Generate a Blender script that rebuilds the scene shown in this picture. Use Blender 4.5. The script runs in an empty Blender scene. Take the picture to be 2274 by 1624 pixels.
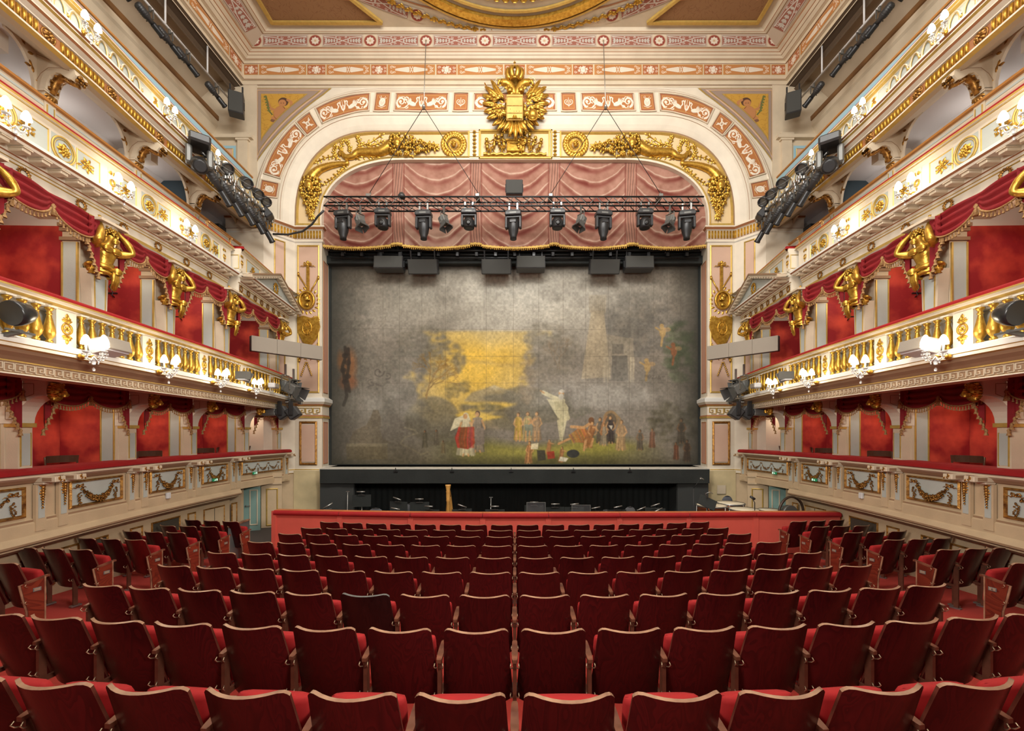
import bpy, math, random
import numpy as np
from mathutils import Vector, Matrix
random.seed(7)
PI = math.pi
sin, cos = math.sin, math.cos
SC = bpy.context.scene
COL = SC.collection
F, CX, HZ, E = 940.0, 1143.0, 960.0, 2.72

# ---------------------------------------------------------------- camera, world, lights, exposure
cd = bpy.data.cameras.new('camera'); cam = bpy.data.objects.new('camera', cd); COL.objects.link(cam)
cam.location = (0, 0, E); cam.rotation_euler = (PI/2, 0, 0)
cd.sensor_width = 36; cd.lens = F/2274*36
cd.shift_x = -(CX-1137)/2274; cd.shift_y = (HZ-812)/2274
cd.clip_start = .05; cd.clip_end = 200
SC.camera = cam
SC.view_settings.view_transform = 'Standard'
SC.view_settings.look = 'None'
SC.view_settings.exposure = 0.0
SC.view_settings.gamma = 1
SC.view_settings.use_curve_mapping = False
W = bpy.data.worlds.new('world'); SC.world = W; W.use_nodes = True
W.node_tree.nodes['Background'].inputs[0].default_value = (1.0, .95, .88, 1)
W.node_tree.nodes['Background'].inputs[1].default_value = .16
SC.cycles.max_bounces = 6; SC.cycles.diffuse_bounces = 4; SC.cycles.glossy_bounces = 3
SC.cycles.transmission_bounces = 4; SC.cycles.transparent_max_bounces = 6
SC.cycles.sample_clamp_indirect = 4.0; SC.cycles.sample_clamp_direct = 12.0
SC.cycles.caustics_reflective = False; SC.cycles.caustics_refractive = False
SC.cycles.use_denoising = True

def area(name, loc, tgt, size, size_y, power, col=(1, .86, .68), spread=3.14):
    l = bpy.data.lights.new(name, 'AREA'); l.shape = 'RECTANGLE'; l.size = size; l.size_y = size_y
    l.energy = power; l.color = col
    o = bpy.data.objects.new(name, l); COL.objects.link(o); o.location = loc
    l.spread = spread
    o.rotation_euler = (Vector(tgt)-Vector(loc)).to_track_quat('-Z', 'Y').to_euler()
    return o
def point(name, loc, power, r=.06, col=(1, .8, .55)):
    l = bpy.data.lights.new(name, 'POINT'); l.energy = power; l.color = col; l.shadow_soft_size = r
    o = bpy.data.objects.new(name, l); COL.objects.link(o); o.location = loc
    return o
# unseen area lights: one for the ceiling chandelier, the rest added as soft fill
area('house_light', (0, 3.0, E+10.2), (0, 12.5, E+4.5), 7, 2.5, 1150, (1, .965, .91))
area('ceiling_fill_light', (0, 4.2, E+8.8), (0, 9.5, E+12.5), 7, 2.2, 300, (1, .965, .91))
area('side_fill_light', (4.2, 3.6, E+7.5), (-8, 7.5, E+2.5), 3, 3, 300, (1, .965, .91))
area('side_fill_light', (-4.2, 3.6, E+7.5), (8, 7.5, E+2.5), 3, 3, 300, (1, .965, .91))

for sx in (-1, 1): area('front_fill_light', (sx*3.2, -.6, E+2.0), (sx*-7.6, 8.6, E+.9), 1.6, 1.2, 170, (1, .95, .88), 1.5)  # unseen fill lights added behind the camera to brighten the lower boxes

# ---------------------------------------------------------------- materials
MATS = {}
def mat(name, col, rough=.6, metal=0.0, var=0.0, vscale=3.0, col2=None, bump=0.0, bscale=60.0, spec=.5, emit=None, sheen=0, coat=0):
    if name in MATS: return MATS[name]
    m = bpy.data.materials.new(name); m.use_nodes = True
    nt = m.node_tree; N = nt.nodes; L = nt.links; b = N['Principled BSDF']
    c = (*col, 1)
    b.inputs['Base Color'].default_value = c
    b.inputs['Roughness'].default_value = rough; b.inputs['Metallic'].default_value = metal
    b.inputs['Specular IOR Level'].default_value = spec
    if sheen: b.inputs['Sheen Weight'].default_value = sheen; b.inputs['Sheen Tint'].default_value = c
    if coat: b.inputs['Coat Weight'].default_value = coat; b.inputs['Coat Roughness'].default_value = .25
    if emit:
        b.inputs['Emission Color'].default_value = (*emit[0], 1); b.inputs['Emission Strength'].default_value = emit[1]
        m.cycles.emission_sampling = 'NONE'
    tc = None
    if var or bump:
        tc = N.new('ShaderNodeTexCoord')
    if var:
        no = N.new('ShaderNodeTexNoise'); no.inputs['Scale'].default_value = vscale; no.inputs['Detail'].default_value = 5
        L.new(tc.outputs['Object'], no.inputs['Vector'])
        cr = N.new('ShaderNodeValToRGB'); cr.color_ramp.elements[0].position = .3 if name != 'sponged_red_wallpaper' else .42; cr.color_ramp.elements[1].position = .7 if name != 'sponged_red_wallpaper' else .62
        c2 = col2 or tuple(x*(1-var) for x in col)
        cr.color_ramp.elements[0].color = (*c2, 1); cr.color_ramp.elements[1].color = c
        L.new(no.outputs['Fac'], cr.inputs['Fac']); L.new(cr.outputs['Color'], b.inputs['Base Color'])
    if bump:
        n2 = N.new('ShaderNodeTexNoise'); n2.inputs['Scale'].default_value = bscale; n2.inputs['Detail'].default_value = 3
        L.new(tc.outputs['Object'], n2.inputs['Vector'])
        bp = N.new('ShaderNodeBump'); bp.inputs['Strength'].default_value = bump; bp.inputs['Distance'].default_value = .01
        L.new(n2.outputs['Fac'], bp.inputs['Height']); L.new(bp.outputs['Normal'], b.inputs['Normal'])
    MATS[name] = m
    return m
def srgb(r, g, b): return tuple(((c/255)/12.92 if c/255 <= .04045 else ((c/255+.055)/1.055)**2.4) for c in (r, g, b))
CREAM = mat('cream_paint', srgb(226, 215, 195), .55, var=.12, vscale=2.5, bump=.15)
CREAM2 = mat('warm_cream_paint', srgb(212, 196, 170), .55, var=.14, vscale=2.5, bump=.15)
PLINTH = mat('stone_beige_paint', srgb(200, 176, 142), .6, var=.15, vscale=3, bump=.2)
GREYB = mat('grey_blue_paint', srgb(182, 187, 180), .55, var=.08, vscale=4, bump=.1)
WHITEP = mat('pale_grey_paint', srgb(224, 222, 214), .45, var=.05)
GOLD = mat('gilding', srgb(222, 180, 80), .36, .78, var=.35, vscale=14, col2=srgb(176, 128, 44), bump=.3, bscale=40)
GOLDS = mat('gold_leaf_line', srgb(214, 180, 98), .45, .5, var=.2, vscale=10)
GOLDD = mat('dark_gilding', srgb(198, 148, 74), .38, .75, var=.5, vscale=18, col2=srgb(112, 70, 30), bump=.3)
BROWNL = mat('brown_painted_line', srgb(158, 104, 66), .6)
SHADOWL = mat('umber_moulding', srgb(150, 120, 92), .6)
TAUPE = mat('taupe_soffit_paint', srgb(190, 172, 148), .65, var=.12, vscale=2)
REDW = mat('sponged_red_wallpaper', srgb(208, 74, 54), .75, var=.3, vscale=1.6, col2=srgb(142, 20, 26))
REDV = mat('red_velvet', srgb(132, 8, 18), .85, var=.3, vscale=6, sheen=.3)
REDR = mat('red_velvet_rail', srgb(156, 13, 18), .8, var=.2, vscale=5, sheen=.3)
FRINGE = mat('old_gold_fringe', srgb(186, 146, 92), .7, var=.4, vscale=60, col2=srgb(120, 82, 44))
CARPET = mat('red_carpet', srgb(172, 48, 34), .95, var=.22, vscale=1.3, bump=.4, bscale=200)
PINKP = mat('dusty_pink_panel', srgb(205, 172, 150), .6, var=.08, vscale=2)
OCHRE = mat('pale_ochre_ground', srgb(226, 198, 150), .6, var=.08, vscale=2)
BLACK = mat('black_cloth', (.02, .023, .021), .9, var=.3, vscale=2, bump=.3, bscale=30)
BLACKM = mat('black_metal', (.02, .02, .021), .38, .3, bump=.1)
BLACKP = mat('black_plastic', (.03, .03, .031), .42, bump=.1, bscale=120)
GREYM = mat('worn_grey_metal', (.14, .14, .13), .45, .3)
STEEL = mat('steel', (.36, .36, .345), .35, .85)
GREYSP = mat('grey_speaker_cloth', srgb(150, 141, 128), .8, bump=.3, bscale=300)
WHITESP = mat('white_speaker_shell', srgb(205, 205, 205), .5)
WOODT = mat('worn_tan_edge', srgb(166, 128, 100), .3, var=.5, vscale=7, col2=srgb(92, 56, 42), coat=.4)
WOODB = mat('golden_oak', srgb(186, 126, 62), .5, var=.2, vscale=8)
WOODDK = mat('dark_bentwood', srgb(96, 64, 48), .35, var=.3, vscale=8)
BLUEL = mat('light_blue_line', srgb(150, 190, 205), .6)
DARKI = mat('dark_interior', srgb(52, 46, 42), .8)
LOGW = mat('pale_loggia_plaster', srgb(214, 204, 190), .7, var=.12, vscale=1.2)
STAGEF = mat('stage_edge_wood', srgb(206, 202, 190), .6, var=.2, vscale=6)
CRYST = mat('crystal_glass', (.95, .96, .97), .08, 0, spec=.8)
CRYST.node_tree.nodes['Principled BSDF'].inputs['Transmission Weight'].default_value = .55
CANDLE = mat('candle_sleeve', srgb(240, 230, 208), .5)
BULB = mat('lit_bulb', (1, .9, .7), .5, emit=((1, .86, .62), 16))
GLASSC = mat('clear_acrylic', (.9, .93, .95), .05)
GLASSC.node_tree.nodes['Principled BSDF'].inputs['Transmission Weight'].default_value = .95
TEAL = mat('teal_door_paint', srgb(128, 160, 152), .5, var=.1)
TEALD = mat('blue_shadowed_paint', srgb(60, 110, 125), .5)
BARR = mat('red_barrier_fabric', srgb(200, 84, 68), .9, var=.1, vscale=4, bump=.2, bscale=150)

def wood(name, base, dark, scale=3.0, rough=.28):
    m = bpy.data.materials.new(name); m.use_nodes = True
    nt = m.node_tree; N = nt.nodes; L = nt.links; b = N['Principled BSDF']
    tc = N.new('ShaderNodeTexCoord'); oi = N.new('ShaderNodeObjectInfo')
    mp = N.new('ShaderNodeMapping'); mp.inputs['Scale'].default_value = (scale*2.2, 1, scale*.55)
    ad = N.new('ShaderNodeVectorMath'); ad.operation = 'ADD'
    sc = N.new('ShaderNodeVectorMath'); sc.operation = 'SCALE'; sc.inputs['Scale'].default_value = 1.0
    cmb = N.new('ShaderNodeCombineXYZ')
    mu = N.new('ShaderNodeMath'); mu.operation = 'MULTIPLY'; mu.inputs[1].default_value = 37.0
    L.new(oi.outputs['Random'], mu.inputs[0])
    for i in range(3): L.new(mu.outputs[0], cmb.inputs[i])
    L.new(tc.outputs['Object'], mp.inputs['Vector']); L.new(mp.outputs[0], ad.inputs[0]); L.new(cmb.outputs[0], ad.inputs[1])
    no = N.new('ShaderNodeTexNoise'); no.inputs['Scale'].default_value = 1.0; no.inputs['Detail'].default_value = 2
    no.inputs['Distortion'].default_value = 1.2
    L.new(ad.outputs[0], no.inputs['Vector'])
    m2 = N.new('ShaderNodeMath'); m2.operation = 'MULTIPLY'; m2.inputs[1].default_value = 14.0
    fr = N.new('ShaderNodeMath'); fr.operation = 'FRACT'
    L.new(no.outputs['Fac'], m2.inputs[0]); L.new(m2.outputs[0], fr.inputs[0])
    cr = N.new('ShaderNodeValToRGB')
    cr.color_ramp.elements[0].position = .0; cr.color_ramp.elements[0].color = (*dark, 1)
    cr.color_ramp.elements[1].position = .8; cr.color_ramp.elements[1].color = (*base, 1)
    L.new(fr.outputs[0], cr.inputs['Fac'])
    hs = N.new('ShaderNodeHueSaturation')
    mr = N.new('ShaderNodeMapRange'); mr.inputs['To Min'].default_value = .75; mr.inputs['To Max'].default_value = 1.25
    L.new(oi.outputs['Random'], mr.inputs['Value']); L.new(mr.outputs[0], hs.inputs['Value'])
    L.new(cr.outputs['Color'], hs.inputs['Color']); L.new(hs.outputs['Color'], b.inputs['Base Color'])
    b.inputs['Roughness'].default_value = rough
    return m
MAHOG = wood('red_stained_mahogany', srgb(64, 11, 13), srgb(44, 7, 9))
MAHOGB = wood('near_black_mahogany', srgb(26, 10, 10), srgb(14, 6, 6))
MAHOGR = wood('brighter_red_mahogany', srgb(104, 20, 18), srgb(84, 16, 16))
PANELW = wood('reddish_brown_panel_wood', srgb(116, 46, 30), srgb(90, 32, 22))
SEATV = mat('red_seat_plush', srgb(156, 15, 14), .85, var=.2, vscale=6, sheen=.2)

# ---------------------------------------------------------------- mesh builder
def at(px, py, Y): return Vector(((px-CX)*Y/F, Y, E+(HZ-py)*Y/F))
def zat(py, Y): return E+(HZ-py)*Y/F
def xat(px, Y): return (px-CX)*Y/F

class MB:
    def __init__(s): s.v = []; s.f = []; s.m = []; s.sm = []; s.T = None; s.uv = {}
    def vert(s, p):
        p = Vector(p)
        if s.T is not None: p = s.T @ p
        s.v.append((p.x, p.y, p.z)); return len(s.v)-1
    def face(s, idx, m=0, smooth=False, uv=None):
        if uv: s.uv[len(s.f)] = uv
        s.f.append(tuple(idx)); s.m.append(m); s.sm.append(smooth)
    def poly(s, pts, m=0, uv=None): s.face([s.vert(p) for p in pts], m, False, uv)
    def box(s, x0, x1, y0, y1, z0, z1, m=0, R=None, c=(0, 0, 0)):
        P = [Vector((x, y, z)) for z in (z0, z1) for y in (y0, y1) for x in (x0, x1)]
        if R is not None: P = [R @ p for p in P]
        i = [s.vert(p+Vector(c)) for p in P]
        for q in ((0, 2, 3, 1), (4, 5, 7, 6), (0, 1, 5, 4), (2, 6, 7, 3), (0, 4, 6, 2), (1, 3, 7, 5)):
            s.face([i[k] for k in q], m)
    def cb(s, c, sx, sy, sz, m=0, R=None): s.box(-sx/2, sx/2, -sy/2, sy/2, -sz/2, sz/2, m, R, c)
    def bar(s, a, b, w, h=None, m=0):
        a = Vector(a); b = Vector(b); d = b-a; L = d.length
        if L < 1e-6: return
        q = d.to_track_quat('Y', 'Z').to_matrix(); h = h or w; s.jit = (getattr(s, 'jit', 0)+1) % 7; w *= 1+.012*s.jit; h *= 1+.012*s.jit; e_ = min(w, h)*.3/max(L, 1e-4); a = a-d*e_; L *= 1+2*e_
        s.box(-w/2, w/2, 0, L, -h/2, h/2, m, q, a)
    def bbox(s, x0, x1, y0, y1, z0, z1, b, m=0, smooth=False):
        """box whose edges are chamfered by b (rounded look)"""
        c = Vector(((x0+x1)/2, (y0+y1)/2, (z0+z1)/2)); h = ((x1-x0)/2, (y1-y0)/2, (z1-z0)/2)
        idx = {}
        for sx in (-1, 1):
            for sy in (-1, 1):
                for sz in (-1, 1):
                    for ax in range(3):
                        p = [sx*(h[0]-b), sy*(h[1]-b), sz*(h[2]-b)]; sg = (sx, sy, sz)
                        p[ax] = sg[ax]*h[ax]
                        idx[(sx, sy, sz, ax)] = s.vert(c+Vector(p))
        for ax in range(3):
            o = [k for k in range(3) if k != ax]
            for sg in (-1, 1):
                q = []
                for a, b2 in ((-1, -1), (1, -1), (1, 1), (-1, 1)):
                    k = [0, 0, 0]; k[ax] = sg; k[o[0]] = a; k[o[1]] = b2
                    q.append(idx[(*k, ax)])
                s.face(q if (sg > 0) == (ax != 1) else q[::-1], m, smooth)
        for ax in range(3):
            o = [k for k in range(3) if k != ax]
            for a in (-1, 1):
                for b2 in (-1, 1):
                    k0 = [0, 0, 0]; k0[o[0]] = a; k0[o[1]] = b2
                    k1 = k0[:]; k0[ax] = -1; k1[ax] = 1
                    q = [idx[(*k0, o[0])], idx[(*k1, o[0])], idx[(*k1, o[1])], idx[(*k0, o[1])]]
                    s.face(q, m, smooth)
        for sx in (-1, 1):
            for sy in (-1, 1):
                for sz in (-1, 1): s.face([idx[(sx, sy, sz, a)] for a in range(3)], m, smooth)
    def grid(s, rows, cu=False, cv=False, m=0, smooth=True, mrow=None, uv=False):
        ids = [[s.vert(p) for p in r] for r in rows]
        nr = len(ids); nc = len(ids[0])
        for i in range(nr if cu else nr-1):
            for j in range(nc if cv else nc-1):
                a, b = ids[i], ids[(i+1) % nr]; j2 = (j+1) % nc
                mm = mrow[i] if mrow else m
                u = None
                if uv: u = [(j/(nc-1), i/(nr-1)), ((j+1)/(nc-1), i/(nr-1)), ((j+1)/(nc-1), (i+1)/(nr-1)), (j/(nc-1), (i+1)/(nr-1))]
                s.face((a[j], a[j2], b[j2], b[j]), mm, smooth, u)
        return ids
    def lathe(s, prof, n=10, c=(0, 0, 0), R=None, m=0, smooth=True, caps=True, sx=1, sy=1):
        rows = []
        for r, z in prof:
            row = []
            for k in range(n):
                p = Vector((r*cos(2*PI*k/n)*sx, r*sin(2*PI*k/n)*sy, z))
                if R is not None: p = R @ p
                row.append(p+Vector(c))
            rows.append(row)
        ids = s.grid(rows, False, True, m, smooth)
        if caps:
            s.face(ids[0][::-1], m); s.face(ids[-1], m)
    def tube(s, pts, r, n=6, m=0, caps=True, flat=None):
        pts = [Vector(p) for p in pts]; N = len(pts)
        rr = r if isinstance(r, (list, tuple)) else [r]*N
        rows = []; up = None
        for i, p in enumerate(pts):
            d = (pts[min(i+1, N-1)]-pts[max(i-1, 0)])
            if d.length < 1e-9: d = Vector((0, 0, 1))
            d.normalize()
            if up is None: up = Vector((0, 0, 1)) if abs(d.z) < .9 else Vector((1, 0, 0))
            a = d.cross(up)
            if a.length < 1e-4: a = d.orthogonal()
            a.normalize(); b = a.cross(d).normalized(); up = b
            rows.append([p+(a*cos(2*PI*k/n)+b*sin(2*PI*k/n))*rr[i] for k in range(n)])
        ids = s.grid(rows, False, True, m)
        if caps: s.face(ids[0][::-1], m); s.face(ids[-1], m)
    def blob(s, c, r, R=None, m=0, n=6, k=4):
        if not isinstance(r, (tuple, list)): r = (r, r, r)
        c = Vector(c); rows = []
        for i in range(1, k):
            t = PI*i/k
            rows.append([c+((R @ Vector((r[0]*sin(t)*cos(2*PI*j/n), r[1]*sin(t)*sin(2*PI*j/n), r[2]*cos(t)))) if R is not None
                         else Vector((r[0]*sin(t)*cos(2*PI*j/n), r[1]*sin(t)*sin(2*PI*j/n), r[2]*cos(t)))) for j in range(n)])
        ids = s.grid(rows, False, True, m)
        e = Vector((0, 0, r[2])); e = R @ e if R is not None else e
        a = s.vert(c+e); b = s.vert(c-e)
        for j in range(n):
            s.face((a, ids[0][j], ids[0][(j+1) % n]), m, True); s.face((b, ids[-1][(j+1) % n], ids[-1][j]), m, True)
    def leaf(s, p, ang, L, w, th=.02, m=0, bend=0):
        """leaf in the local XZ plane, bulging to -Y, pointing at angle ang from +X"""
        p = Vector(p); d = Vector((cos(ang), 0, sin(ang))); q = Vector((-sin(ang), 0, cos(ang)))
        def P(a, b, y): return p+d*(a*L)+q*(b*w+bend*a*a*L)+Vector((0, y, 0))
        c = [P(0, 0, 0), P(.3, .42, 0), P(.65, .45, 0), P(1, 0, 0), P(.65, -.45, 0), P(.3, -.42, 0)]
        t = [P(.3, 0, -th), P(.65, 0, -th)]
        i = [s.vert(x) for x in c]; a, b = [s.vert(x) for x in t]
        for f in ((i[0], i[1], a), (i[1], i[2], b, a), (i[2], i[3], b), (i[3], i[4], b), (i[4], i[5], a, b), (i[5], i[0], a)):
            s.face(f, m, True)
    def prism(s, pts, y0, y1, m=0):
        """2D polygon (x,z) extruded along y"""
        a = [s.vert((x, y0, z)) for x, z in pts]; b = [s.vert((x, y1, z)) for x, z in pts]; n = len(pts)
        s.face(a, m); s.face(b[::-1], m)
        for i in range(n): s.face((a[i], b[i], b[(i+1) % n], a[(i+1) % n]), m)
    def mesh(s, name, mats):
        me = bpy.data.meshes.new(name)
        me.from_pydata(s.v, [], s.f)
        if not isinstance(mats, (list, tuple)): mats = [mats]
        for mm in mats: me.materials.append(mm)
        me.polygons.foreach_set('material_index', s.m)
        me.polygons.foreach_set('use_smooth', s.sm)
        if s.uv:
            ul = me.uv_layers.new(name='UVMap')
            dat = np.zeros((len(me.loops), 2), dtype=np.float32)
            for pi, u in s.uv.items():
                st = me.polygons[pi].loop_start
                for k, c in enumerate(u): dat[st+k] = c
            ul.data.foreach_set('uv', dat.ravel())
        me.update()
        return me
    def build(s, name, mats, parent=None, M=None):
        return obj(name, s.mesh(name, mats), parent, M)
def obj(name, me, parent=None, M=None):
    o = bpy.data.objects.new(name, me); COL.objects.link(o)
    if parent is not None: o.parent = parent
    if M is not None: o.matrix_local = M
    return o
def tag(o, label, cat, group=None):
    o['label'] = label; o['category'] = cat
    if group: o['group'] = group
    return o
def thing(name, label, cat, M=None, group=None):
    o = bpy.data.objects.new(name, None); COL.objects.link(o); o.empty_display_size = .1
    if M is not None: o.matrix_world = M
    return tag(o, label, cat, group)
def struct(o, label=None):
    o['kind'] = 'structure'
    if label: o['label'] = label
    return o
def swapside(t): return t.replace('left', '\0').replace('right', 'left').replace('\0', 'right') if t else t
KIDS = {}
def kids_index():
    KIDS.clear()
    for o in COL.objects:
        if o.parent is not None: KIDS.setdefault(o.parent.name, []).append(o)
def copytree(o, parent=None, kids=None):
    c = o.copy(); COL.objects.link(c)
    if parent is not None: c.parent = parent; c.matrix_parent_inverse = o.matrix_parent_inverse.copy()
    for k in (kids or KIDS).get(o.name, []): copytree(k, c, kids)
    return c
MIR = Matrix.Diagonal((-1, 1, 1, 1))
LEFTS = []
def L_(o): LEFTS.append(o); return o      # everything in LEFTS gets a twin on the right-hand side of the hall
def mirror_all():
    kids_index()
    for o in LEFTS:
        c = copytree(o)
        b = o.matrix_basis.copy()
        c.matrix_world = MIR @ b
        for k in ('label', 'group'):
            if o.get(k): c[k] = swapside(o[k])
        if 'left' in o.name: c.name = o.name.split('.')[0].replace('left', 'right')
def frm(P, t, up=(0, 0, 1)):
    """local x = t (toward the stage on the left wall), y into the wall, z up"""
    t = Vector(t).normalized(); z = Vector(up); y = z.cross(t).normalized()
    return Matrix(((t.x, y.x, z.x, P[0]), (t.y, y.y, z.y, P[1]), (t.z, y.z, z.z, P[2]), (0, 0, 0, 1)))

class Curve:
    def __init__(s, pts, n=14, straight=False):
        P = [Vector((a, b)) for a, b in pts]
        out = []
        if straight: out = P
        else:
            Q = [P[0]*2-P[1]]+P+[P[-1]*2-P[-2]]
            for i in range(1, len(Q)-2):
                for k in range(n):
                    t = k/n; a, b, c, d = Q[i-1], Q[i], Q[i+1], Q[i+2]
                    out.append(.5*((2*b)+(c-a)*t+(2*a-5*b+4*c-d)*t*t+(3*b-a-3*c+d)*t**3))
            out.append(P[-1])
        s.p = out; s.s = [0]
        for i in range(1, len(out)): s.s.append(s.s[-1]+(out[i]-out[i-1]).length)
        s.L = s.s[-1]
    def seg(s, t):
        t = max(0, min(s.L-1e-6, t)); lo = 0
        for i in range(1, len(s.s)):
            if s.s[i] > t: lo = i-1; break
        k = (t-s.s[lo])/(s.s[lo+1]-s.s[lo]); return lo, k
    def P(s, t, off=0, z=0):
        i, k = s.seg(t); p = s.p[i].lerp(s.p[i+1], k); n = s.N(t)
        return Vector((p.x+n.x*off, p.y+n.y*off, z))
    def T(s, t):
        i, k = s.seg(t)
        def tan(j):
            j0 = max(0, j-1); j1 = min(len(s.p)-1, j+1); return (s.p[j1]-s.p[j0]).normalized()
        d = tan(i).lerp(tan(i+1), k).normalized(); return Vector((d.x, d.y, 0))
    def N(s, t): d = s.T(t); return Vector((d.y, -d.x, 0))     # towards the room on the left side
    def atY(s, Y):
        lo, hi = 0, s.L
        for _ in range(40):
            m = (lo+hi)/2
            if s.P(m).y < Y: lo = m
            else: hi = m
        return lo
    def atpx(s, px, off=0):
        lo, hi = s.atY(1.5), s.L
        for _ in range(40):
            m = (lo+hi)/2; p = s.P(m, off)
            if CX+F*p.x/max(p.y, .1) < px: lo = m
            else: hi = m
        return lo
    def frame(s, t, off=0, z=0): return frm(s.P(t, off, z), s.T(t))
    def sweep(s, mb, prof, t0=0, t1=None, n=None, smooth=False, mrow=None, m=0, caps=False):
        """prof: [(outward offset, z)], mrow: material per strip"""
        t1 = s.L if t1 is None else t1; n = n or max(2, int((t1-t0)/.35))
        rows = [[s.P(t0+(t1-t0)*k/n, o, z) for k in range(n+1)] for o, z in prof]
        ids = mb.grid(rows, m=m, smooth=smooth, mrow=mrow)
        if caps:
            mb.face([r[0] for r in ids], m); mb.face([r[-1] for r in ids][::-1], m)
# ---------------------------------------------------------------- ornament vocabulary (local XZ plane, relief toward -Y)
def rosette(mb, c, r, n=8, th=None, m=0):
    c = Vector(c); th = th or r*.35
    for k in range(n):
        a = 2*PI*k/n; mb.leaf(c+Vector((cos(a)*r*.15, 0, sin(a)*r*.15)), a, r*.85, r*.55, th, m)
    mb.blob(c+Vector((0, -th*.6, 0)), (r*.26, th*.7, r*.26), m=m)
def ring(mb, c, rx, rz, t, n=16, m=0, y=0):
    c = Vector(c); pts = [c+Vector((rx*cos(2*PI*k/n), y, rz*sin(2*PI*k/n))) for k in range(n+1)]
    mb.tube(pts, t, 5, m, caps=False)
def wreath(mb, c, r, t, n=14, m=0):
    c = Vector(c)
    for k in range(n):
        a = 2*PI*k/n; p = c+Vector((r*cos(a), 0, r*sin(a)))
        mb.leaf(p, a+PI/2-.5, t*2.4, t*1.5, t*.8, m); mb.leaf(p, a+PI/2+.6, t*2.2, t*1.4, t*.8, m)
def spiral(mb, c, r0, r1, a0, turns, t, m=0, n=14, y=0, flip=1):
    c = Vector(c); pts = []
    for k in range(n+1):
        u = k/n; a = a0+flip*turns*2*PI*u; r = r0+(r1-r0)*u
        pts.append(c+Vector((r*cos(a), y, r*sin(a))))
    mb.tube(pts, [t*(1-.5*k/n) for k in range(n+1)], 5, m)
def swag(mb, a, b, sag, r, n=34, m=0, rnd=random):
    n = int(n*1.5)
    a = Vector(a); b = Vector(b)
    for k in range(n):
        u = (k+.5)/n; w = sin(PI*u); p = a.lerp(b, u)+Vector((0, 0, -sag*4*u*(1-u)))
        rr = r*(.35+.75*w)
        q = 4 if w > .5 else 2
        for j in range(q):
            mb.blob(p+Vector((rnd.uniform(-.4, .4)*r, -rr*rnd.uniform(.3, .8), rnd.uniform(-.75, .75)*rr)), r*rnd.uniform(.2, .33), m=m, n=5, k=3)
def drop(mb, c, L, r, n=7, m=0, rnd=random):
    c = Vector(c)
    for k in range(n):
        u = k/n; z = -L*u; rr = r*(1-.55*u)
        if u < .5:
            for j in range(3): mb.leaf(c+Vector((rnd.uniform(-.3, .3)*rr, 0, z)), rnd.uniform(0, 2*PI), rr*1.3, rr*.8, rr*.5, m)
        mb.blob(c+Vector((0, -rr*.4, z)), (rr*.62, rr*.55, rr*.7), m=m, n=6, k=4)
def grapes(mb, c, L, r, n=22, m=0, rnd=random):
    c = Vector(c)
    for k in range(n):
        u = k/n; w = sin(PI*min(1, u*.8+.25)); mb.blob(c+Vector((rnd.uniform(-1, 1)*r*w, -r*.5*rnd.random(), -L*u)), r*.33, m=m, n=5, k=3)
def bow(mb, c, s, m=0):
    c = Vector(c)
    for sg in (-1, 1):
        pts = [c+Vector((sg*s*x, -s*y, s*z)) for x, y, z in ((0, .1, 0), (.25, .3, .32), (.6, .3, .42), (.72, .2, .15), (.45, .25, -.05), (0, .15, 0))]
        mb.tube(pts, s*.12, 5, m)
        pts = [c+Vector((sg*s*x, -s*y, s*z)) for x, y, z in ((.05, .1, 0), (.5, .15, -.05), (.8, .2, -.25), (1.15, .12, -.12), (1.5, .15, -.3))]
        mb.tube(pts, [s*.1, s*.1, s*.09, s*.08, s*.03], 5, m)
    mb.blob(c+Vector((0, -s*.25, 0)), s*.2, m=m)
def sprig(mb, pts, w, m=0, n=9, rnd=random):
    pts = [Vector(p) for p in pts]; N = len(pts)-1
    mb.tube(pts, w*.16, 4, m)
    for k in range(n):
        u = (k+.6)/n*N; i = min(N-1, int(u)); p = pts[i].lerp(pts[i+1], u-i); d = pts[i+1]-pts[i]
        a = math.atan2(d.z, d.x)
        for sg in (-1, 1): mb.leaf(p, a+sg*rnd.uniform(.5, 1.0), w*rnd.uniform(.9, 1.3), w*.5, w*.25, m)
    d = pts[-1]-pts[-2]; mb.leaf(pts[-1], math.atan2(d.z, d.x), w*1.3, w*.6, w*.25, m)
def arabesque(mb, c, s, sg=1, m=0):
    """gilt acanthus spray used on the parapets"""
    c = Vector(c)
    spiral(mb, c+Vector((sg*.25*s, 0, .05*s)), .3*s, .06*s, PI, 1.1, .06*s, m, flip=sg)
    spiral(mb, c+Vector((-sg*.3*s, 0, -.1*s)), .25*s, .05*s, 0, 1.0, .06*s, m, flip=sg)
    for k in range(7):
        a = k*.9+.3; mb.leaf(c+Vector((cos(a)*.1*s, 0, sin(a)*.15*s)), a, s*.6, s*.3, s*.12, m)
    rosette(mb, c+Vector((0, -.03*s, 0)), .22*s, 6, .12*s, m)
    mb.leaf(c+Vector((sg*.45*s, 0, -.15*s)), -.4 if sg > 0 else PI+.4, s*.7, s*.22, s*.1, m)
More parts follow.
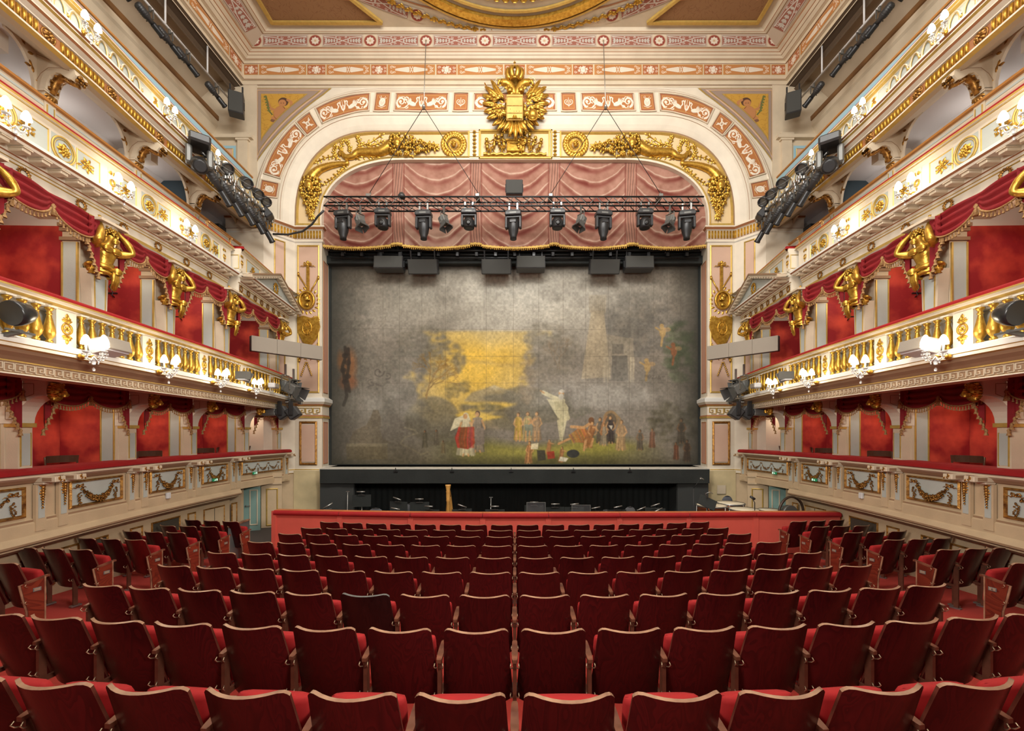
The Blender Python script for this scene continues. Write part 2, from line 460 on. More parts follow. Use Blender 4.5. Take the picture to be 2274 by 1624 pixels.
def lionmask(mb, c, s, m=0):
    c = Vector(c)
    mb.blob(c, (.42*s, .3*s, .5*s), m=m, n=10, k=6)
    for k in range(18):
        a = 2*PI*k/18+.2; mb.blob(c+Vector((cos(a)*.36*s, 0.0, sin(a)*.44*s)), (.09*s, .14*s, .09*s), m=m, n=5, k=3)
        mb.blob(c+Vector((cos(a)*.28*s, -.14*s, sin(a)*.36*s+.03*s)), (.07*s, .1*s, .07*s), m=m, n=5, k=3)
    mb.blob(c+Vector((0, -.34*s, -.16*s)), (.19*s, .3*s, .15*s), m=m)             # muzzle
    mb.blob(c+Vector((0, -.38*s, -.04*s)), (.09*s, .2*s, .12*s), m=m)            # nose
    for sg in (-1, 1):
        mb.blob(c+Vector((sg*.17*s, -.27*s, .12*s)), (.11*s, .08*s, .05*s), m=m)  # brow
        mb.blob(c+Vector((sg*.14*s, -.33*s, -.16*s)), (.12*s, .12*s, .1*s), m=m)  # cheek
        mb.blob(c+Vector((sg*.3*s, -.1*s, .36*s)), (.1*s, .08*s, .1*s), m=m)
def frame_rect(mb, x0, x1, z0, z1, w, d, m=0, y=0):
    """moulded picture-frame rectangle, proud of the wall toward -Y"""
    O = [(x0, z0), (x1, z0), (x1, z1), (x0, z1)]
    I = [(x0+w, z0+w), (x1-w, z0+w), (x1-w, z1-w), (x0+w, z1-w)]
    M_ = [((a+c)/2, (b+e)/2) for (a, b), (c, e) in zip(O, I)]
    rows = [[(a, y, b) for a, b in O], [(a, y-d*.6, b) for a, b in O], [(a, y-d, b) for a, b in M_], [(a, y-d*.3, b) for a, b in I], [(a, y, b) for a, b in I]]
    mb.grid([[r[k] for k in (0, 1, 2, 3, 0)] for r in rows], m=m, smooth=False)
def panel(mb, x0, x1, z0, z1, y, m=0): mb.poly([(x0, y, z0), (x1, y, z0), (x1, y, z1), (x0, y, z1)], m)

# ---------------------------------------------------------------- painted canvases (flat print on real panels), drawn with numpy
class Paint:
    def __init__(s, w, h, col, x0=0, y0=0, x1=None, y1=None):
        s.w, s.h = w, h; s.a = np.ones((h, w, 3), np.float32)*np.array(col, np.float32)/255
        s.x0, s.y0 = x0, y0; x1 = w if x1 is None else x1; y1 = h if y1 is None else y1
        s.kx = w/(x1-x0); s.ky = h/(y1-y0)
    def c(s, x, y): return (x-s.x0)*s.kx, (y-s.y0)*s.ky
    def box(s, xa, ya, xb, yb):
        xa = max(0, int(xa)); ya = max(0, int(ya)); xb = min(s.w, int(xb)+2); yb = min(s.h, int(yb)+2)
        if xa >= xb or ya >= yb: return None
        yy, xx = np.mgrid[ya:yb, xa:xb].astype(np.float32)
        return (slice(ya, yb), slice(xa, xb)), xx+.5, yy+.5
    def mix(s, sl, al, col):
        al = al[..., None]; s.a[sl] = s.a[sl]*(1-al)+np.array(col, np.float32)/255*al
    def ell(s, x, y, rx, ry, col, al=1, soft=1.2, ang=0):
        cx, cy = s.c(x, y); rx *= s.kx; ry *= s.ky; R = max(rx, ry)+soft*2
        b = s.box(cx-R, cy-R, cx+R, cy+R)
        if b is None: return
        sl, X, Y = b; X = X-cx; Y = Y-cy; ca, sa = cos(ang), sin(ang)
        u = (X*ca+Y*sa)/rx; v = (-X*sa+Y*ca)/ry; d = (np.sqrt(u*u+v*v)-1)*min(rx, ry)
        s.mix(sl, np.clip(.5-d/soft, 0, 1)*al, col)
    def line(s, pts, w, col, al=1, soft=1.0, taper=False):
        P = [s.c(*p) for p in pts]; n = len(P)-1
        xs = [p[0] for p in P]; ys = [p[1] for p in P]; W = w*s.kx/2
        b = s.box(min(xs)-W-2, min(ys)-W-2, max(xs)+W+2, max(ys)+W+2)
        if b is None: return
        sl, X, Y = b; D = np.full(X.shape, 1e9, np.float32)
        for i in range(n):
            (x0, y0), (x1, y1) = P[i], P[i+1]; dx, dy = x1-x0, y1-y0; L = dx*dx+dy*dy+1e-6
            t = np.clip(((X-x0)*dx+(Y-y0)*dy)/L, 0, 1)
            ww = W*(1-.8*(i+t)/n) if taper else W
            D = np.minimum(D, np.hypot(X-x0-t*dx, Y-y0-t*dy)-ww)
        s.mix(sl, np.clip(.5-D/soft, 0, 1)*al, col)
    def poly(s, pts, col, al=1):
        P = [s.c(*p) for p in pts]; xs = [p[0] for p in P]; ys = [p[1] for p in P]
        b = s.box(min(xs), min(ys), max(xs), max(ys))
        if b is None: return
        sl, X, Y = b; acc = np.zeros(X.shape, np.float32)
        for oy in (-.25, .25):
            ins = np.zeros(X.shape, bool); YY = Y+oy
            for i in range(len(P)):
                (x0, y0), (x1, y1) = P[i], P[i-1]
                if y0 == y1: continue
                ins ^= ((y0 > YY) != (y1 > YY)) & (X < (x1-x0)*(YY-y0)/(y1-y0)+x0)
            acc += ins*.5
        s.mix(sl, acc*al, col)
    def noise(s, cell, seed=0, octv=4):
        rg = np.random.RandomState(seed); out = np.zeros((s.h, s.w), np.float32); amp = 1; tot = 0
        for o in range(octv):
            c = max(1.5, cell/2**o); gh, gw = int(s.h/c)+3, int(s.w/c)+3; g = rg.rand(gh, gw).astype(np.float32)
            y = np.arange(s.h)/c; x = np.arange(s.w)/c; yi = y.astype(int); xi = x.astype(int)
            fy = (y-yi)[:, None]; fx = (x-xi)[None, :]; fy = fy*fy*(3-2*fy); fx = fx*fx*(3-2*fx)
            v = (g[yi][:, xi]*(1-fy)*(1-fx)+g[yi+1][:, xi]*fy*(1-fx)+g[yi][:, xi+1]*(1-fy)*fx+g[yi+1][:, xi+1]*fy*fx)
            out += v*amp; tot += amp; amp *= .5
        return out/tot
    def material(s, name, rough=.7):
        im = bpy.data.images.new(name, s.w, s.h, alpha=False)
        a = np.ones((s.h, s.w, 4), np.float32); a[..., :3] = np.clip(s.a, 0, 1)[::-1]
        im.pixels.foreach_set(a.ravel()); im.update(); im.pack()
        m = bpy.data.materials.new(name); m.use_nodes = True; nt = m.node_tree
        t = nt.nodes.new('ShaderNodeTexImage'); t.image = im; t.extension = 'EXTEND'
        b = nt.nodes['Principled BSDF']; nt.links.new(t.outputs['Color'], b.inputs['Base Color']); b.inputs['Roughness'].default_value = rough
        b.inputs['Specular IOR Level'].default_value = .25
        return m
def curl(p, cx, cy, r, a0, turns, w, col, flip=1, n=16):
    pts = []
    for k in range(n+1):
        u = k/n; a = a0+flip*turns*2*PI*u; rr = r*(1-.8*u); pts.append((cx+rr*cos(a), cy+rr*sin(a)))
    p.line(pts, w, col, taper=True); p.ell(pts[-1][0], pts[-1][1], w*.7, w*.7, col)
TERRA = (160, 100, 68); TERR2 = (150, 88, 64); ORN = (230, 220, 202); ORND = (176, 150, 126); OCH = (184, 136, 78)
def pleaf(p, x, y, a, L, w, col=ORN, dk=ORND):
    q = [(x, y)]
    for u, v in ((.25, .4), (.5, .5), (.75, .38), (1, 0), (.75, -.38), (.5, -.5), (.25, -.4)):
        q.append((x+cos(a)*u*L-sin(a)*v*w, y+sin(a)*u*L+cos(a)*v*w))
    p.poly(q, dk); p.poly([(x+(a_-x)*.88, y+(b_-y)*.88) for a_, b_ in q], col)
    p.line([(x, y), (x+cos(a)*L*.8, y+sin(a)*L*.8)], w*.09, dk)
def paint_swan(w=520, h=160):
    p = Paint(w, h, TERRA)
    p.poly([(14, 14), (w-14, 14), (w-14, h-14), (14, h-14)], (192, 146, 84)); p.poly([(20, 20), (w-20, 20), (w-20, h-20), (20, h-20)], (172, 112, 66))
    for sg in (-1, 1):
        X = lambda v: w/2+sg*v
        curl(p, X(205), h*.5, 50, 1.2 if sg > 0 else PI-1.2, 1.25, 21, ORN, flip=-sg); curl(p, X(228), h*.28, 14, 0, 1, 7, ORN, flip=sg); curl(p, X(232), h*.76, 13, 0, 1, 7, ORN, flip=-sg)
        for k_ in range(4): pleaf(p, X(205)+34*cos(k_*1.5), h*.5+34*sin(k_*1.5), k_*1.5+.8, 26, 14)
        curl(p, X(160), h*.34, 26, 0, .9, 12, ORN, flip=sg); curl(p, X(150), h*.8, 18, 0, .9, 9, ORN, flip=-sg)
        p.ell(X(95), h*.62, 44, 22, ORND, ang=-sg*.35); p.ell(X(95), h*.6, 42, 19, ORN, ang=-sg*.35)
        for k in range(5): pleaf(p, X(105), h*.55, (-PI/2+sg*(.25+.22*k)), 52, 17)
        p.line([(X(62), h*.62), (X(44), h*.45), (X(52), h*.28), (X(38), h*.22), (X(26), h*.3)], 11, ORN)
        p.line([(X(130), h*.65), (X(170), h*.85), (X(215), h*.86)], 12, ORN, taper=True)
        p.line([(X(135), h*.6), (X(180), h*.2), (X(235), h*.2)], 10, ORN, taper=True)
    p.line([(w/2-22, 30), (w/2-26, 60), (w/2-14, 110)], 10, ORN); p.line([(w/2+22, 30), (w/2+26, 60), (w/2+14, 110)], 10, ORN); p.ell(w/2, h*.6, 19, 30, ORN); p.ell(w/2, h*.55, 9, 20, (200, 130, 80)); p.line([(w/2, 22), (w/2, h-24)], 4, ORN)
    return p
def paint_emblem(kind, w=160, h=160):
    p = Paint(w, h, TERRA); p.poly([(14, 14), (w-14, 14), (w-14, h-14), (14, h-14)], (192, 142, 84)); p.poly([(20, 20), (w-20, 20), (w-20, h-20), (20, h-20)], (172, 112, 66))
    if kind == 0:
        p.ell(80, 84, 38, 44, ORND, ang=.3); p.ell(80, 82, 34, 40, ORN, ang=.3); p.ell(80, 82, 24, 29, (214, 200, 180), ang=.3)
        for a in (-2.2, -1.9, -1.0, -.7): p.line([(80, 80), (80+60*cos(a), 80+60*sin(a))], 5, ORN)
        p.line([(35, 118), (80, 135), (124, 116)], 5, ORN)
    elif kind == 1:
        for a in (.7, PI-.7, -.8, PI+.8): p.line([(80, 80), (80+62*cos(a), 80+62*sin(a))], 8, ORN); pleaf(p, 80+20*cos(a), 80+20*sin(a), a+.4, 42, 20)
        p.ell(80, 80, 22, 26, ORN); p.ell(80, 80, 12, 15, ORND)
    else:
        curl(p, 54, 76, 26, PI/2, 1, 8, ORN); curl(p, 106, 76, 26, PI/2, 1, 8, ORN, flip=-1); p.line([(54, 102), (80, 116), (106, 102)], 8, ORN)
        for x in (68, 80, 92): p.line([(x, 56), (x, 110)], 3, ORN)
        p.line([(80, 40), (80, 130)], 4, ORN)
    return p
def paint_laurel(w=440, h=100):
    p = Paint(w, h, OCH); p.poly([(6, 6), (w-6, 6), (w-6, h-6), (6, h-6)], (180, 122, 72))
    for sg in (-1, 1):
        for k in range(11):
            x = w/2+sg*(14+k*12.5); s = 1-.06*k
            for v in (-.9, -.3, .3, .9): pleaf(p, x, h/2+v*12*s, (0 if sg > 0 else PI)+v*.5*sg, 34*s, 17*s)
        curl(p, w/2+sg*184, h*.3, 18, 0, 1.1, 6, ORN, flip=sg); curl(p, w/2+sg*184, h*.7, 18, 0, 1.1, 6, ORN, flip=-sg)
        curl(p, w/2+sg*160, h*.78, 12, 0, 1, 4, ORN, flip=sg); curl(p, w/2+sg*160, h*.22, 12, 0, 1, 4, ORN, flip=-sg)
    for d in (-1, 1): p.line([(w/2-12*d, 22), (w/2+12*d, h-22)], 8, ORND); p.line([(w/2-12*d, 22), (w/2+12*d, h-22)], 5, ORN)
    return p
def paint_mask(w=190, h=100):
    p = Paint(w, h, OCH); p.poly([(6, 6), (w-6, 6), (w-6, h-6), (6, h-6)], (166, 100, 66))
    for k in range(12):
        a = 2*PI*k/12; curl(p, 95+34*cos(a), 52+26*sin(a), 11, a, .9, 6, ORN, flip=1 if k % 2 else -1, n=8)
    p.ell(95, 52, 21, 29, ORND); p.ell(95, 50, 20, 27, ORN)
    for x in (87, 103): p.ell(x, 46, 4, 2.5, ORND); p.line([(x-6, 40), (x+6, 40)], 2, ORND)
    p.line([(95, 46), (94, 57)], 2.5, ORND); p.line([(87, 65), (103, 65)], 3, ORND)
    for sg in (-1, 1): curl(p, 95+sg*70, 30, 15, 0, 1, 5, ORN, flip=sg); curl(p, 95+sg*70, 70, 15, 0, 1, 5, ORN, flip=-sg)
    return p
def paint_acanthus(w=480, h=120, g=(152, 96, 80), hi=(200, 194, 182), dk=(140, 118, 108)):
    p = Paint(w, h, (150, 128, 116)); p.poly([(0, 6), (w, 6), (w, h-6), (0, h-6)], (200, 190, 172)); p.poly([(0, 10), (w, 10), (w, h-10), (0, h-10)], g)
    for sg in (-1, 1):
        p.line([(w/2-sg*230, 14), (w/2-sg*110, 26), (w/2, h/2), (w/2+sg*110, h-26), (w/2+sg*230, h-14)], 8, hi)
        for k in range(5):
            x = w/2+sg*(60+32*k); s = .75+.1*k
            for v in (-1, 0, 1): pleaf(p, x, h/2, (0 if sg > 0 else PI)+v*.75, 36*s, 19*s, hi, dk)
        for d in (-1, 1):
            curl(p, w/2+sg*38, h/2+d*34, 16, 0, 1.1, 6, hi, flip=sg*d); curl(p, w/2+sg*84, h/2+d*38, 11, 0, 1.1, 5, hi, flip=-sg*d)
            curl(p, w/2+sg*214, h/2+d*32, 18, 0, 1.1, 6, hi, flip=sg*d)
    return p
def paint_flower(w=128, h=128, g=(142, 66, 54)):
    p = Paint(w, h, (206, 190, 166)); p.ell(64, 64, 60, 60, (176, 140, 112)); p.ell(64, 64, 54, 54, g)
    for k in range(8): a = 2*PI*k/8; pleaf(p, 64+8*cos(a), 64+8*sin(a), a, 36, 26, (224, 214, 196), (170, 140, 120))
    p.ell(64, 64, 10, 10, (200, 170, 130)); return p
def paint_putto(flip=False, w=300, h=300):
    """spandrel ground: gold mosaic with a painted cherub"""
    p = Paint(w, h, (190, 146, 62)); rg = np.random.RandomState(3)
    for k in range(300):
        x, y = rg.rand(2)*w; a = rg.rand()*6; p.line([(x, y), (x+16*cos(a), y+16*sin(a))], 1.5, (150, 106, 44), .7)
    sk, sd, dk = (176, 122, 78), (120, 74, 44), (84, 58, 44)
    def L(pts, wd, c): p.line(pts, wd, c)
    L([(88, 150), (104, 190), (84, 214), (80, 250)], 22, sd); L([(88, 150), (106, 190)], 24, sk); L([(104, 190), (84, 236)], 14, sk)
    L([(120, 150), (140, 186), (108, 206)], 20, sk); p.ell(112, 122, 26, 36, sd, ang=.2); p.ell(110, 120, 23, 33, sk, ang=.2)
    p.ell(126, 66, 21, 22, dk); p.ell(122, 72, 16, 18, sk); p.ell(117, 72, 2, 2, dk); p.ell(127, 72, 2, 2, dk)
    L([(92, 108), (70, 96), (62, 66)], 12, sk); L([(132, 108), (160, 96), (158, 66), (144, 56)], 12, sk)
    L([(54, 36), (62, 70), (66, 110), (80, 130)], 6, (92, 96, 54))
    for k in range(6): p.ell(52+k*3, 40+14*k, 7, 5, (104, 108, 60))
    p.line([(80, 160), (120, 176), (150, 150)], 14, (120, 84, 62))
    if flip: p.a = p.a[:, ::-1].copy()
    return p
def paint_ceiling_picture(w=560, h=200):
    p = Paint(w, h, (150, 112, 78)); rg = np.random.RandomState(5)
    for k in range(500):
        x, y = rg.rand()*w, rg.rand()*h; a = rg.rand()*6; p.line([(x, y), (x+13*cos(a), y+13*sin(a))], 1.2, (122, 84, 58), .8)
    p.line([(150, 60), (210, 90), (270, 70)], 40, (112, 140, 136)); p.line([(200, 60), (240, 100), (300, 80)], 24, (146, 164, 158))
    p.line([(110, 70), (170, 60), (220, 66)], 30, (190, 140, 104)); p.ell(110, 76, 20, 19, (132, 84, 54)); p.ell(104, 82, 14, 14, (188, 138, 104))
    p.line([(260, 80), (310, 96), (350, 112), (420, 118)], 16, (186, 136, 102)); p.line([(270, 60), (330, 60), (400, 90)], 14, (170, 118, 88))
    p.line([(90, 100), (60, 120), (30, 104)], 10, (184, 134, 100))
    return p
def paint_drape(w=1700, h=400):
    """painted canvas lambrequin: swags between upright bunches"""
    p = Paint(w, h, (176, 120, 102), 718, 350, 1563, 550)
    n1 = p.noise(90, 1); n2 = p.noise(24, 2)
    base = np.array((154, 112, 96), np.float32)/255; red = np.array((102, 42, 34), np.float32)/255; pale = np.array((200, 178, 158), np.float32)/255
    yy, xx = np.mgrid[0:h, 0:w].astype(np.float32); X = 718+xx/p.kx; Y = 350+yy/p.ky
    stops = [700, 882, 1056, 1231, 1403, 1582]
    A = np.zeros((h, w, 3), np.float32)+base
    for i in range(5):
        a, b = stops[i]+11, stops[i+1]-11; u = (X-a)/(b-a); inn = (u > 0) & (u < 1)
        sag = 4*u*(1-u)*(26+.06*(Y-350)); t = (Y-sag*1.35+(n1-.5)*12)/30.0+.37*i
        fr = t-np.floor(t)
        hl = np.exp(-((fr-.12)/.055)**2)*np.clip(.4+n2, 0, 1); dk = np.exp(-((fr-.36)/.17)**2)*np.clip(n1*1.5, .2, 1)*(4*np.clip(u*(1-u), 0, 1))**.5
        c = base+(n2-.5)[..., None]*.16
        if i == 1 or i == 2: c = np.where((Y > 450)[..., None] & (i == 1), c*.6+np.array((178, 158, 140), np.float32)/255*.4, c)
        c = c*(1-dk[..., None]*.95)+red*dk[..., None]*.95; c = c*(1-hl[..., None]*.75)+pale*hl[..., None]*.75
        A = np.where(inn[..., None], c, A)
    for s_ in stops:
        d = np.abs(X-s_); m = d < 12+2*np.sin(Y*.06)
        st = .5+.5*np.sin(X*1.1+4*np.sin(Y*.03)+n1*6)
        c = base*(.8+.3*st[..., None])+(n2-.5)[..., None]*.1
        A = np.where(m[..., None], c, A)
        e = np.exp(-((d-12.5)/1.3)**2)[..., None]*.6; A = A*(1-e)+red*e
    p.a = np.clip(A, 0, 1).astype(np.float32); return p
def paint_curtain():
    """painted main curtain: misty romantic landscape with sunset, tower and groups of people"""
    p = Paint(1640, 880, (122, 114, 102), 735, 592, 1551, 1034)
    h, w = p.h, p.w; n = p.noise(260, 11, 5); n2 = p.noise(70, 12, 5); n3 = p.noise(9, 13, 3)
    yy, xx = np.mgrid[0:h, 0:w].astype(np.float32); X = 735+xx/p.kx; Y = 592+yy/p.ky
    def mixa(al, col): p.a[:] = p.a*(1-al[..., None])+np.array(col, np.float32)/255*al[..., None]
    def G(cx, cy, rx, ry, pw=1.0): return np.exp(-(((X-cx)/rx)**2+((Y-cy)/ry)**2)**pw)
    mixa(np.clip(G(1140, 700, 230, 90)*1.1*(n*1.5), 0, .85), (172, 166, 150))
    mixa(np.clip(G(1220, 640, 160, 60)*n*1.3, 0, .7), (186, 182, 168))
    mixa(np.clip(G(900, 650, 120, 60)*n, 0, .6), (150, 146, 132))
    # sunset
    s = np.clip((Y-733)/6, 0, 1)*np.clip((958-Y)/50, 0, 1)*np.clip((X-925+(n2-.5)*110)/14, 0, 1)*np.clip((1218-(Y-733)*.38-X+(n2-.5)*90)/16, 0, 1)
    mixa(np.clip(s, 0, 1)*.85, (196, 164, 84))
    mixa(np.clip(s*G(1062, 830, 100, 70), 0, 1)*.95, (226, 180, 58))
    mixa(np.clip(s*G(1080, 740, 90, 26), 0, 1)*.5, (186, 168, 120))
    mixa(np.clip(s*np.exp(-((Y-808-(X-1060)*.08+n2*6)/5)**2)*(X > 1030), 0, 1)*.5, (168, 140, 78))
    # mountain and lake
    p.poly([(1048, 872), (1080, 862), (1098, 855), (1112, 861), (1138, 868), (1160, 880), (1160, 892), (1030, 892)], (150, 134, 96), .9)
    p.poly([(1085, 862), (1098, 855), (1110, 862), (1100, 868), (1094, 864)], (206, 188, 140), .8)
    for k, (x, y, rx, ry) in enumerate(((1160, 880, 44, 22), (1210, 900, 60, 40), (1110, 884, 40, 9), (1060, 905, 40, 12), (960, 930, 60, 50), (1150, 930, 60, 28))):
        p.ell(x, y, rx, ry, (98, 92, 74), .75, 8)
    p.poly([(1010, 893), (1150, 897), (1120, 905), (1060, 912), (1090, 922), (1120, 926), (1050, 940), (1010, 922), (1060, 903)], (222, 184, 74), .85)
    rg = np.random.RandomState(8)
    def blur(r):
        for ax in (0, 1):
            a = np.cumsum(np.pad(p.a, [(r+1, r) if k == ax else (0, 0) for k in range(3)], mode='edge'), axis=ax, dtype=np.float64)
            n_ = p.a.shape[ax]; sl1 = [slice(None)]*3; sl0 = [slice(None)]*3; sl1[ax] = slice(2*r+1, 2*r+1+n_); sl0[ax] = slice(0, n_)
            p.a = ((a[tuple(sl1)]-a[tuple(sl0)])/(2*r+1)).astype(np.float32)
    def foliage(cx, cy, rx, ry, col, k=120, al=.5, r=6):
        for _ in range(k):
            a = rg.rand()*2*PI; q = math.sqrt(rg.rand()); p.ell(cx+rx*q*cos(a), cy+ry*q*sin(a), r*(.5+rg.rand()), r*(.4+rg.rand()*.6), [c*q2 for q2 in (.82+.36*rg.rand(),) for c in col], al*.8, 5)
    foliage(985, 800, 48, 42, (118, 108, 84), 190); foliage(940, 760, 60, 36, (112, 106, 92), 160); foliage(905, 830, 50, 60, (108, 104, 92), 160)
    foliage(1005, 868, 16, 18, (110, 96, 54), 60, r=4); foliage(1032, 858, 13, 14, (116, 100, 56), 50, r=4); foliage(1085, 906, 40, 8, (84, 78, 52), 60, r=4)
    foliage(1172, 840, 16, 60, (140, 122, 94), 80); foliage(1225, 790, 60, 70, (124, 116, 100), 240); foliage(1200, 745, 40, 26, (122, 116, 100), 100)
    foliage(1420, 720, 90, 70, (106, 102, 94), 260, .4, 9); foliage(1510, 780, 36, 70, (82, 92, 66), 160, .5, 7); foliage(1360, 650, 160, 30, (128, 122, 110), 160, .3, 12)
    foliage(780, 760, 50, 120, (104, 100, 90), 220, .4, 9); foliage(1250, 905, 60, 25, (96, 92, 76), 120); foliage(1500, 940, 60, 50, (78, 74, 56), 160)
    blur(5)
    # bare tree
    def tree(x, y, a, L, wd, dep, col):
        x2, y2 = x+cos(a)*L, y-sin(a)*L; p.line([(x, y), ((x+x2)/2+rg.randn()*1.5, (y+y2)/2), (x2, y2)], wd, col, .9)
        if dep: 
            for _ in range(2+(rg.rand() > .5)): tree(x2, y2, a+rg.randn()*.45, L*.72, wd*.68, dep-1, col)
    tree(948, 885, 1.35, 34, 3.2, 5, (132, 100, 48)); tree(946, 880, 1.0, 30, 2.4, 5, (132, 100, 48)); tree(1243, 822, 1.6, 26, 1.6, 4, (120, 104, 84)); tree(1238, 820, 1.9, 22, 1.4, 4, (120, 104, 84))
    # rocks on the left, fire glow, iron figure, sphinx
    p.poly([(745, 850), (768, 700), (795, 690), (815, 770), (850, 800), (880, 880), (860, 930), (760, 960)], (116, 110, 98), .55)
    for _ in range(120):
        x = 770+rg.rand()*90; y = 700+rg.rand()*190; p.line([(x, y), (x+rg.randn()*10, y+8+rg.rand()*16)], 2, (142, 136, 122) if rg.rand() > .5 else (90, 84, 74), .35, 5)
    p.ell(776, 812, 16, 34, (186, 104, 46), .6, 26); p.ell(774, 850, 20, 16, (168, 84, 40), .55, 20); p.ell(756, 800, 6, 20, (196, 112, 50), .6, 12)
    for q in ([(768, 772), (770, 790), (762, 815), (768, 850), (772, 880), (765, 900)], [(775, 775), (777, 805), (772, 840), (778, 870)]): p.line(q, 7, (46, 38, 32), .8, 3)
    for x, y in ((768, 790), (774, 806), (764, 822), (774, 836), (768, 848)): p.ell(x, y, 7, 6, (48, 38, 32), .75, 3)
    curl(p, 842, 826, 13, 0, 1.0, 4, (84, 78, 70)); curl(p, 862, 834, 9, 2, 1.0, 3, (88, 82, 74), -1); curl(p, 826, 848, 9, 1, 1.0, 3, (88, 82, 74)); p.line([(816, 862), (832, 852), (850, 858), (862, 848)], 4, (88, 82, 74), .6, 3)
    mixa(np.clip(G(850, 900, 70, 34)*n2*1.3, 0, .6), (170, 168, 158))
    p.poly([(770, 985), (862, 985), (862, 1020), (772, 1022)], (124, 112, 88)); p.poly([(770, 985), (862, 985), (860, 992), (772, 992)], (150, 138, 112))
    p.poly([(776, 984), (786, 958), (815, 945), (826, 925), (830, 912), (842, 912), (848, 930), (845, 955), (852, 975), (872, 984)], (118, 108, 90)); p.ell(836, 922, 8, 11, (142, 130, 108)); p.poly([(826, 925), (830, 910), (842, 910), (846, 930), (848, 945), (826, 942)], (104, 94, 78), .6)
    p.line([(900, 950), (920, 955), (928, 962), (900, 972), (890, 985), (920, 1000), (935, 1010), (950, 1005)], 4, (150, 138, 112), .6)
    # temple tower on the right
    p.poly([(1312, 690), (1340, 690), (1355, 838), (1290, 842)], (168, 152, 122), .75); p.poly([(1306, 655), (1346, 655), (1344, 696), (1308, 696)], (150, 138, 114), .7)
    for k in range(8): p.line([(1309+k*4.6, 660), (1309+k*4.6, 692)], 1, (118, 106, 88), .8)
    p.poly([(1340, 742), (1405, 752), (1408, 845), (1345, 842)], (158, 146, 122), .5); p.poly([(1358, 790), (1392, 790), (1394, 846), (1356, 846)], (92, 88, 80), .85); p.poly([(1358, 764), (1384, 764), (1384, 786), (1358, 786)], (104, 98, 88), .7)
    for x in (1342, 1350, 1400, 1406): p.line([(x, 795), (x-1, 848)], 4, (170, 158, 132), .7)
    mixa(np.clip(G(1300, 880, 110, 26)*n2*1.6+G(1410, 870, 90, 40)*n*1.0, 0, .7), (164, 160, 150))
    mixa(np.clip(G(990, 905, 50, 14)*.0+G(880, 870, 60, 60)*n*.6, 0, .5), (142, 138, 128))
    # meadow
    g = np.clip((Y-968+12*np.sin(X*.02))/26, 0, 1)*np.clip((X-930)/120, 0, 1)*np.clip((1500-X)/160, 0, 1)
    mixa(g*.8, (104, 100, 48)); mixa(g*np.clip(G(1200, 1000, 140, 16)+G(1340, 990, 90, 14), 0, 1)*.8, (158, 150, 70)); mixa(np.clip((Y-1010)/24, 0, 1)*.55, (62, 56, 36))
    mixa(np.clip(G(890, 1010, 90, 30), 0, 1)*.5, (74, 66, 44))
    p.ell(1035, 960, 60, 26, (86, 80, 66), .4, 30)
    SK = (196, 148, 96)
    def fig(x, y, H, robe, robe2=None, sk=SK, lean=0, skirt=1.0, arm=None, hair=(92, 66, 40)):
        hw = H*.13
        robe = tuple(c*.9+10 for c in robe)
        p.ell(x+lean*.8, y-H*.68, hw*1.05, H*.17, robe, .95, 3)
        for k in range(15):
            v = -1+k/7; f = .72+.5*rg.rand()*(1-.35*abs(v)); w0 = rg.uniform(-.15, .15)
            p.line([(x+v*hw*.75+lean, y-H*.8), (x+v*hw*(.85+w0)+lean*.6, y-H*.5), (x+v*hw*(1.0+w0)*skirt, y-H*.25), (x+v*hw*(1.25+w0)*skirt, y-rg.rand()*3)], hw*.3, tuple(min(255, c*f) for c in robe), .75, 2)
        if H > 45:
            for sx in (-1, 1): p.line([(x+sx*hw*.8+lean, y-H*.76), (x+sx*hw*1.3+lean, y-H*.58), (x+sx*hw*.6+lean, y-H*.48)], H*.05, sk, .8, 2)
            for sx in (-1, 1): p.line([(x+sx*hw*.4, y-3), (x+sx*hw*.5, y+1)], H*.04, sk, .8)
        if robe2: p.poly([(x-hw, y-H*.55), (x+hw*1.2, y-H*.6), (x+hw*1.3, y-H*.2), (x-hw*.2, y-H*.15)], robe2)
        p.ell(x+lean, y-H*.92, H*.062, H*.075, hair); p.ell(x+lean-1, y-H*.905, H*.048, H*.06, sk)
        if arm: p.line([(x+lean, y-H*.76)]+arm, H*.06, sk)
    # couple
    fig(1061, 1004, 92, (138, 124, 104), (120, 108, 96), hair=(70, 50, 38)); p.poly([(1010, 930), (1040, 918), (1046, 935), (1000, 958)], (206, 196, 160))
    fig(1035, 1012, 96, (206, 194, 156), skirt=1.35, hair=(206, 196, 160)); p.poly([(1020, 950), (1053, 948), (1055, 985), (1040, 998), (1016, 994), (1010, 972)], (142, 60, 44))
    for k in range(12): t_ = k/11; p.line([(1020+33*t_, 950), (1014+38*t_, 972+6*sin(t_*3)), (1018+34*t_, 994)], 3, [c*(.7+.6*rg.rand()) for c in (160, 72, 50)], .7, 3)
    # three boys
    fig(1151, 978, 62, (198, 160, 66)); fig(1172, 980, 66, (196, 176, 110), (128, 132, 110), arm=[(1184, 940), (1190, 930)]); fig(1192, 978, 64, (172, 140, 100), arm=[(1180, 938), (1174, 942)])
    for x in (1147, 1155, 1168, 1176, 1188, 1196): p.line([(x, 958), (x-1, 980)], 3, SK)
    # priest in white robe
    p.poly([(1214, 886), (1232, 888), (1248, 884), (1262, 906), (1256, 945), (1248, 985), (1240, 930), (1228, 912)], (206, 198, 158)); p.line([(1250, 890), (1226, 882), (1206, 872)], 9, (208, 200, 162)); p.line([(1208, 873), (1200, 868)], 3, SK)
    for k in range(6): p.line([(1232+k*4, 892), (1240+k*2, 945)], 1.3, (160, 150, 110), .7)
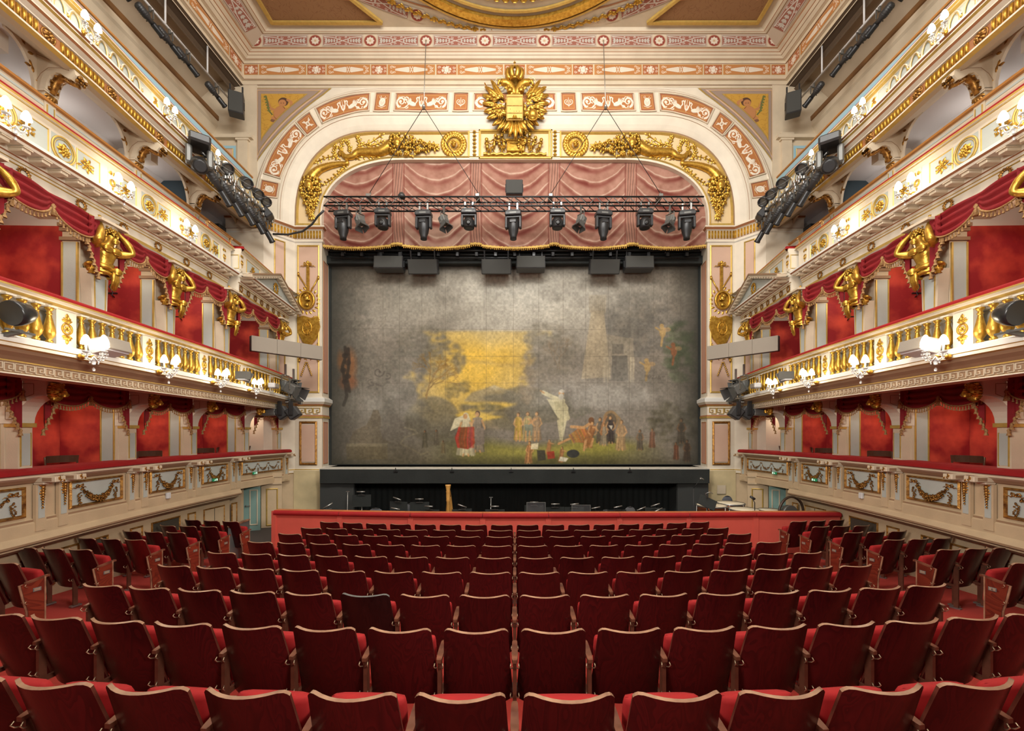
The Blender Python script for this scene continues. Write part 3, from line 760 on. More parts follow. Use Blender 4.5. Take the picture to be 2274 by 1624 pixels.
    p.ell(1246, 874, 6, 7, SK); p.ell(1246, 881, 6, 7, (206, 200, 180)); p.ell(1247, 869, 6, 4, (210, 204, 186)); p.line([(1254, 900), (1262, 930), (1240, 936), (1246, 975)], 7, (196, 186, 144), .8)
    # reclining group
    p.line([(1240, 986), (1270, 972), (1290, 976)], 5, SK); p.poly([(1262, 968), (1290, 946), (1310, 960), (1298, 984), (1272, 982)], (150, 98, 60))
    for k in range(12): t_ = k/11; p.line([(1264+30*t_, 966-16*t_), (1272+34*t_, 984-8*t_)], 3, [c*(.75+.5*rg.rand()) for c in (176, 116, 68)], .7, 3); p.line([(1268, 948), (1296, 950), (1310, 940)], 6, SK); p.ell(1312, 934, 6, 7, (110, 72, 44))
    fig(1305, 995, 60, (172, 112, 62), lean=10, arm=[(1322, 950), (1330, 958)]); fig(1332, 985, 58, (96, 84, 66)); p.line([(1300, 978), (1296, 1000)], 5, SK); p.line([(1316, 975), (1312, 990)], 5, SK)
    p.ell(1355, 932, 17, 20, (142, 112, 74)); p.ell(1355, 934, 13, 16, (96, 82, 62)); fig(1355, 985, 62, (58, 48, 44)); p.poly([(1350, 945), (1360, 945), (1357, 955)], (206, 198, 176)); fig(1377, 1000, 68, (176, 142, 98), lean=2); fig(1340, 990, 50, (142, 128, 102)); p.line([(1346, 925), (1336, 945), (1334, 965)], 4, (158, 110, 70)); p.line([(1364, 918), (1376, 930), (1372, 950)], 4, (148, 118, 76))
    # children with books
    for x, y, H in ((1173, 1030, 50), (1217, 1010, 34), (1245, 1028, 36)):
        fig(x, y, H, (176, 120, 72), lean=3, arm=[(x+12, y-H*.7)])
    p.poly([(1180, 986), (1196, 984), (1194, 998), (1178, 998)], (212, 198, 160)); p.poly([(1192, 1000), (1210, 1000), (1212, 1022), (1194, 1024)], (70, 66, 52)); p.poly([(1214, 1004), (1230, 1002), (1232, 1018), (1216, 1020)], (158, 66, 46)); p.poly([(1244, 1014), (1262, 1018), (1256, 1026), (1240, 1024)], (204, 196, 170)); p.ell(1272, 1008, 14, 9, (58, 58, 54))
    # dim figures right and left
    for x, y, H, c in ((1420, 1000, 46, (92, 82, 66)), (1447, 995, 44, (112, 74, 52)), (1500, 1022, 40, (118, 72, 48)), (1524, 1026, 50, (84, 62, 46)), (1512, 985, 56, (76, 66, 52)), (945, 995, 40, (92, 84, 62)), (970, 990, 36, (100, 90, 70)), (985, 1008, 30, (124, 106, 70))): fig(x, y, H, c, sk=(134, 96, 64), hair=(60, 48, 36))
    for x, y in ((1495, 780), (1436, 815), (1470, 738)):
        c = (138, 92, 62) if x > 1480 else (164, 138, 92); p.ell(x, y, 7, 12, c); p.ell(x-2, y-14, 5, 5, c); p.line([(x, y), (x-16, y-10)], 4, c); p.line([(x, y+8), (x-3, y+30)], 5, c); p.ell(x+10, y-6, 8, 5, (168, 138, 96), .7)
    for k, ch in enumerate(((0,), (1,), (2,), (3,), (4,), (5,))): # carved name on the rock, barely legible
        x = 1431+k*7.5; y = 832+k*1.0; c = (92, 84, 74)
        G_ = {0: [[(0, 7), (0, 0), (2.5, 4), (5, 0), (5, 7)]], 1: [[(0, 3.5), (1, 0), (4, 0), (5, 3.5), (4, 7), (1, 7), (0, 3.5)]], 2: [[(0, 0), (5, 0), (0, 7), (5, 7)]], 3: [[(0, 7), (2.5, 0), (5, 7)], [(1.2, 4.5), (3.8, 4.5)]], 4: [[(0, 7), (0, 0), (4, 0), (4, 3.5), (0, 3.5), (5, 7)]], 5: [[(0, 0), (5, 0)], [(2.5, 0), (2.5, 7)]]}[k]
        for q in G_: p.line([(x+a, y+b) for a, b in q], 1.1, c, .7)
    blur(2)
    # misty haze of the picture, canvas seams, colour darker toward sides and top
    mixa(np.clip((n-.5)*2.4, 0, 1)*np.clip(1-(Y-960)/30, 0, 1)*.42, (158, 153, 142)); mixa(np.clip((.5-n)*2.6, 0, 1)*.4, (78, 74, 64)); mixa(np.clip(G(1185, 640, 210, 50)*n2*1.2, 0, .5), (178, 174, 162)); mixa(np.clip(G(1190, 880, 330, 60)*n2*.35, 0, .3), (168, 164, 154))
    p.a *= (.86+.28*n3[..., None]); p.a *= (.9+.2*n2[..., None])
    for x in (790, 852, 888, 938, 990, 1080, 1140, 1196, 1250, 1300, 1350, 1396, 1450, 1480, 1510): p.line([(x, 592), (x, 1034)], .7, (86, 80, 70), .5)
    for y in (733, 792, 852, 912, 972): p.line([(735, y+rg.randn()), (1551, y+rg.randn())], .7, (92, 86, 74), .5)
    ed = np.maximum(np.clip(1-(X-735)/80, 0, 1), np.clip(1-(1551-X)/70, 0, 1)); mixa(ed**1.3*.8, (46, 46, 40)); mixa(np.clip(1-(Y-592)/20, 0, 1)*.5, (66, 64, 58))
    return p

# ---------------------------------------------------------------- theatre seat
def seat_backrest():
    mb = MB(); nu, nv, th = 12, 5, .02
    def S(u, v, f):
        z0 = .27+.035*abs(u)**6; z1 = .862+.004*u*u-.03*(max(0, abs(u)-.78)/.22)**2.5
        z = z0+(z1-z0)*v; w = .247-.03*v
        y = .11-.21*v+.085*u*u*(.5+.5*v)
        return Vector((u*w*(1-.02*f), y+f*th, z))
    U = [-1, -.96, -.9, -.8, -.6, -.4, -.2, 0, .2, .4, .6, .8, .9, .96, 1]; Vv = [i/nv for i in range(nv+1)]
    back = mb.grid([[S(u, v, 0) for u in U] for v in Vv]); front = mb.grid([[S(u, v, 1) for u in U][::-1] for v in Vv])
    mb.grid([[S(u, 1, 0) for u in U], [S(u, 1, 1)+Vector((0, 0, .004)) for u in U]], m=1, smooth=False)
    mb.grid([[S(u, 0, 1) for u in U], [S(u, 0, 0) for u in U]], m=1)
    for e in (-1, 1): mb.grid([[S(e, v, 0) for v in Vv], [S(e, v, 1) for v in Vv]], m=2)
    return mb
def seat_pad():
    mb = MB(); U = [-1+i/4 for i in range(9)]; Vv = [i/4 for i in range(5)]
    def S(u, v, f):
        z = .40+.29*v; w = .19; b = f*(1-abs(u)**4)**.5*(1-abs(2*v-1)**4)**.5
        return Vector((u*w, .11-.21*(z-.27)/.59+.085*u*u*.8+.021+.045*b, z))
    mb.grid([[S(u, v, 1) for u in U] for v in Vv]); return mb
def seat_cushion():
    mb = MB(); rows = []
    for i in range(9):
        t = i/8; a = -PI/2+PI*t; z = .515+.2*(abs(sin(a))**.6)*(1 if a > 0 else -1); s_ = max(.12, cos(a)**.35) if abs(cos(a)) > 1e-3 else .12
        row = []
        for k in range(12):
            q = 2*PI*k/12; cx, sy = cos(q), sin(q)
            row.append(Vector((.205*(abs(cx)**.5)*(1 if cx > 0 else -1)*(.9+.1*s_), .215+.055*s_*(abs(sy)**.7)*(1 if sy > 0 else -1)-.06*(t-.5), z)))
        rows.append(row)
    ids = mb.grid(rows, cv=True); mb.face(ids[0][::-1]); mb.face(ids[-1]); return mb
EDGE = mat('dark_worn_edge', srgb(104, 52, 40), .35, var=.5, vscale=10)
ARMW = mat('brown_armrest_wood', srgb(120, 74, 54), .3, var=.45, vscale=9, col2=srgb(76, 38, 28))
STDW = mat('brown_standard_wood', srgb(100, 58, 42), .4, var=.4, vscale=9)
def build_seat_meshes():
    S = {}
    S['back'] = seat_backrest(); S['pad'] = seat_pad(); S['cush'] = seat_cushion()
    me = {'back': S['back'].mesh('seat_backrest', [MAHOG, WOODT, EDGE]), 'backb': S['back'].mesh('seat_backrest_black', [MAHOGB, GREYM, MAHOGB]), 'backr': S['back'].mesh('seat_backrest_red', [MAHOGR, WOODT, EDGE]),
          'pad': S['pad'].mesh('seat_pad', SEATV), 'cush': S['cush'].mesh('seat_cushion', SEATV)}
    mb = MB(); mb.box(-.013, .013, .05, .1, .02, .6); mb.box(-.012, .012, .06, .26, .30, .335)
    me['leg'] = mb.mesh('seat_standard', STDW)
    mb = MB(); mb.box(-.028, .028, .02, .14, 0, .02)
    me['foot'] = mb.mesh('seat_foot', STEEL)
    mb = MB()
    rows = []
    for y, w, z in ((.03, .015, .6), (.05, .019, .602), (.1, .021, .61), (.17, .019, .625), (.23, .016, .633), (.25, .011, .63)):
        rows.append([(-w, y, z), (w, y, z), (w, y, z+.024), (-w, y, z+.024)])
    ids = mb.grid(rows, cv=True, smooth=False); mb.face(ids[0][::-1]); mb.face(ids[-1])
    me['arm'] = mb.mesh('seat_armrest', ARMW)
    mb = MB()
    for z in (.56, .36):
        for sg in (-1, 1): mb.tube([(sg*.016, .05, z), (sg*.027, .03, z+.008), (sg*.03, .015, z+.028), (sg*.027, .03, z+.042)], .0042, 5)
    me['hook'] = mb.mesh('seat_hook', mat('old_brass', srgb(196, 172, 140), .35, .8))
    mb = MB(); n = [(-.01, .6), (.2, .64), (.2, .0), (.06, .0), (.05, .28), (.015, .45)]
    T = Matrix(((0, 1, 0, 0), (1, 0, 0, 0), (0, 0, 1, 0), (0, 0, 0, 1)))
    mb.T = T; mb.prism(n, -.016, .016); me['endp'] = mb.mesh('seat_end_panel', PANELW)
    mb = MB(); mb.T = T
    for a, b in ((n[0], n[5]), (n[5], n[4]), (n[4], n[3]), (n[1], n[2])): mb.bar((a[0], 0, a[1]), (b[0], 0, b[1]), .014, .036)
    me['ende'] = mb.mesh('seat_panel_edge', WOODT)
    mb = MB(); mb.bbox(.017, .021, .09, .165, .49, .535, .002); mb.bbox(.020, .0225, .1, .155, .498, .527, .001, 1)
    me['plate'] = mb.mesh('seat_number_plate', [GREYM, mat('engraved_brass', srgb(176, 160, 138), .4, .6)])
    return me
# ================================================================ THE SETTING
def floorz(Y): return max(-.02, .811-.0957*Y)
YP = 13.0
def msweep(V2, mb, prof, mrow=None, m=0, uv=False):
    """sweep (offset, z) profile along a polyline plan with mitred corners; normal = right of travel"""
    P = [Vector(p) for p in V2]; n = len(P); off = []
    for i in range(n):
        ns = []
        if i > 0: d = (P[i]-P[i-1]).normalized(); ns.append(Vector((d.y, -d.x)))
        if i < n-1: d = (P[i+1]-P[i]).normalized(); ns.append(Vector((d.y, -d.x)))
        off.append(ns[0] if len(ns) == 1 else (ns[0]+ns[1])/(1+ns[0].dot(ns[1])))
    rows = [[(P[i].x+off[i].x*o, P[i].y+off[i].y*o, z) for i in range(n)] for o, z in prof]
    mb.grid(rows, smooth=False, mrow=mrow, m=m)

# ---- floor
mb = MB(); rows = []
for i in range(28):
    Y = -1.5+i*(9.9+1.5)/27; rows.append([(x, Y, floorz(Y)) for x in (-8.2, -4, 0, 4, 8.2)])
mb.grid(rows, smooth=False); struct(mb.build('floor', CARPET))
mb = MB(); mb.box(-8.3, 8.3, 9.62, 15, -.62, -.5); mb.box(-7.8, -5.7, 9.55, 9.6, -.55, -.03)
struct(mb.build('floor_of_orchestra_pit', mat('black_pit_floor', (.02, .02, .02), .8)))

# ---- side curves (left side plans)
C_BOX = Curve([(-6.2, -1.5), (-6.55, 2), (-6.84, 5.63), (-7.07, 7.89), (-7.11, 10.4), (-6.82, 12.8)])
C_CIR = Curve([(-5.15, -1.5), (-5.3, 2), (-5.45, 4.48), (-5.69, 6.58), (-5.98, 8.74), (-6.35, 10.9), (-6.76, 12.85)])
C_BAL = Curve([(-6.1, -1.5), (-6.2, 2), (-6.3, 5.18), (-6.4, 8.2), (-6.52, 9.72)])
C_BAL2 = Curve([(-6.33, 9.78), (-6.55, 11.3), (-6.76, 12.8)])
C_TOP = Curve([(-6.9, -1.5), (-7.0, 3), (-7.13, 6.84), (-7.29, 8.81), (-7.44, 12.95)])

# ---- lower auditorium wall (under the boxes)
ZR = E-.52
tL = C_BOX.atpx(531)
M8 = [REDR, WOODT, CREAM2, SHADOWL, PLINTH, GOLDS, GREYB, BROWNL]
mb = MB()
C_BOX.sweep(mb, [(-.42, ZR-.03), (-.38, ZR), (.04, ZR), (.09, ZR-.03), (.09, ZR-.075), (.06, ZR-.09)], n=40, mrow=[0]*6, smooth=False)
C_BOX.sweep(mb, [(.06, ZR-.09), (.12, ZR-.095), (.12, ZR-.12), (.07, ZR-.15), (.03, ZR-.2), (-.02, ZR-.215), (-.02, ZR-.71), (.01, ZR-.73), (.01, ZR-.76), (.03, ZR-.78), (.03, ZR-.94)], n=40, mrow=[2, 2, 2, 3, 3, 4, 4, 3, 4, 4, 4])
C_BOX.sweep(mb, [(.03, ZR-.94), (.05, ZR-.96), (.08, ZR-1.03), (.08, ZR-1.06), (.02, ZR-1.09), (.02, ZR-1.11), (-.03, ZR-1.13), (-.1, ZR-1.17), (-.26, ZR-1.2), (-.26, -.2)], 0, tL, n=32, mrow=[4, 4, 3, 3, 4, 3, 3, 3, 4])
C_BOX.sweep(mb, [(.03, ZR-.94), (-.3, ZR-.94)], tL, None, n=6, m=4)
wl = struct(mb.build('wall_left_under_boxes', M8)); L_(wl)
def panel_on(curve, px0, px1, off): return curve.atpx(px0, off), curve.atpx(px1, off)
for i, (a, b, sw) in enumerate(((-150, 52, 1), (150, 270, 1), (330, 408, 1), (447, 504, 1), (535, 625, 3))):
    t0, t1 = panel_on(C_BOX, a, b, -.02) if a > 0 else (C_BOX.atpx(52, -.02)-1.55, C_BOX.atpx(52, -.02)); w = t1-t0
    z0, z1 = (ZR-.68, ZR-.25)
    if i == 4: z0 = ZR-.6
    o = thing('garland_relief_panel', ('light blue panel with gilt fruit garland, %s left box front' % ('nearest camera on the', 'second nearest on the', 'third nearest on the', 'behind the exit sign on the', 'triple swag over the door,')[i]), 'relief', C_BOX.frame((t0+t1)/2, -.02))
    x0, x1 = -w/2, w/2
    m2 = MB(); frame_rect(m2, x0, x1, z0, z1, .042, .05, 0); m2.build('panel_frame', GOLDD, o)
    m2 = MB(); panel(m2, x0+.03, x1-.03, z0+.03, z1-.03, -.012); m2.build('panel_ground', GREYB, o)
    m2 = MB(); n = sw; zz = z1-.14; W_ = (w-.34)/n
    for k in range(n):
        a_ = -w/2+.17+W_*k; s_ = .085 if n == 1 else .05
        swag(m2, (a_+.05, -.02, zz), (a_+W_-.05, -.02, zz), .19 if n == 1 else .1, .06 if n == 1 else .035, 44 if n == 1 else 14)
    for k in range(n+1):
        a_ = -w/2+.17+W_*k; s_ = .085 if n == 1 else .05
        bow(m2, (a_, -.02, zz+.04), s_*(.9 if n > 1 else 1)); grapes(m2, (a_, -.03, zz-.06), .2 if n == 1 else .1, s_*.5, 16)
    m2.build('gilt_garland', GOLDD, o); L_(o)
for i, (a, b) in enumerate(((84, 134), (287, 317), (418, 437), (514, 527), (633, 641))):
    for j, px in enumerate((a, b)):
        if i == 4 and j: continue
        t = C_BOX.atpx(px, 0); M = C_BOX.frame(t, 0)
        o = thing('console_block', 'cream console block with gilt drop, %s of pair %s from left end of box front' % (('first', 'second')[j], ('one', 'two', 'three', 'four', 'five')[i]), 'bracket', M)
        m2 = MB(); m2.bbox(-.08, .08, -.3, 0, ZR-.2, ZR-.12, .008); m2.bbox(-.07, .07, -.14, 0, ZR-.235, ZR-.2, .01)
        for k in (-1, 1): m2.box(k*.08-.003, k*.08+.003, -.25, -.13, ZR-.185, ZR-.135, 1)
        m2.build('block', [CREAM2, SHADOWL], o)
        m2 = MB(); m2.T = Matrix.Translation((0, -.3, ZR-.16))
        for k in range(5): m2.leaf((-.04+.02*k, 0, 0), k*1.3, .05, .03, .015)
        m2.build('gilt_rosette', GOLDD, o)
        m2 = MB(); m2.box(-.075, .075, -.045, 0, ZR-.9, ZR-.235); m2.box(-.045, .045, -.052, -.04, ZR-.72, ZR-.25, 1)
        m2.build('pilaster_strip', [PLINTH, GREYB], o)
        m2 = MB(); drop(m2, (0, -.055, ZR-.27), .34, .045, 9); m2.build('gilt_bellflower_drop', GOLDD, o); L_(o)
# dado panels, grilles and small doors below the ledge
for i, (a, b, kind) in enumerate(((60, 120, 'grille'), (135, 175, 'plain'), (190, 240, 'grille'), (288, 316, 'plain'), (335, 400, 'grille'), (416, 434, 'plain'), (451, 499, 'door'), (513, 526, 'plain'))):
    t0, t1 = C_BOX.atpx(a, -.26), C_BOX.atpx(b, -.26); w = t1-t0; M = C_BOX.frame((t0+t1)/2, -.26); Y = M.translation.y
    zt = ZR-1.32; zb = max(floorz(Y)+.15, zt-.75) if kind != 'door' else floorz(Y)+.05
    m2 = MB(); frame_rect(m2, -w/2, w/2, zb, zt, .035, .03, 0)
    if kind == 'grille':
        panel(m2, -w/2, w/2, zb, zt, -.005, 1)
    elif kind == 'door':
        panel(m2, -w/2, w/2, zb, zt, -.012, 2); m2.box(-.004, .004, -.02, -.01, zb, zt, 1); m2.box(.02, .03, -.05, -.01, zt-.5, zt-.4, 3); m2.box(.02, .09, -.06, -.045, zt-.43, zt-.415, 3)
    else: panel(m2, -w/2+.02, w/2-.02, zb+.02, zt-.02, -.008, 2)
    o = struct(m2.build('trim_%s' % ('vent_grille' if kind == 'grille' else 'dado_panel' if kind == 'plain' else 'cupboard_door'), [GOLDD, mat('wire_mesh_grey', srgb(92, 86, 74), .6, .3, var=.5, vscale=90), PLINTH, GOLDD])); o.matrix_world = M; L_(o)
# doorway under the last box: teal leaf standing open, cream leaf, side wall
def dpt(px, Y, z): return Vector((xat(px, Y), Y, z))
mb = MB()
A, B = dpt(536, 11.6, 0), dpt(578, 11.75, 0)
zt = ZR-.97
for (P, Q, mm) in ((A, B, 0),):
    d = (Q-P); M = frm(P, d); mb.T = M; w = d.length
    mb.box(0, w, 0, .05, -.1, zt+.25, 0); frame_rect(mb, w*.42, w-.06, .15, zt-.1, .03, .02, 2); mb.box(0, w, -.02, 0, zt-.02, zt+.05, 2)
    mb.box(.1, .22, -.05, -.035, zt-.55, zt-.53, 3); mb.box(.1, .12, -.05, 0, zt-.56, zt-.52, 3)
mb.T = None
o = struct(mb.build('door_1', [TEAL, TEALD, CREAM2, STEEL])); L_(o)
mb = MB(); P, Q = dpt(580, 12.0, 0), dpt(626, 12.2, 0); M = frm(P, Q-P); w = (Q-P).length; mb.T = M
mb.box(0, w, 0, .05, -.1, zt+.32, 0); frame_rect(mb, .12, w-.1, .05, zt-.12, .035, .025, 1); mb.box(.02, w, -.05, 0, zt, zt+.05, 0); mb.box(.02, w, -.03, 0, zt+.2, zt+.24, 0)
mb.T = None
o = struct(mb.build('door_2', [PLINTH, GOLDS])); L_(o)
mb = MB(); mb.box(-8.4, -7.3, 11.3, 11.4, -.1, zt+.1, 0); mb.box(-8.4, xat(536, 11.7)-.0, 12.25, 12.35, -.3, ZR-.3, 0); mb.box(-9, -6.9, 12.45, 12.5, -.6, ZR, 0)
o = struct(mb.build('wall_left_beside_door', [PLINTH])); L_(o)
mb = MB(); mb.box(-7.9, -5.75, 9.5, 12.4, -.06, -.0); o = struct(mb.build('floor_beside_pit_left', mat('dark_aisle_mat', srgb(70, 62, 58), .9))); L_(o)

# ---- boxes: shells for two tiers
def tier_shell(name, curve, z0, z1, back, redtop, zo_, m_white=WHITEP):
    mb = MB()
    curve.sweep(mb, [(-.3, z0), (-back, z0), (-back, redtop), (-back+.03, redtop), (-back+.03, redtop+.04), (-back, redtop+.04), (-back, z1), (zo_, z1)], n=36, mrow=[3, 0, 1, 1, 1, 2, 2], smooth=False)
    o = struct(mb.build(name, [REDW, BROWNL, m_white, CARPET])); L_(o); return o
ZC = E+1.646; ZB = E+4.3; ZT = E+6.98
tier_shell('wall_left_of_boxes', C_BOX, ZR-.75, E+.80, 1.35, E+.68, .0)
tier_shell('wall_left_of_dress_circle', C_CIR, ZC-.8, ZB-.85, 2.1, ZB-1.14, -1.2)

BAYS = [(4.25, 'first'), (6.1, 'second'), (8.0, 'third'), (9.6, 'fourth'), (11.3, 'fifth'), (12.55, 'last')]
def box_chair_mesh():
    mb = MB(); pts = []
    rows = []
    for k in range(9):
        u = -1+k/4; x = u*.2; y = -.2+.09*u*u
        rows.append([(x, y, .80), (x, y+.018, .80), (x, y+.018+.03, .92), (x, y+.03, .92)])
    mb.grid(rows, cv=True, smooth=False); b = mb
    lg = MB()
    for sx in (-1, 1):
        lg.tube([(sx*.2, -.12, .9), (sx*.185, -.1, .45), (sx*.19, -.16, 0)], .015, 5); lg.tube([(sx*.17, .2, .43), (sx*.19, .24, 0)], .015, 5)
    st = MB(); st.lathe([(.19, .425), (.21, .435), (.21, .455), (.17, .465)], 12)
    return b.mesh('chair_back_rail', WOODDK), lg.mesh('chair_leg_frame', WOODDK), st.mesh('chair_seat', WOODDK)
# piers with consoles between the boxes
for i, (Y, od) in enumerate(BAYS):
    t = C_BOX.atY(Y); M = C_BOX.frame(t, 0); last = i == 5
    mb = MB(); off = .15
    mb.box(-.1, .1, off, off+.16, ZR-.05, ZR+.6, 0)
    mb.box(-.1, .1, off+.16, 1.34, ZR-.4, E+.80, 2)            # partition between two boxes
    if not last:
        mb.box(-.115, .115, off+.22, off+.46, ZR-.3, E+.74, 3); mb.box(-.11, .11, off+.16, off+.22, ZR-.3, E+.78, 0)
        for yy in (off+.225, off+.455): mb.box(-.125, .125, yy-.012, yy+.012, ZR-.3, E+.74, 4)
    mb.box(-.065, .065, off-.008, off, ZR+.04, ZR+.5, 1)
    for x_ in (-1, 1): mb.box(x_*.07-.006, x_*.07+.006, off-.014, off, ZR+.03, ZR+.51, 4)
    mb.box(-.12, .12, off-.04, off+.16, ZR+.59, ZR+.65, 4)
    o = struct(mb.build('trim_box_pier', [CREAM2, GREYB, REDW, GREYB, GOLDS])); o.matrix_world = M; L_(o)
    o = thing('console_bracket', 'cream scroll console with gilt lion mask over the %s pier of left boxes' % od, 'bracket', M)
    mb = MB(); T = Matrix(((0, 1, 0, 0), (-1, 0, 0, 0), (0, 0, 1, 0), (0, 0, 0, 1))); mb.T = T
    zt = E+.775; zb = ZR+.64; zm = zt-.26
    poly = [(-.35, zb), (-.15, zb)]+[(-.15+.36*(1-cos(a)), zb+(zm-zb)*sin(a)) for a in [PI/2*k/7 for k in range(1, 8)]]+[(.23, zm), (.23, zt-.05), (-.35, zt-.05)]
    mb.prism(poly, -.13, .13, 0); mb.prism([(-.35, zt-.05), (.34, zt-.05), (.34, zt), (-.35, zt)], -.17, .17, 0)
    for s_ in (-1, 1):
        q = [(-.28, zb+.06), (-.2, zb+.06), (-.15, zb+.24), (-.05, zb+.36), (.08, zb+.42), (.08, zt-.09), (-.28, zt-.09), (-.28, zb+.06)]
        for a, b in zip(q, q[1:]): mb.bar((a[0], s_*.13, a[1]), (b[0], s_*.13, b[1]), .006, .006, 1)
    mb.build('scroll_block', [CREAM, SHADOWL], o)
    mb = MB(); lionmask(mb, (0, -.24, zt-.19), .28); mb.build('lion_mask', GOLD, o); L_(o)

# valances
def valance_parts(o, L, z, d0, d1, nsw, tails=True, tl=.5):
    mb = MB(); fr = MB(); nx = 14*nsw; rows = []
    def low(x):
        f = (x/L*nsw) % 1.0; return d0+(d1-d0)*(4*f*(1-f))**.7
    for j in range(17):
        v = j/16; rows.append([(-L/2+L*k/nx, -.02-.06*abs(sin(v*3.5*PI+1.2*sin(PI*((k/14) % 1))))**.8*(.3+.7*sin(PI*((k/14) % 1)))-.03*v*sin(PI*((k/14.) % 1)), z-v*low(L*k/nx)) for k in range(nx+1)])
    mb.grid(rows); mb.build('swag_cloth', REDV, o)
    pts = [(-L/2+L*k/nx, -.06-.03*sin(PI*((k/14.) % 1)), z-low(L*k/nx)) for k in range(nx+1)]
    fr.tube(pts, .014, 4, caps=False)
    n = int(L/.05)
    for k in range(n):
        x = -L/2+L*(k+.5)/n; zz = z-low(x+L/2)
        fr.lathe([(.004, zz), (.013, zz-.025), (.009, zz-.035), (.018, zz-.075)], 4, (x, -.065, 0), caps=False)
    for k in range(nsw+1):
        x = -L/2+L*k/nsw; fr.lathe([(.01, z-d0+.03), (.028, z-d0), (.016, z-d0-.03), (.04, z-d0-.13)], 6, (x, -.07, 0))
    fr.build('gold_fringe', FRINGE, o)
    if tails:
        for sg in (-1, 1):
            tm = MB(); tf = MB()
            x0 = sg*L/2; rows = []
            for j in range(6):
                v = j/5; rows.append([(x0-sg*(.015+.19*u), -.05-.03*cos(u*4*PI), z-v*(tl*(1-.55*u))) for u in [q/8 for q in range(9)]])
            tm.grid(rows)
            for q in range(6):
                u = q/5.; tf.lathe([(.008, 0), (.024, -.03), (.014, -.05), (.03, -.1)], 5, (x0-sg*(.015+.19*u), -.06, z-tl*(1-.55*u)), caps=False)
            q_ = tm.build('side_tail', REDV, o); tf.build('tail_tassel', FRINGE, q_)
for i in range(5):
    t0, t1 = C_BOX.atY(BAYS[i][0]), C_BOX.atY(BAYS[i+1][0]); L = t1-t0-.3
    o = thing('swag_valance', 'deep red velvet swag valance with tasselled fringe, %s box from the left end, lower tier' % BAYS[i][1], 'curtain', C_BOX.frame((t0+t1)/2, -.12), 'box valances')
    valance_parts(o, L, E+.79, .22, .38, 2, True, .74); L_(o)

# ---- dress circle parapet
mb = MB()
Z = ZC
C_CIR.sweep(mb, [(-.34, Z-.05), (-.3, Z), (.03, Z), (.06, Z-.025), (.06, Z-.06)], n=40, m=0)
C_CIR.sweep(mb, [(.06, Z-.06), (.1, Z-.065), (.1, Z-.085), (.06, Z-.1), (.06, Z-.115), (.02, Z-.14), (.0, Z-.175), (-.22, Z-.175)], n=40, mrow=[1, 2, 1, 1, 2, 1, 1])
C_CIR.sweep(mb, [(-.2, Z-.17), (-.2, Z-.62)], n=40, m=4)
C_CIR.sweep(mb, [(-.22, Z-.60), (.06, Z-.60), (.06, Z-.635), (.2, Z-.64), (.2, Z-.7), (.19, Z-.71), (.19, Z-.745), (.14, Z-.755), (.12, Z-.79), (.06, Z-.83), (.02, Z-.865), (.02, Z-.88), (.0, Z-.885), (.0, Z-.995), (.015, Z-1.0), (.015, Z-1.015), (-.2, Z-1.02), (-.9, Z-.86)],
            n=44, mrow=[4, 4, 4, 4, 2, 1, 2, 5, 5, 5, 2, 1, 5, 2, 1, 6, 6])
bal = struct(mb.build('balustrade_wall_left_dress_circle', [REDR, CREAM, GOLDS, GREYB, WHITEP, SHADOWL, TAUPE])); L_(bal)
# greek key band, real relief
def greek_key(mb, curve, off, z0, h, t0, t1, m=0):
    per = h*1.15; n = int((t1-t0)/per); per = (t1-t0)/n; w = h*.1
    path = [(0, .06), (0, .94), (.86, .94), (.86, .3), (.42, .3), (.42, .62), (.62, .62)]
    for k in range(n):
        ta = t0+per*k
        for (a, b), (c, d) in zip(path, path[1:]):
            P = curve.P(ta+per*a, off+.006, z0+h*b); Q = curve.P(ta+per*c, off+.006, z0+h*d); mb.bar(P, Q, w, w*.8, m)
        mb.bar(curve.P(ta+per*.0, off+.006, z0+h*.06), curve.P(ta+per*.62, off+.006, z0+h*.06), w, w*.8, m)
mb = MB(); greek_key(mb, C_CIR, .0, Z-.988, .095, C_CIR.atY(3.2), C_CIR.L); o = mb.build('greek_key_band', CREAM2, bal)
# balusters
prof = [(.028, 0), (.036, .012), (.036, .03), (.022, .04), (.03, .055), (.052, .09), (.06, .13), (.056, .17), (.04, .24), (.026, .31), (.022, .34), (.034, .35), (.024, .36), (.022, .38), (.034, .395), (.042, .405), (.042, .425)]
mb = MB(); mb.lathe(prof, 12); mb.T = None; mb.box(-.05, .05, -.05, .05, -.02, .0, 1); mb.box(-.05, .05, -.05, .05, .42, .435, 1)
me_bal = mb.mesh('baluster', [GOLD, CREAM])
peds = [C_CIR.atpx(px, .03) for px in (148, 331, 453, 541, 603, 643)]
peds = [peds[0]-1.32]+peds
for i, t in enumerate(peds):
    mb = MB(); M = C_CIR.frame(t, .0); mb.T = M; mb.box(-.13, .13, -.03, .08, Z-.6, Z-.17)
    q = mb.build('pedestal', CREAM, bal)
    mb = MB(); mb.T = M; y = -.036; zc = Z-.385
    ring(mb, (0, y, zc), .062, .062, .012); rosette(mb, (0, y, zc), .045, 6, .02)
    for sg in (-1, 1):
        for k in range(6): a = PI/2*sg+(k-2.5)*.45; mb.leaf((0, y, zc+sg*.075), a, .08, .035, .02)
        mb.leaf((0, y, zc+sg*.12), PI/2*sg, .07, .05, .02); mb.blob((0, y-.01, zc+sg*.13), .02)
    mb.build('gilt_ornament', GOLD, q)
    if i+1 < len(peds):
        t2 = peds[i+1]; g = t2-t-.26; n = 7
        for k in range(n):
            tt = t+.13+g*(k+.5)/n; P = C_CIR.P(tt, .02, Z-.6)
            o = obj('baluster', me_bal, bal, Matrix.Translation(P))
# soffit brackets line is the tier shell's own ceiling

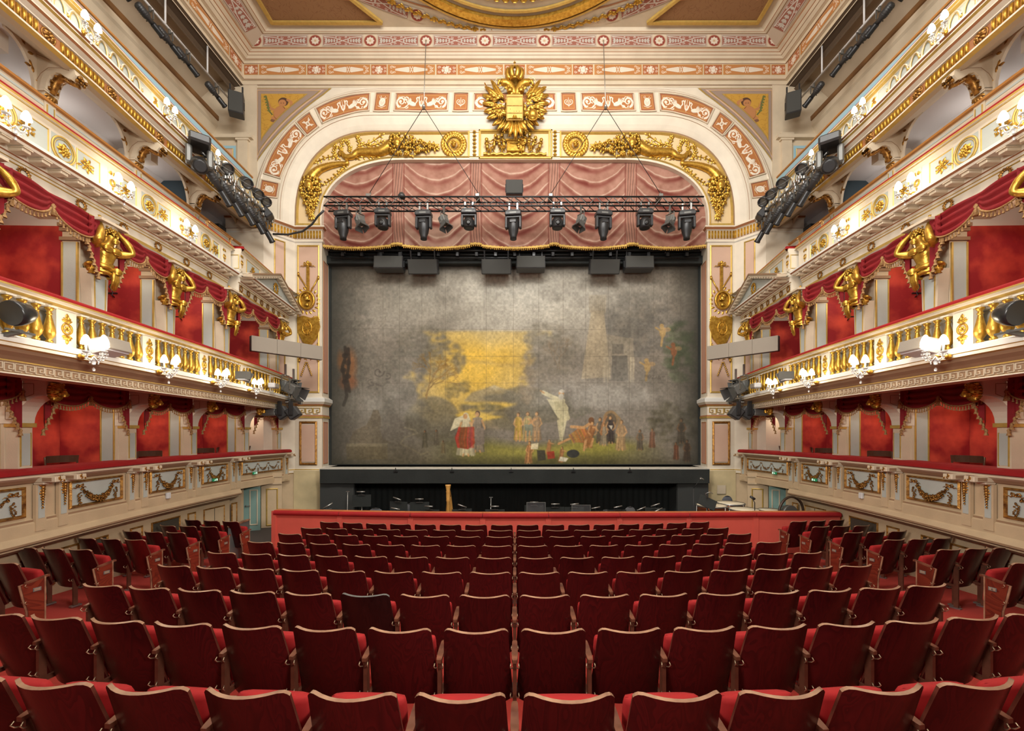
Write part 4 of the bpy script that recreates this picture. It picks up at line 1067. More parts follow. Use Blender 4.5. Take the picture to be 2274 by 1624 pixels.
# ---- dress circle: herm shafts with atlas figures
ATL = [(Vector((-6.0, 4.75)), 'first'), (Vector((-6.22, 6.54)), 'second'), (Vector((-6.43, 8.13)), 'third'), (Vector((-6.36, 9.62)), 'fourth'), (Vector((-6.56, 12.05)), 'fifth')]
zA = ZB-1.08     # underside of the architrave

# ---- balcony (second tier) parapet with architrave and modillion cornice
def balcony(curve, name, n):
    mb = MB(); Z = ZB
    curve.sweep(mb, [(-.3, Z-.05), (-.27, Z), (.03, Z), (.05, Z-.02), (.05, Z-.055)], n=n, m=0)
    curve.sweep(mb, [(.05, Z-.055), (.08, Z-.06), (.08, Z-.09), (.05, Z-.1), (.05, Z-.115), (.01, Z-.14), (.0, Z-.15), (.0, Z-.58), (.03, Z-.585), (.03, Z-.61), (.2, Z-.62), (.2, Z-.66), (.17, Z-.68), (.16, Z-.71), (-.03, Z-.72), (-.03, Z-.78), (-.05, Z-.79), (-.05, Z-.83), (-.06, Z-.84), (-.06, Z-.87), (-.08, Z-.88), (-.08, Z-1.0), (-.06, Z-1.01), (-.06, Z-1.06), (-.08, Z-1.08), (-.85, Z-1.08)],
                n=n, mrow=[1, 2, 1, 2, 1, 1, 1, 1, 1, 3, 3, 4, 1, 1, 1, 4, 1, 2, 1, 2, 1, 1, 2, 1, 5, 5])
    o = struct(mb.build(name, [REDR, CREAM, GOLDS, WHITEP, BROWNL, TAUPE])); L_(o); return o
b1 = balcony(C_BAL, 'parapet_wall_left_balcony', 36); b2 = balcony(C_BAL2, 'parapet_wall_left_pediment_box', 10)
mb = MB()      # return faces of the pediment box
for curve, t in ((C_BAL2, 0),):
    z0, z1 = ZB-1.08, ZB
    P = C_BAL.P(C_BAL.L, -.32, 0); Q = C_BAL2.P(0, 0, 0)
    for zz0, zz1, o0, mm in ((ZB-.055, ZB, .05, 0), (ZB-.6, ZB-.055, .0, 1), (ZB-.72, ZB-.6, .2, 1), (ZB-.83, ZB-.72, -.03, 1), (ZB-1.08, ZB-.83, -.06, 1)):
        A = C_BAL.P(C_BAL.L, -.5, 0); B = C_BAL2.P(0, o0, 0); mb.box(A.x, B.x, B.y-.0, B.y+.04, zz0, zz1, mm)
    mb.T = Matrix.Translation((C_BAL2.P(0, 0, 0).x-.2, C_BAL2.P(0, 0, 0).y-.001, 0)); frame_rect(mb, -.08, .16, ZB-.52, ZB-.2, .015, .012, 2)
    mb.T = None
o = mb.build('return_face', [REDR, CREAM, GOLDS], b2)
def modillions(curve, t0, t1, parent, pitch=.23):
    me = MB(); me.bbox(-.05, .05, -.19, .0, -.042, 0, .006); me.box(-.055, .055, -.21, .04, 0, .012)
    me = me.mesh('modillion', CREAM2); n = int((t1-t0)/pitch)
    for k in range(n):
        t = t0+(t1-t0)*(k+.5)/n; obj('modillion', me, parent, C_CIRf(curve, t, -.04, ZB-.735))
def C_CIRf(curve, t, off, z): return curve.frame(t, off, z)
modillions(C_BAL, C_BAL.atY(3.6), C_BAL.L-.1, b1); modillions(C_BAL2, .1, C_BAL2.L, b2)
# gilt wreaths on the architrave
def arch_wreaths(curve, ts, parent):
    m2 = MB(); ring(m2, (0, -.012, 0), .06, .06, .012, 14); wreath(m2, (0, -.01, 0), .06, .018, 12); bow(m2, (0, -.01, -.06), .03)
    me = m2.mesh('gilt_wreath', GOLDD)
    for t in ts: obj('gilt_wreath', me, parent, curve.frame(t, -.07, ZB-.945))
arch_wreaths(C_BAL, [C_BAL.atY(y) for y in (4.1, 4.75, 5.5, 6.25, 6.95, 7.65, 8.35, 9.05)], b1)
arch_wreaths(C_BAL2, [.15+.36*k for k in range(8)], b2)
# parapet panels
Zc = ZB-.36
def bal_panels(curve, items, parent):
    for kind, px, w in items:
        t = curve.atpx(px, 0); M = curve.frame(t, .0, Zc)
        mb = MB(); g = MB()
        if kind == 'ros':
            panel(mb, -.16, .16, -.17, .17, -.003, 0); ring(mb, (0, -.01, 0), .155, .175, .014, 24, 1); ring(mb, (0, -.01, 0), .125, .142, .007, 24, 1)
            rosette(g, (0, -.01, 0), .1, 8, .035); rosette(g, (0, -.03, 0), .06, 8, .03)
            q = mb.build('round_panel', [GREYB, GOLDS], parent, M)
        elif kind == 'fld':
            frame_rect(mb, -w/2, w/2, -.17, .17, .018, .014, 1); panel(mb, -w/2+.015, w/2-.015, -.155, .155, -.004, 0)
            q = mb.build('framed_panel', [GREYB, GOLDS], parent, M); arabesque(g, (-.02, -.01, 0), .16, -1)
        elif kind == 'med':
            mb.box(-.07, .07, -.01, 0, -.19, .19, 0); q = mb.build('pilaster_panel', [CREAM], parent, M)
            ring(g, (0, -.015, -.02), .045, .05, .009, 14); ring(g, (0, -.015, -.02), .025, .028, .006, 10)
            for s_ in (-1, 1):
                for k in range(3): g.leaf((s_*.01, -.012, .1), PI/2-s_*(.3+.5*k), .07, .025, .015)
            g.blob((0, -.02, -.1), .014); g.blob((0, -.02, -.125), .01)
        g.build('gilt_ornament', GOLD, q, None)
bal_panels(C_BAL, [('ros', 2, 0), ('fld', 62, .5), ('ros', 140, 0), ('fld', 196, .36), ('med', 248, 0), ('fld', 285, .3), ('ros', 331, 0), ('fld', 364, .3), ('med', 402, 0), ('fld', 426, .26), ('ros', 457, 0), ('fld', 479, .22), ('med', 497, 0)], b1)
bal_panels(C_BAL2, [('med', 536, 0), ('fld', 562, .7), ('med', 590, 0), ('fld', 618, .8)], b2)
# pediment of the last box
o = thing('pediment', 'cream triangular pediment with dentils and gilt wreath on the left last box', 'pediment', C_BAL2.frame(C_BAL2.L/2, .12, 0))
mb = MB(); hw = C_BAL2.L/2+.05; z0 = ZB-.70; z1 = ZB-.13
mb.prism([(-hw, z0), (hw, z0), (0, z1)], -.02, .1, 1)
for sg in (-1, 1):
    mb.bar((sg*hw, -.06, z0+.02), (0, -.06, z1+.02), .2, .07, 0); mb.bar((sg*hw, -.13, z0+.055), (0, -.13, z1+.055), .1, .035, 2)
    for k in range(11):
        u = (k+.5)/11; mb.cb((sg*hw*(1-u), -.1, z0+(z1-z0)*u-.035), .06, .12, .035, 0, Matrix.Rotation(-sg*math.atan2(z1-z0, hw)*-1 if False else sg*math.atan2(z1-z0, hw), 3, 'Y'))
mb.build('tympanum', [CREAM2, GREYB, SHADOWL], o)
mb = MB(); ring(mb, (0, -.05, z0+.24), .1, .12, .018); wreath(mb, (0, -.05, z0+.24), .11, .03, 12)
for sg in (-1, 1): sprig(mb, [(sg*.05, -.05, z0+.1), (sg*.3, -.05, z0+.1), (sg*.5, -.05, z0+.07)], .05, n=5)
mb.build('gilt_wreath', GOLD, o); L_(o)

# ---- loggia behind the balcony parapet
LOG = [(-7.62, 5.1), (-7.70, 7.0), (-7.8, 8.75), (-7.9, 10.5), (-8.0, 12.6)]
mb = MB(); pts = [(-7.4, -1.5)]+LOG+[(-8.0, 13.0)]
zi = E+5.47
msweep(pts, mb, [(-.3, zi), (.05, zi), (.05, zi-.04), (.0, zi-.05), (.0, zi-.09), (.0, ZB-.05), (1.4, ZB-.1)], mrow=[1, 1, 1, 0, 0, 0])
msweep(pts, mb, [(.006, zi-.1), (.006, zi-.14)], m=3); msweep(pts, mb, [(.006, zi-.42), (.006, zi-.46)], m=3)
msweep(pts, mb, [(.004, zi-.18), (.004, zi-.38)], m=2)
o = struct(mb.build('parapet_wall_left_loggia', [CREAM2, WOODB, PINKP, GREYB])); L_(o)
mb = MB(); pts2 = [(-9.5, -1.5), (-9.5, 13.0)]
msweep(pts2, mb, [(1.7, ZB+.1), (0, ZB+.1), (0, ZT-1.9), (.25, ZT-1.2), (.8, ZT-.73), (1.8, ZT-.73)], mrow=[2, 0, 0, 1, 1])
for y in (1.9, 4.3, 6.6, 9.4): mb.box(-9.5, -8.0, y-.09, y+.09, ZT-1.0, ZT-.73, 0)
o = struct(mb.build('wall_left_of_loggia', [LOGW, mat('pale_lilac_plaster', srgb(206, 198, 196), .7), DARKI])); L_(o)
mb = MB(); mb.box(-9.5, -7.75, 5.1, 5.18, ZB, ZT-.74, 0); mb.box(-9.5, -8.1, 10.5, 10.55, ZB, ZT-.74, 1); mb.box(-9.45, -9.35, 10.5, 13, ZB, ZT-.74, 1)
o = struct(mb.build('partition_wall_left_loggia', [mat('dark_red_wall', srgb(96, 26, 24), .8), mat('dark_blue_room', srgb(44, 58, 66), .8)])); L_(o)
for i, (X, Y) in enumerate(LOG):
    od = ('first', 'second', 'third', 'fourth', 'last')[i]
    d = Vector(LOG[min(i+1, 4)])-Vector(LOG[max(0, i-1)]); M = frm((X, Y, 0), (d.x, d.y, 0))
    o = struct(MB().build('trim_loggia_column', CREAM)) if False else None
    mb = MB(); z0 = ZB-.1; z1 = ZT-1.38
    mb.box(-.09, .09, -.02, .16, z0, z1, 0); mb.box(-.045, .045, -.028, -.02, z0+.1, z1-.22, 1)
    for s_ in (-1, 1): mb.box(s_*.055-.007, s_*.055+.007, -.034, -.02, z0+.1, z1-.22, 2)
    mb.box(-.11, .11, -.04, .18, z1-.03, z1+.02, 0)
    o = struct(mb.build('trim_loggia_column', [CREAM2, GREYB, GOLDS])); o.matrix_world = M; L_(o)
    o = thing('scroll_bracket', 'cream curved bracket with gilt paw scroll on the %s column of left loggia' % od, 'bracket', M)
    mb = MB(); T = Matrix(((0, 1, 0, 0), (-1, 0, 0, 0), (0, 0, 1, 0), (0, 0, 0, 1))); mb.T = T; zt = ZT-1.15; R_ = .34
    poly = [(-.18, z1+.02), (.02, z1+.02)]+[(.02+R_*(1-cos(a)), z1+.02+R_*sin(a)) for a in [PI/2*k/8 for k in range(1, 9)]]+[(.46, z1+.30), (.5, z1+.36), (.47, zt-.08), (.38, zt), (-.18, zt)]
    q_ = [(.05, z1), (.07, z1+.12), (.12, z1+.22), (.2, z1+.27), (.28, z1+.26), (.36, z1+.2), (.46, z1+.16), (.52, z1+.24), (.5, z1+.33)]
    poly = [(-.14, z1)]+q_+[(-.14, z1+.63)]
    mb.prism(poly, -.11, .11, 0)
    for s_ in (-1, 1):
        q = [(-.1, z1+.1), (-.02, z1+.24), (.1, z1+.34), (.3, z1+.34), (.42, z1+.3), (.38, z1+.36), (-.1, z1+.56), (-.1, z1+.1)]
        for a, b in zip(q, q[1:]): mb.bar((a[0], s_*.11, a[1]), (b[0], s_*.11, b[1]), .006, .006, 1)
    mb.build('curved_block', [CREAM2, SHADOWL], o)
    mb = MB(); mb.T = T
    for k in range(9):
        a_, b_ = q_[min(7, k)], q_[min(8, k+1)] if k < 7 else q_[7]; p = Vector(((a_[0]+b_[0])/2+.01, 0, (a_[1]+b_[1])/2-.015))
        for s_ in (-.06, 0, .06): mb.blob(p+Vector((0, s_, 0)), (.03, .03, .035), n=5, k=3)
    mb.tube([(a_, 0, b_-.01) for a_, b_ in q_[:7]], [.04, .06, .065, .065, .06, .05, .04], 7)
    mb.T = None
    for k in range(5): mb.leaf((0, -.03, z1-.03), -PI/2+(k-2)*.5, .13, .06, .04)
    mb.blob((0, -.5, z1+.26), (.05, .03, .06)); mb.build('gilt_scroll', GOLDD, o)
    L_(o)
    if i < 4:   # spandrel arches springing from the column along the wall
        X2, Y2 = LOG[i+1]; m2 = MB(); d = Vector((X2-X, Y2-Y)); Lb = d.length
        m2.T = frm((X, Y, 0), (d.x, d.y, 0)) @ Matrix.Translation((0, .1, 0)); zt2 = ZT-.76
        for sg, x0 in ((1, .09), (-1, Lb-.09)):
            pl = [(x0, z1-.08), (x0, zt2), (x0+sg*.46, zt2)]+[(x0+sg*(.05+.41*(1-sin(a))), zt2-.04-.64*(1-cos(a))) for a in [PI/2*k/7 for k in range(8)]]
            m2.prism(pl, -.02, .03, 0)
            for k in range(6): m2.leaf((x0+sg*(.04+.03*k), -.02, zt2-.5+.085*k), k*1.7, .11, .05, .02, 1)
        m2.T = m2.T
        q = struct(m2.build('trim_loggia_arch', [CREAM2, GOLDD])); L_(q)

# ---- top gallery parapet
Z = ZT; mb = MB()
C_TOP.sweep(mb, [(-.22, Z-.04), (-.2, Z), (.03, Z), (.04, Z-.02), (.04, Z-.05)], n=36, m=0)
C_TOP.sweep(mb, [(.04, Z-.05), (.07, Z-.055), (.07, Z-.075), (.03, Z-.09), (.03, Z-.1), (-.03, Z-.12), (-.05, Z-.13), (-.05, Z-.5), (.03, Z-.51), (.16, Z-.52), (.16, Z-.56), (.13, Z-.58), (.13, Z-.6), (.1, Z-.63), (.07, Z-.68), (.07, Z-.70), (.04, Z-.73), (-.02, Z-.78), (-.02, Z-.80), (-.05, Z-.81), (-.05, Z-.99), (-.02, Z-1.0), (-.02, Z-1.03), (-.1, Z-1.05), (-.2, Z-1.06), (-.72, Z-.74)],
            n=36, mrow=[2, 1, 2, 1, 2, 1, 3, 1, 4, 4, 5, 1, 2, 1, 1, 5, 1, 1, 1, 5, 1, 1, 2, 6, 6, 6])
tp = struct(mb.build('parapet_wall_left_top_gallery', [REDR, CREAM, GOLDS, GREYB, WHITEP, BROWNL, TAUPE])); L_(tp)
# gilded fluting in runs, with rosettes at the brackets
fl = MB(); fl.box(-.026, .026, -.022, 0, -.078, .078); fl.lathe([(.022, -.073), (.022, .073)], 6, (0, -.012, 0))
me_fl = fl.mesh('gilt_flute', GOLD)
rosT = [C_TOP.atY(y) for y in (4.15, 4.9, 6.5, 7.6, 8.75, 9.9, 11.2, 12.6)]
t = C_TOP.atY(3.9)
me_ro = MB(); rosette(me_ro, (0, -.01, 0), .09, 8, .04); ring(me_ro, (0, -.005, 0), .1, .1, .012, 16); me_ro = me_ro.mesh('gilt_rosette', GOLDD)
for r in rosT: obj('gilt_rosette', me_ro, tp, C_TOP.frame(r, -.05, Z-.9))
nfl = 0
while t < C_TOP.L-.1:
    if min(abs(t-r) for r in rosT) > .16 and nfl < 290:
        obj('gilt_flute', me_fl, tp, C_TOP.frame(t, -.05, Z-.9)); nfl += 1
    t += .078
# interlaced rings and pilaster medallions
rg = MB(); ring(rg, (0, -.02, 0), .1, .17, .016, 22, 0); ring(rg, (0, -.028, 0), .098, .166, .007, 22, 1); ring(rg, (0, -.02, 0), .078, .142, .006, 22, 1)
rg.tube([(.09, -.02, .09), (.125, -.02, .05), (.16, -.02, .09)], .014, 5); rg.tube([(.09, -.02, -.09), (.125, -.02, -.05), (.16, -.02, -.09)], .014, 5); rg.blob((.125, -.03, 0), .024, m=1)
me_rg = rg.mesh('ring_lattice', [CREAM, GOLDS])
md = MB(); md.box(-.1, .1, -.012, 0, -.185, .185); ring(md, (0, -.02, -.01), .05, .075, .012, 16, 1); ring(md, (0, -.02, -.01), .03, .045, .008, 12, 1)
for s_ in (-1, 1):
    for k in range(4): md.leaf((0, -.015, s_*.08), s_*PI/2+(k-1.5)*.6, .08, .03, .015, 1)
me_md = md.mesh('medallion_pilaster', [CREAM, GOLD])
pil = [C_TOP.atY(y) for y in (5.0, 6.45, 8.62, 10.9, 12.75)]
for r in pil: obj('medallion_pilaster', me_md, tp, C_TOP.frame(r, -.05, Z-.315))
t = C_TOP.atY(3.9)
while t < C_TOP.L-.2:
    if min(abs(t+.1-r) for r in pil) > .22: obj('ring_lattice', me_rg, tp, C_TOP.frame(t, -.05, Z-.315))
    t += .25
# inner rail of the top gallery, wall behind, end wall, lighting recess under the ceiling
mb = MB(); zi = Z+.85; pts = [(-7.75, -1.5), (-7.85, 6), (-8.05, 13)]
msweep(pts, mb, [(-.1, zi), (.03, zi), (.03, zi-.04), (0, zi-.05), (0, zi-.09), (0, zi-.95)], mrow=[1, 1, 1, 0, 0])
msweep(pts, mb, [(.005, zi-.08), (.005, zi-.2)], m=2)
o = struct(mb.build('parapet_wall_left_upper_gangway', [GREYB, WOODB, BLUEL])); L_(o)
XL = -9.15; zl = 12.4
mb = MB()
pts = [(XL, -1.5), (XL, 13)]
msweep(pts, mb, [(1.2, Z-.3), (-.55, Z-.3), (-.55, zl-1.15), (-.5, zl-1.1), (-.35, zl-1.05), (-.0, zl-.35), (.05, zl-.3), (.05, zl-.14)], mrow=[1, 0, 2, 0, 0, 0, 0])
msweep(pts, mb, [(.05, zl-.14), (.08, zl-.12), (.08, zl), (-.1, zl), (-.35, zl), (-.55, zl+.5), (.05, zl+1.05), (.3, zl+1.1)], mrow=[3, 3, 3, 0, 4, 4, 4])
msweep([(-8.62, -1.5), (-8.62, 13)], mb, [(0, zl+.72), (.03, zl+.75), (0, zl+.8), (.06, zl+.85), (.02, zl+.9), (.3, zl+.96)], m=5)
msweep([(-9.65, -1.5), (-9.65, 13)], mb, [(0, Z+.5), (.0, zl-1.3)], m=0)
msweep([(-9.64, -1.5), (-9.64, 13)], mb, [(0, zl-1.42), (.02, zl-1.36)], m=2)
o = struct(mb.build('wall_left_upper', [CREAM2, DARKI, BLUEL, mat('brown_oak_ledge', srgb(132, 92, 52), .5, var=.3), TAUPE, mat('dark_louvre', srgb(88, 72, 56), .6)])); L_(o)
mb = MB()
mb.box(-9.9, -7.9, 12.98, 13.1, ZT-1.2, 13.6, 0)
mb.T = Matrix.Translation((0, 12.97, 0))
for x0, x1, z0, z1 in ((-9.5, -8.55, ZT+.2, zl-.9),):
    mb.box(x0, x1, 0, .01, z0, z1, 1); mb.box(x0+.08, x1-.08, -.01, .01, z0, z1-.1, 2)
    frame_rect(mb, x0+.07, x1-.07, z0-1, z1-.09, .02, .02, 3)
mb.box(-8.45, -8.15, -.08, .02, ZT-1, zl-.7, 0); mb.box(-9.6, -8.0, -.12, .02, zl-.72, zl-.62, 0); mb.box(-8.5, -8.1, -.1, .02, zl-.78, zl-.55, 0)
mb.T = None
o = struct(mb.build('wall_left_end', [CREAM2, BLUEL, PINKP, GOLDS])); L_(o)
# ================================================================ PROSCENIUM
def z13(py): return zat(py, YP)
def x13(px): return xat(px, YP)
def arch(pxl, pyt, pxe, pys, ex=2.2, n1=4, n2=18, n3=8):
    xl, zt, xe, zs, z0 = x13(pxl), z13(pyt), x13(pxe), z13(pys), z13(505)
    P = [(xl, z0+(zs-z0)*k/n1) for k in range(n1)]
    for k in range(n2+1):
        a = PI/2*k/n2; P.append((xl+(xe-xl)*(1-cos(a)**(2/ex)), zs+(zt-zs)*sin(a)**(2/ex) if a > 0 else zs))
    P += [(xe*(1-k/n3), zt) for k in range(1, n3+1)]
    return P
A0, A1, A2 = arch(715, 356, 900, 485), arch(655, 291, 830, 480), arch(560, 197, 842, 480, 2.05)
def AP(e, i, y=0):
    a, b, k = (A0, A1, e) if e <= 1 else (A1, A2, e-1)
    return Vector((a[i][0]+(b[i][0]-a[i][0])*k, YP+y, a[i][1]+(b[i][1]-a[i][1])*k))
NA = len(A0)
AM = [CREAM, GOLDS, OCHRE, SHADOWL, WHITEP]
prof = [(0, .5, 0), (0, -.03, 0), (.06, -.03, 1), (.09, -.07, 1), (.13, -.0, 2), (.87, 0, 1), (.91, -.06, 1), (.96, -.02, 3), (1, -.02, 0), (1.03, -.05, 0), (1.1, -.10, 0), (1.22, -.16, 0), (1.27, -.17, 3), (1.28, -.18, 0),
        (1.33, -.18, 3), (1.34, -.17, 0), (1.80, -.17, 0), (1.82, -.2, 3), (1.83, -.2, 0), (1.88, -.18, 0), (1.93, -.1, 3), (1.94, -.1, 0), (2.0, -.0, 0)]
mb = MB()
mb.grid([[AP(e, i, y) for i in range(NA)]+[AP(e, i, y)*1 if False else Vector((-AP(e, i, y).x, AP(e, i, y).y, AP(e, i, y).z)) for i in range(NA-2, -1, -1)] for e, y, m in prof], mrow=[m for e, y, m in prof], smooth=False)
# wall between the outer arch line and the frieze
zt = z13(186); bnd = []
for i in range(NA):
    k = i/(NA-1)
    x, z = A2[i]
    if i <= 4: bnd.append((-8.6, z))
    elif i <= 13: bnd.append((-8.6, A2[4][1]+(zt-A2[4][1])*(i-4)/9))
    else: bnd.append((-8.6+(8.6)*(i-13)/(NA-1-13), zt))
for sg in (1, -1): mb.grid([[(sg*x, YP, z) for x, z in A2], [(sg*x, YP+.01, z) for x, z in bnd]], smooth=False, m=0)
pro = struct(mb.build('wall_front_proscenium_arch', AM))
# split the arch band with cream pilasters carrying gilt bead drops, frames close each field
mb = MB(); fr = MB()
for px in (1054, 1232):
    x = x13(px); mb.box(x-.16, x+.16, YP-.045, YP, z13(353), z13(293), 0)
    for s_ in (-1, 1): fr.box(x+s_*.17-.025, x+s_*.17+.025, YP-.06, YP, z13(351), z13(294), 0)
for px0, px1 in ((658, 712), (1574, 1628)):
    z = z13(500); fr.box(x13(px0), x13(px1), YP-.05, YP, z-.03, z+.03)
mb.build('arch_pilaster', CREAM, pro); fr.build('gilt_moulding', GOLDS, pro)
for px in (1054, 1232):
    mb = MB(); z = z13(297)
    for k in range(7):
        zz = z-k*.115
        mb.blob((x13(px), YP-.08, zz), (.045, .05, .05), n=8)
        for s_ in (-1, 1): mb.leaf((x13(px), YP-.05, zz-.03), PI/2+s_*.8, .09, .05, .03)
    mb.build('gilt_bead_drop', GOLD, pro)
# painted panels set round the arch
PSW = paint_swan().material('painted_swan_scroll'); PEM = [paint_emblem(k).material('painted_emblem') for k in range(3)]
def nearest_u(px, py, e=1.57):
    best = None; x, z = x13(px), z13(py)
    for i in range(NA-1):
        p, q = AP(e, i), AP(e, i+1); d = q-p; t = max(0, min(1, ((x-p.x)*d.x+(z-p.z)*d.z)/max(d.length_squared, 1e-9)))
        c = p+d*t; D = (c.x-x)**2+(c.z-z)**2
        if best is None or D < best[0]: best = (D, i+t)
    return best[1]
def APu(e, u, y): i = min(NA-2, int(u)); return AP(e, i, y).lerp(AP(e, i+1, y), u-i)
ap = [('e', 0, (603, 443), (606, 412)), ('s', 0, (611, 396), (677, 305)), ('e', 1, (682, 299), (702, 275)), ('s', 0, (716, 266), (823, 237)), ('e', 0, (838, 236), (868, 236)), ('s', 0, (883, 236), (995, 236)), ('e', 2, (1010, 236), (1040, 236)), ('s', 0, (1055, 236), (1143, 236))]
for kind, k, a, b in ap:
    u0, u1 = nearest_u(*a), nearest_u(*b); n = 10 if kind == 's' else 3
    for sg in (1, -1):
        if b[0] == 1143:
            if sg < 0: continue
            rows = [[APu(e, u0+(u1-u0)*j/n, -.19) for j in range(n+1)] for e in (1.38, 1.77)]
            rows = [r+[Vector((-p.x, p.y, p.z)) for p in r[-2::-1]] for r in rows]
        else: rows = [[APu(e, u0+(u1-u0)*j/n, -.19) for j in range(n+1)] for e in (1.38, 1.77)]
        if sg < 0: rows = [[Vector((-p.x, p.y, p.z)) for p in r][::-1] for r in rows]
        q = MB(); q.grid(rows, smooth=False, uv=True); q.build('painted_panel', PSW if kind == 's' else PEM[k], pro)
        f = MB(); loop = rows[0]+rows[1][::-1]+[rows[0][0]]; c = sum((Vector(p) for p in loop), Vector())/len(loop)
        for js, (s0, s1) in enumerate(zip(loop, loop[1:])):
            s0 = Vector(s0)+Vector((0, -.0015*(js % 3), 0)); s1 = Vector(s1)+Vector((0, -.0015*(js % 3), 0))
            if (Vector(s1)-Vector(s0)).length > .01: f.bar(Vector(s0)+(Vector(s0)-c).normalized()*.035, Vector(s1)+(Vector(s1)-c).normalized()*.035, .03, .03)
        f.build('panel_moulding', CREAM2, pro)
# spandrels
PUT = [paint_putto(False).material('painted_spandrel_cherub'), paint_putto(True).material('painted_spandrel_cherub')]
hyp = arch(546, 183, 846, 480, 2.0)
hp = [p for p in hyp if x13(568) <= p[0] <= x13(738)]
_a, _b = hp[0], hp[-1]
hp = [(x_*.5+(_a[0]+(_b[0]-_a[0])*i_/(len(hp)-1))*.5, z_*.5+(_a[1]+(_b[1]-_a[1])*i_/(len(hp)-1))*.5) for i_, (x_, z_) in enumerate(hp)]
tri = [(x13(567), z13(196)), (x13(737), z13(196))]+hp[::-1]+[(x13(567), z13(372))]
def inset(poly, k, c): return [(c[0]+(x-c[0])*k, c[1]+(z-c[1])*k) for x, z in poly]
c = (x13(603), z13(233))
MAU = mat('mauve_paint', srgb(152, 132, 118), .6)
for sg in (1, -1):
    for j, (k, m_) in enumerate(((1, GOLDS), (.96, MAU), (.88, PINKP), (.83, GOLDS), (.80, MAU), (.61, GOLDS), (.57, None))):
        pl = inset(tri, k, c); y = YP-.01-.006*j; q = MB()
        xs = [x for x, z in pl]; zs = [z for x, z in pl]; x0, x1, za, zb = min(xs), max(xs), min(zs), max(zs); S_ = x1-x0; 
        uv = [(.12+.6*(x-x0)/S_ if sg > 0 else .88-.6*(x-x0)/S_, .91-.74*(zb-z)/S_) for x, z in pl]
        q.poly([(sg*x, y, z) for x, z in pl], 0, uv); o = q.build('spandrel_field' if m_ else 'cherub_painting', m_ or PUT[0 if sg > 0 else 1], pro)
# corner emblems, pier tops: square panels beside the capitals
# ---- piers (left one built, mirrored)
PL = [(-8.4, 12.30), (-7.3, 12.30), (-6.75, 13.0), (-5.92, 13.0), (-6.0, 13.66)]
mb = MB(); z = z13
PM = [CREAM, GOLDS, SHADOWL, PLINTH, WHITEP, BROWNL]
msweep(PL, mb, [(.02, -.6), (.02, z(1052)), (.05, z(1050)), (.05, z(1044)), (.03, z(1042)), (.0, z(1040)), (0, z(930)), (.03, z(929)), (.03, z(925)), (.01, z(922)), (.01, z(903)), (.05, z(901)), (.07, z(898)), (.12, z(893)), (.12, z(886)), (.05, z(883)), (.0, z(880)),
                   (0, z(540)), (.04, z(538)), (.04, z(533)), (.01, z(531)), (.01, z(513)), (.05, z(511)), (.1, z(507)), (.1, z(504)), (.0, z(503)), (-.3, z(500))],
       mrow=[3, 1, 0, 1, 0, 0, 0, 1, 5, 0, 1, 5, 0, 4, 4, 0, 0, 4, 0, 5, 0, 0, 5, 0, 5, 0, 0])
pier = struct(mb.build('wall_left_proscenium_pier', PM)); L_(pier)
def pierframe(seg, t): # local frame on a pier face
    a, b = Vector(PL[seg]), Vector(PL[seg+1]); p = a.lerp(b, t); return frm((p.x, p.y, 0), (b.x-a.x, b.y-a.y, 0)), (b-a).length
M, wl_ = pierframe(2, .5)
q = MB(); q.T = M; frame_rect(q, -.27, .27, z(1033), z(936), .07, .05); q.build('panel_frame', GOLDD, pier)
q = MB(); q.T = M; panel(q, -.21, .21, z(1026), z(943), -.02); q.build('pink_panel', PINKP, pier)
q = MB(); q.T = M; frame_rect(q, -.34, .34, z(873), z(545), .05, .035); q.build('panel_frame', GOLDS, pier)
q = MB(); q.T = M; panel(q, -.29, .29, z(869), z(549), -.008); q.build('pink_panel', PINKP, pier)
M3, w3 = pierframe(1, .5)
for za, zb in ((z(880)+.1, z(760)), (z(745), z(545))):
    q = MB(); q.T = M3; frame_rect(q, -.16, .16, za, zb, .04, .03); q.build('panel_frame', GOLDS, pier); q = MB(); q.T = M3; panel(q, -.13, .13, za+.03, zb-.03, -.008); q.build('pink_panel', PINKP, pier)
M4, w4 = pierframe(3, .5)
for za, zb in ((z(1032), z(937)), (z(872), z(575))):
    q = MB(); q.T = M4; frame_rect(q, -.22, .2, za, zb, .03, .02); q.build('panel_frame', BROWNL, pier); q = MB(); q.T = M4; panel(q, -.2, .18, za+.02, zb-.02, -.008); q.build('pink_panel', mat('rose_panel', srgb(196, 150, 128), .6), pier)
# greek key and fluting of the pier caps
q = MB(); cseg = Curve(PL[1:4], straight=True)
greek_key(q, cseg, .02, z(920), .2, .05, cseg.L-.02); q.build('greek_key_band', GOLDS, pier)
fl = MB(); fl.box(-.03, .03, -.03, 0, -.11, .11); me_f2 = fl.mesh('capital_flute', GOLD)
for seg in (1, 2):
    Mx, w = pierframe(seg, 0); n = int(w/.085)
    for k in range(n): obj('capital_flute', me_f2, pier, pierframe(seg, (k+.5)/n)[0] @ Matrix.Translation((0, -.01, z(522))))
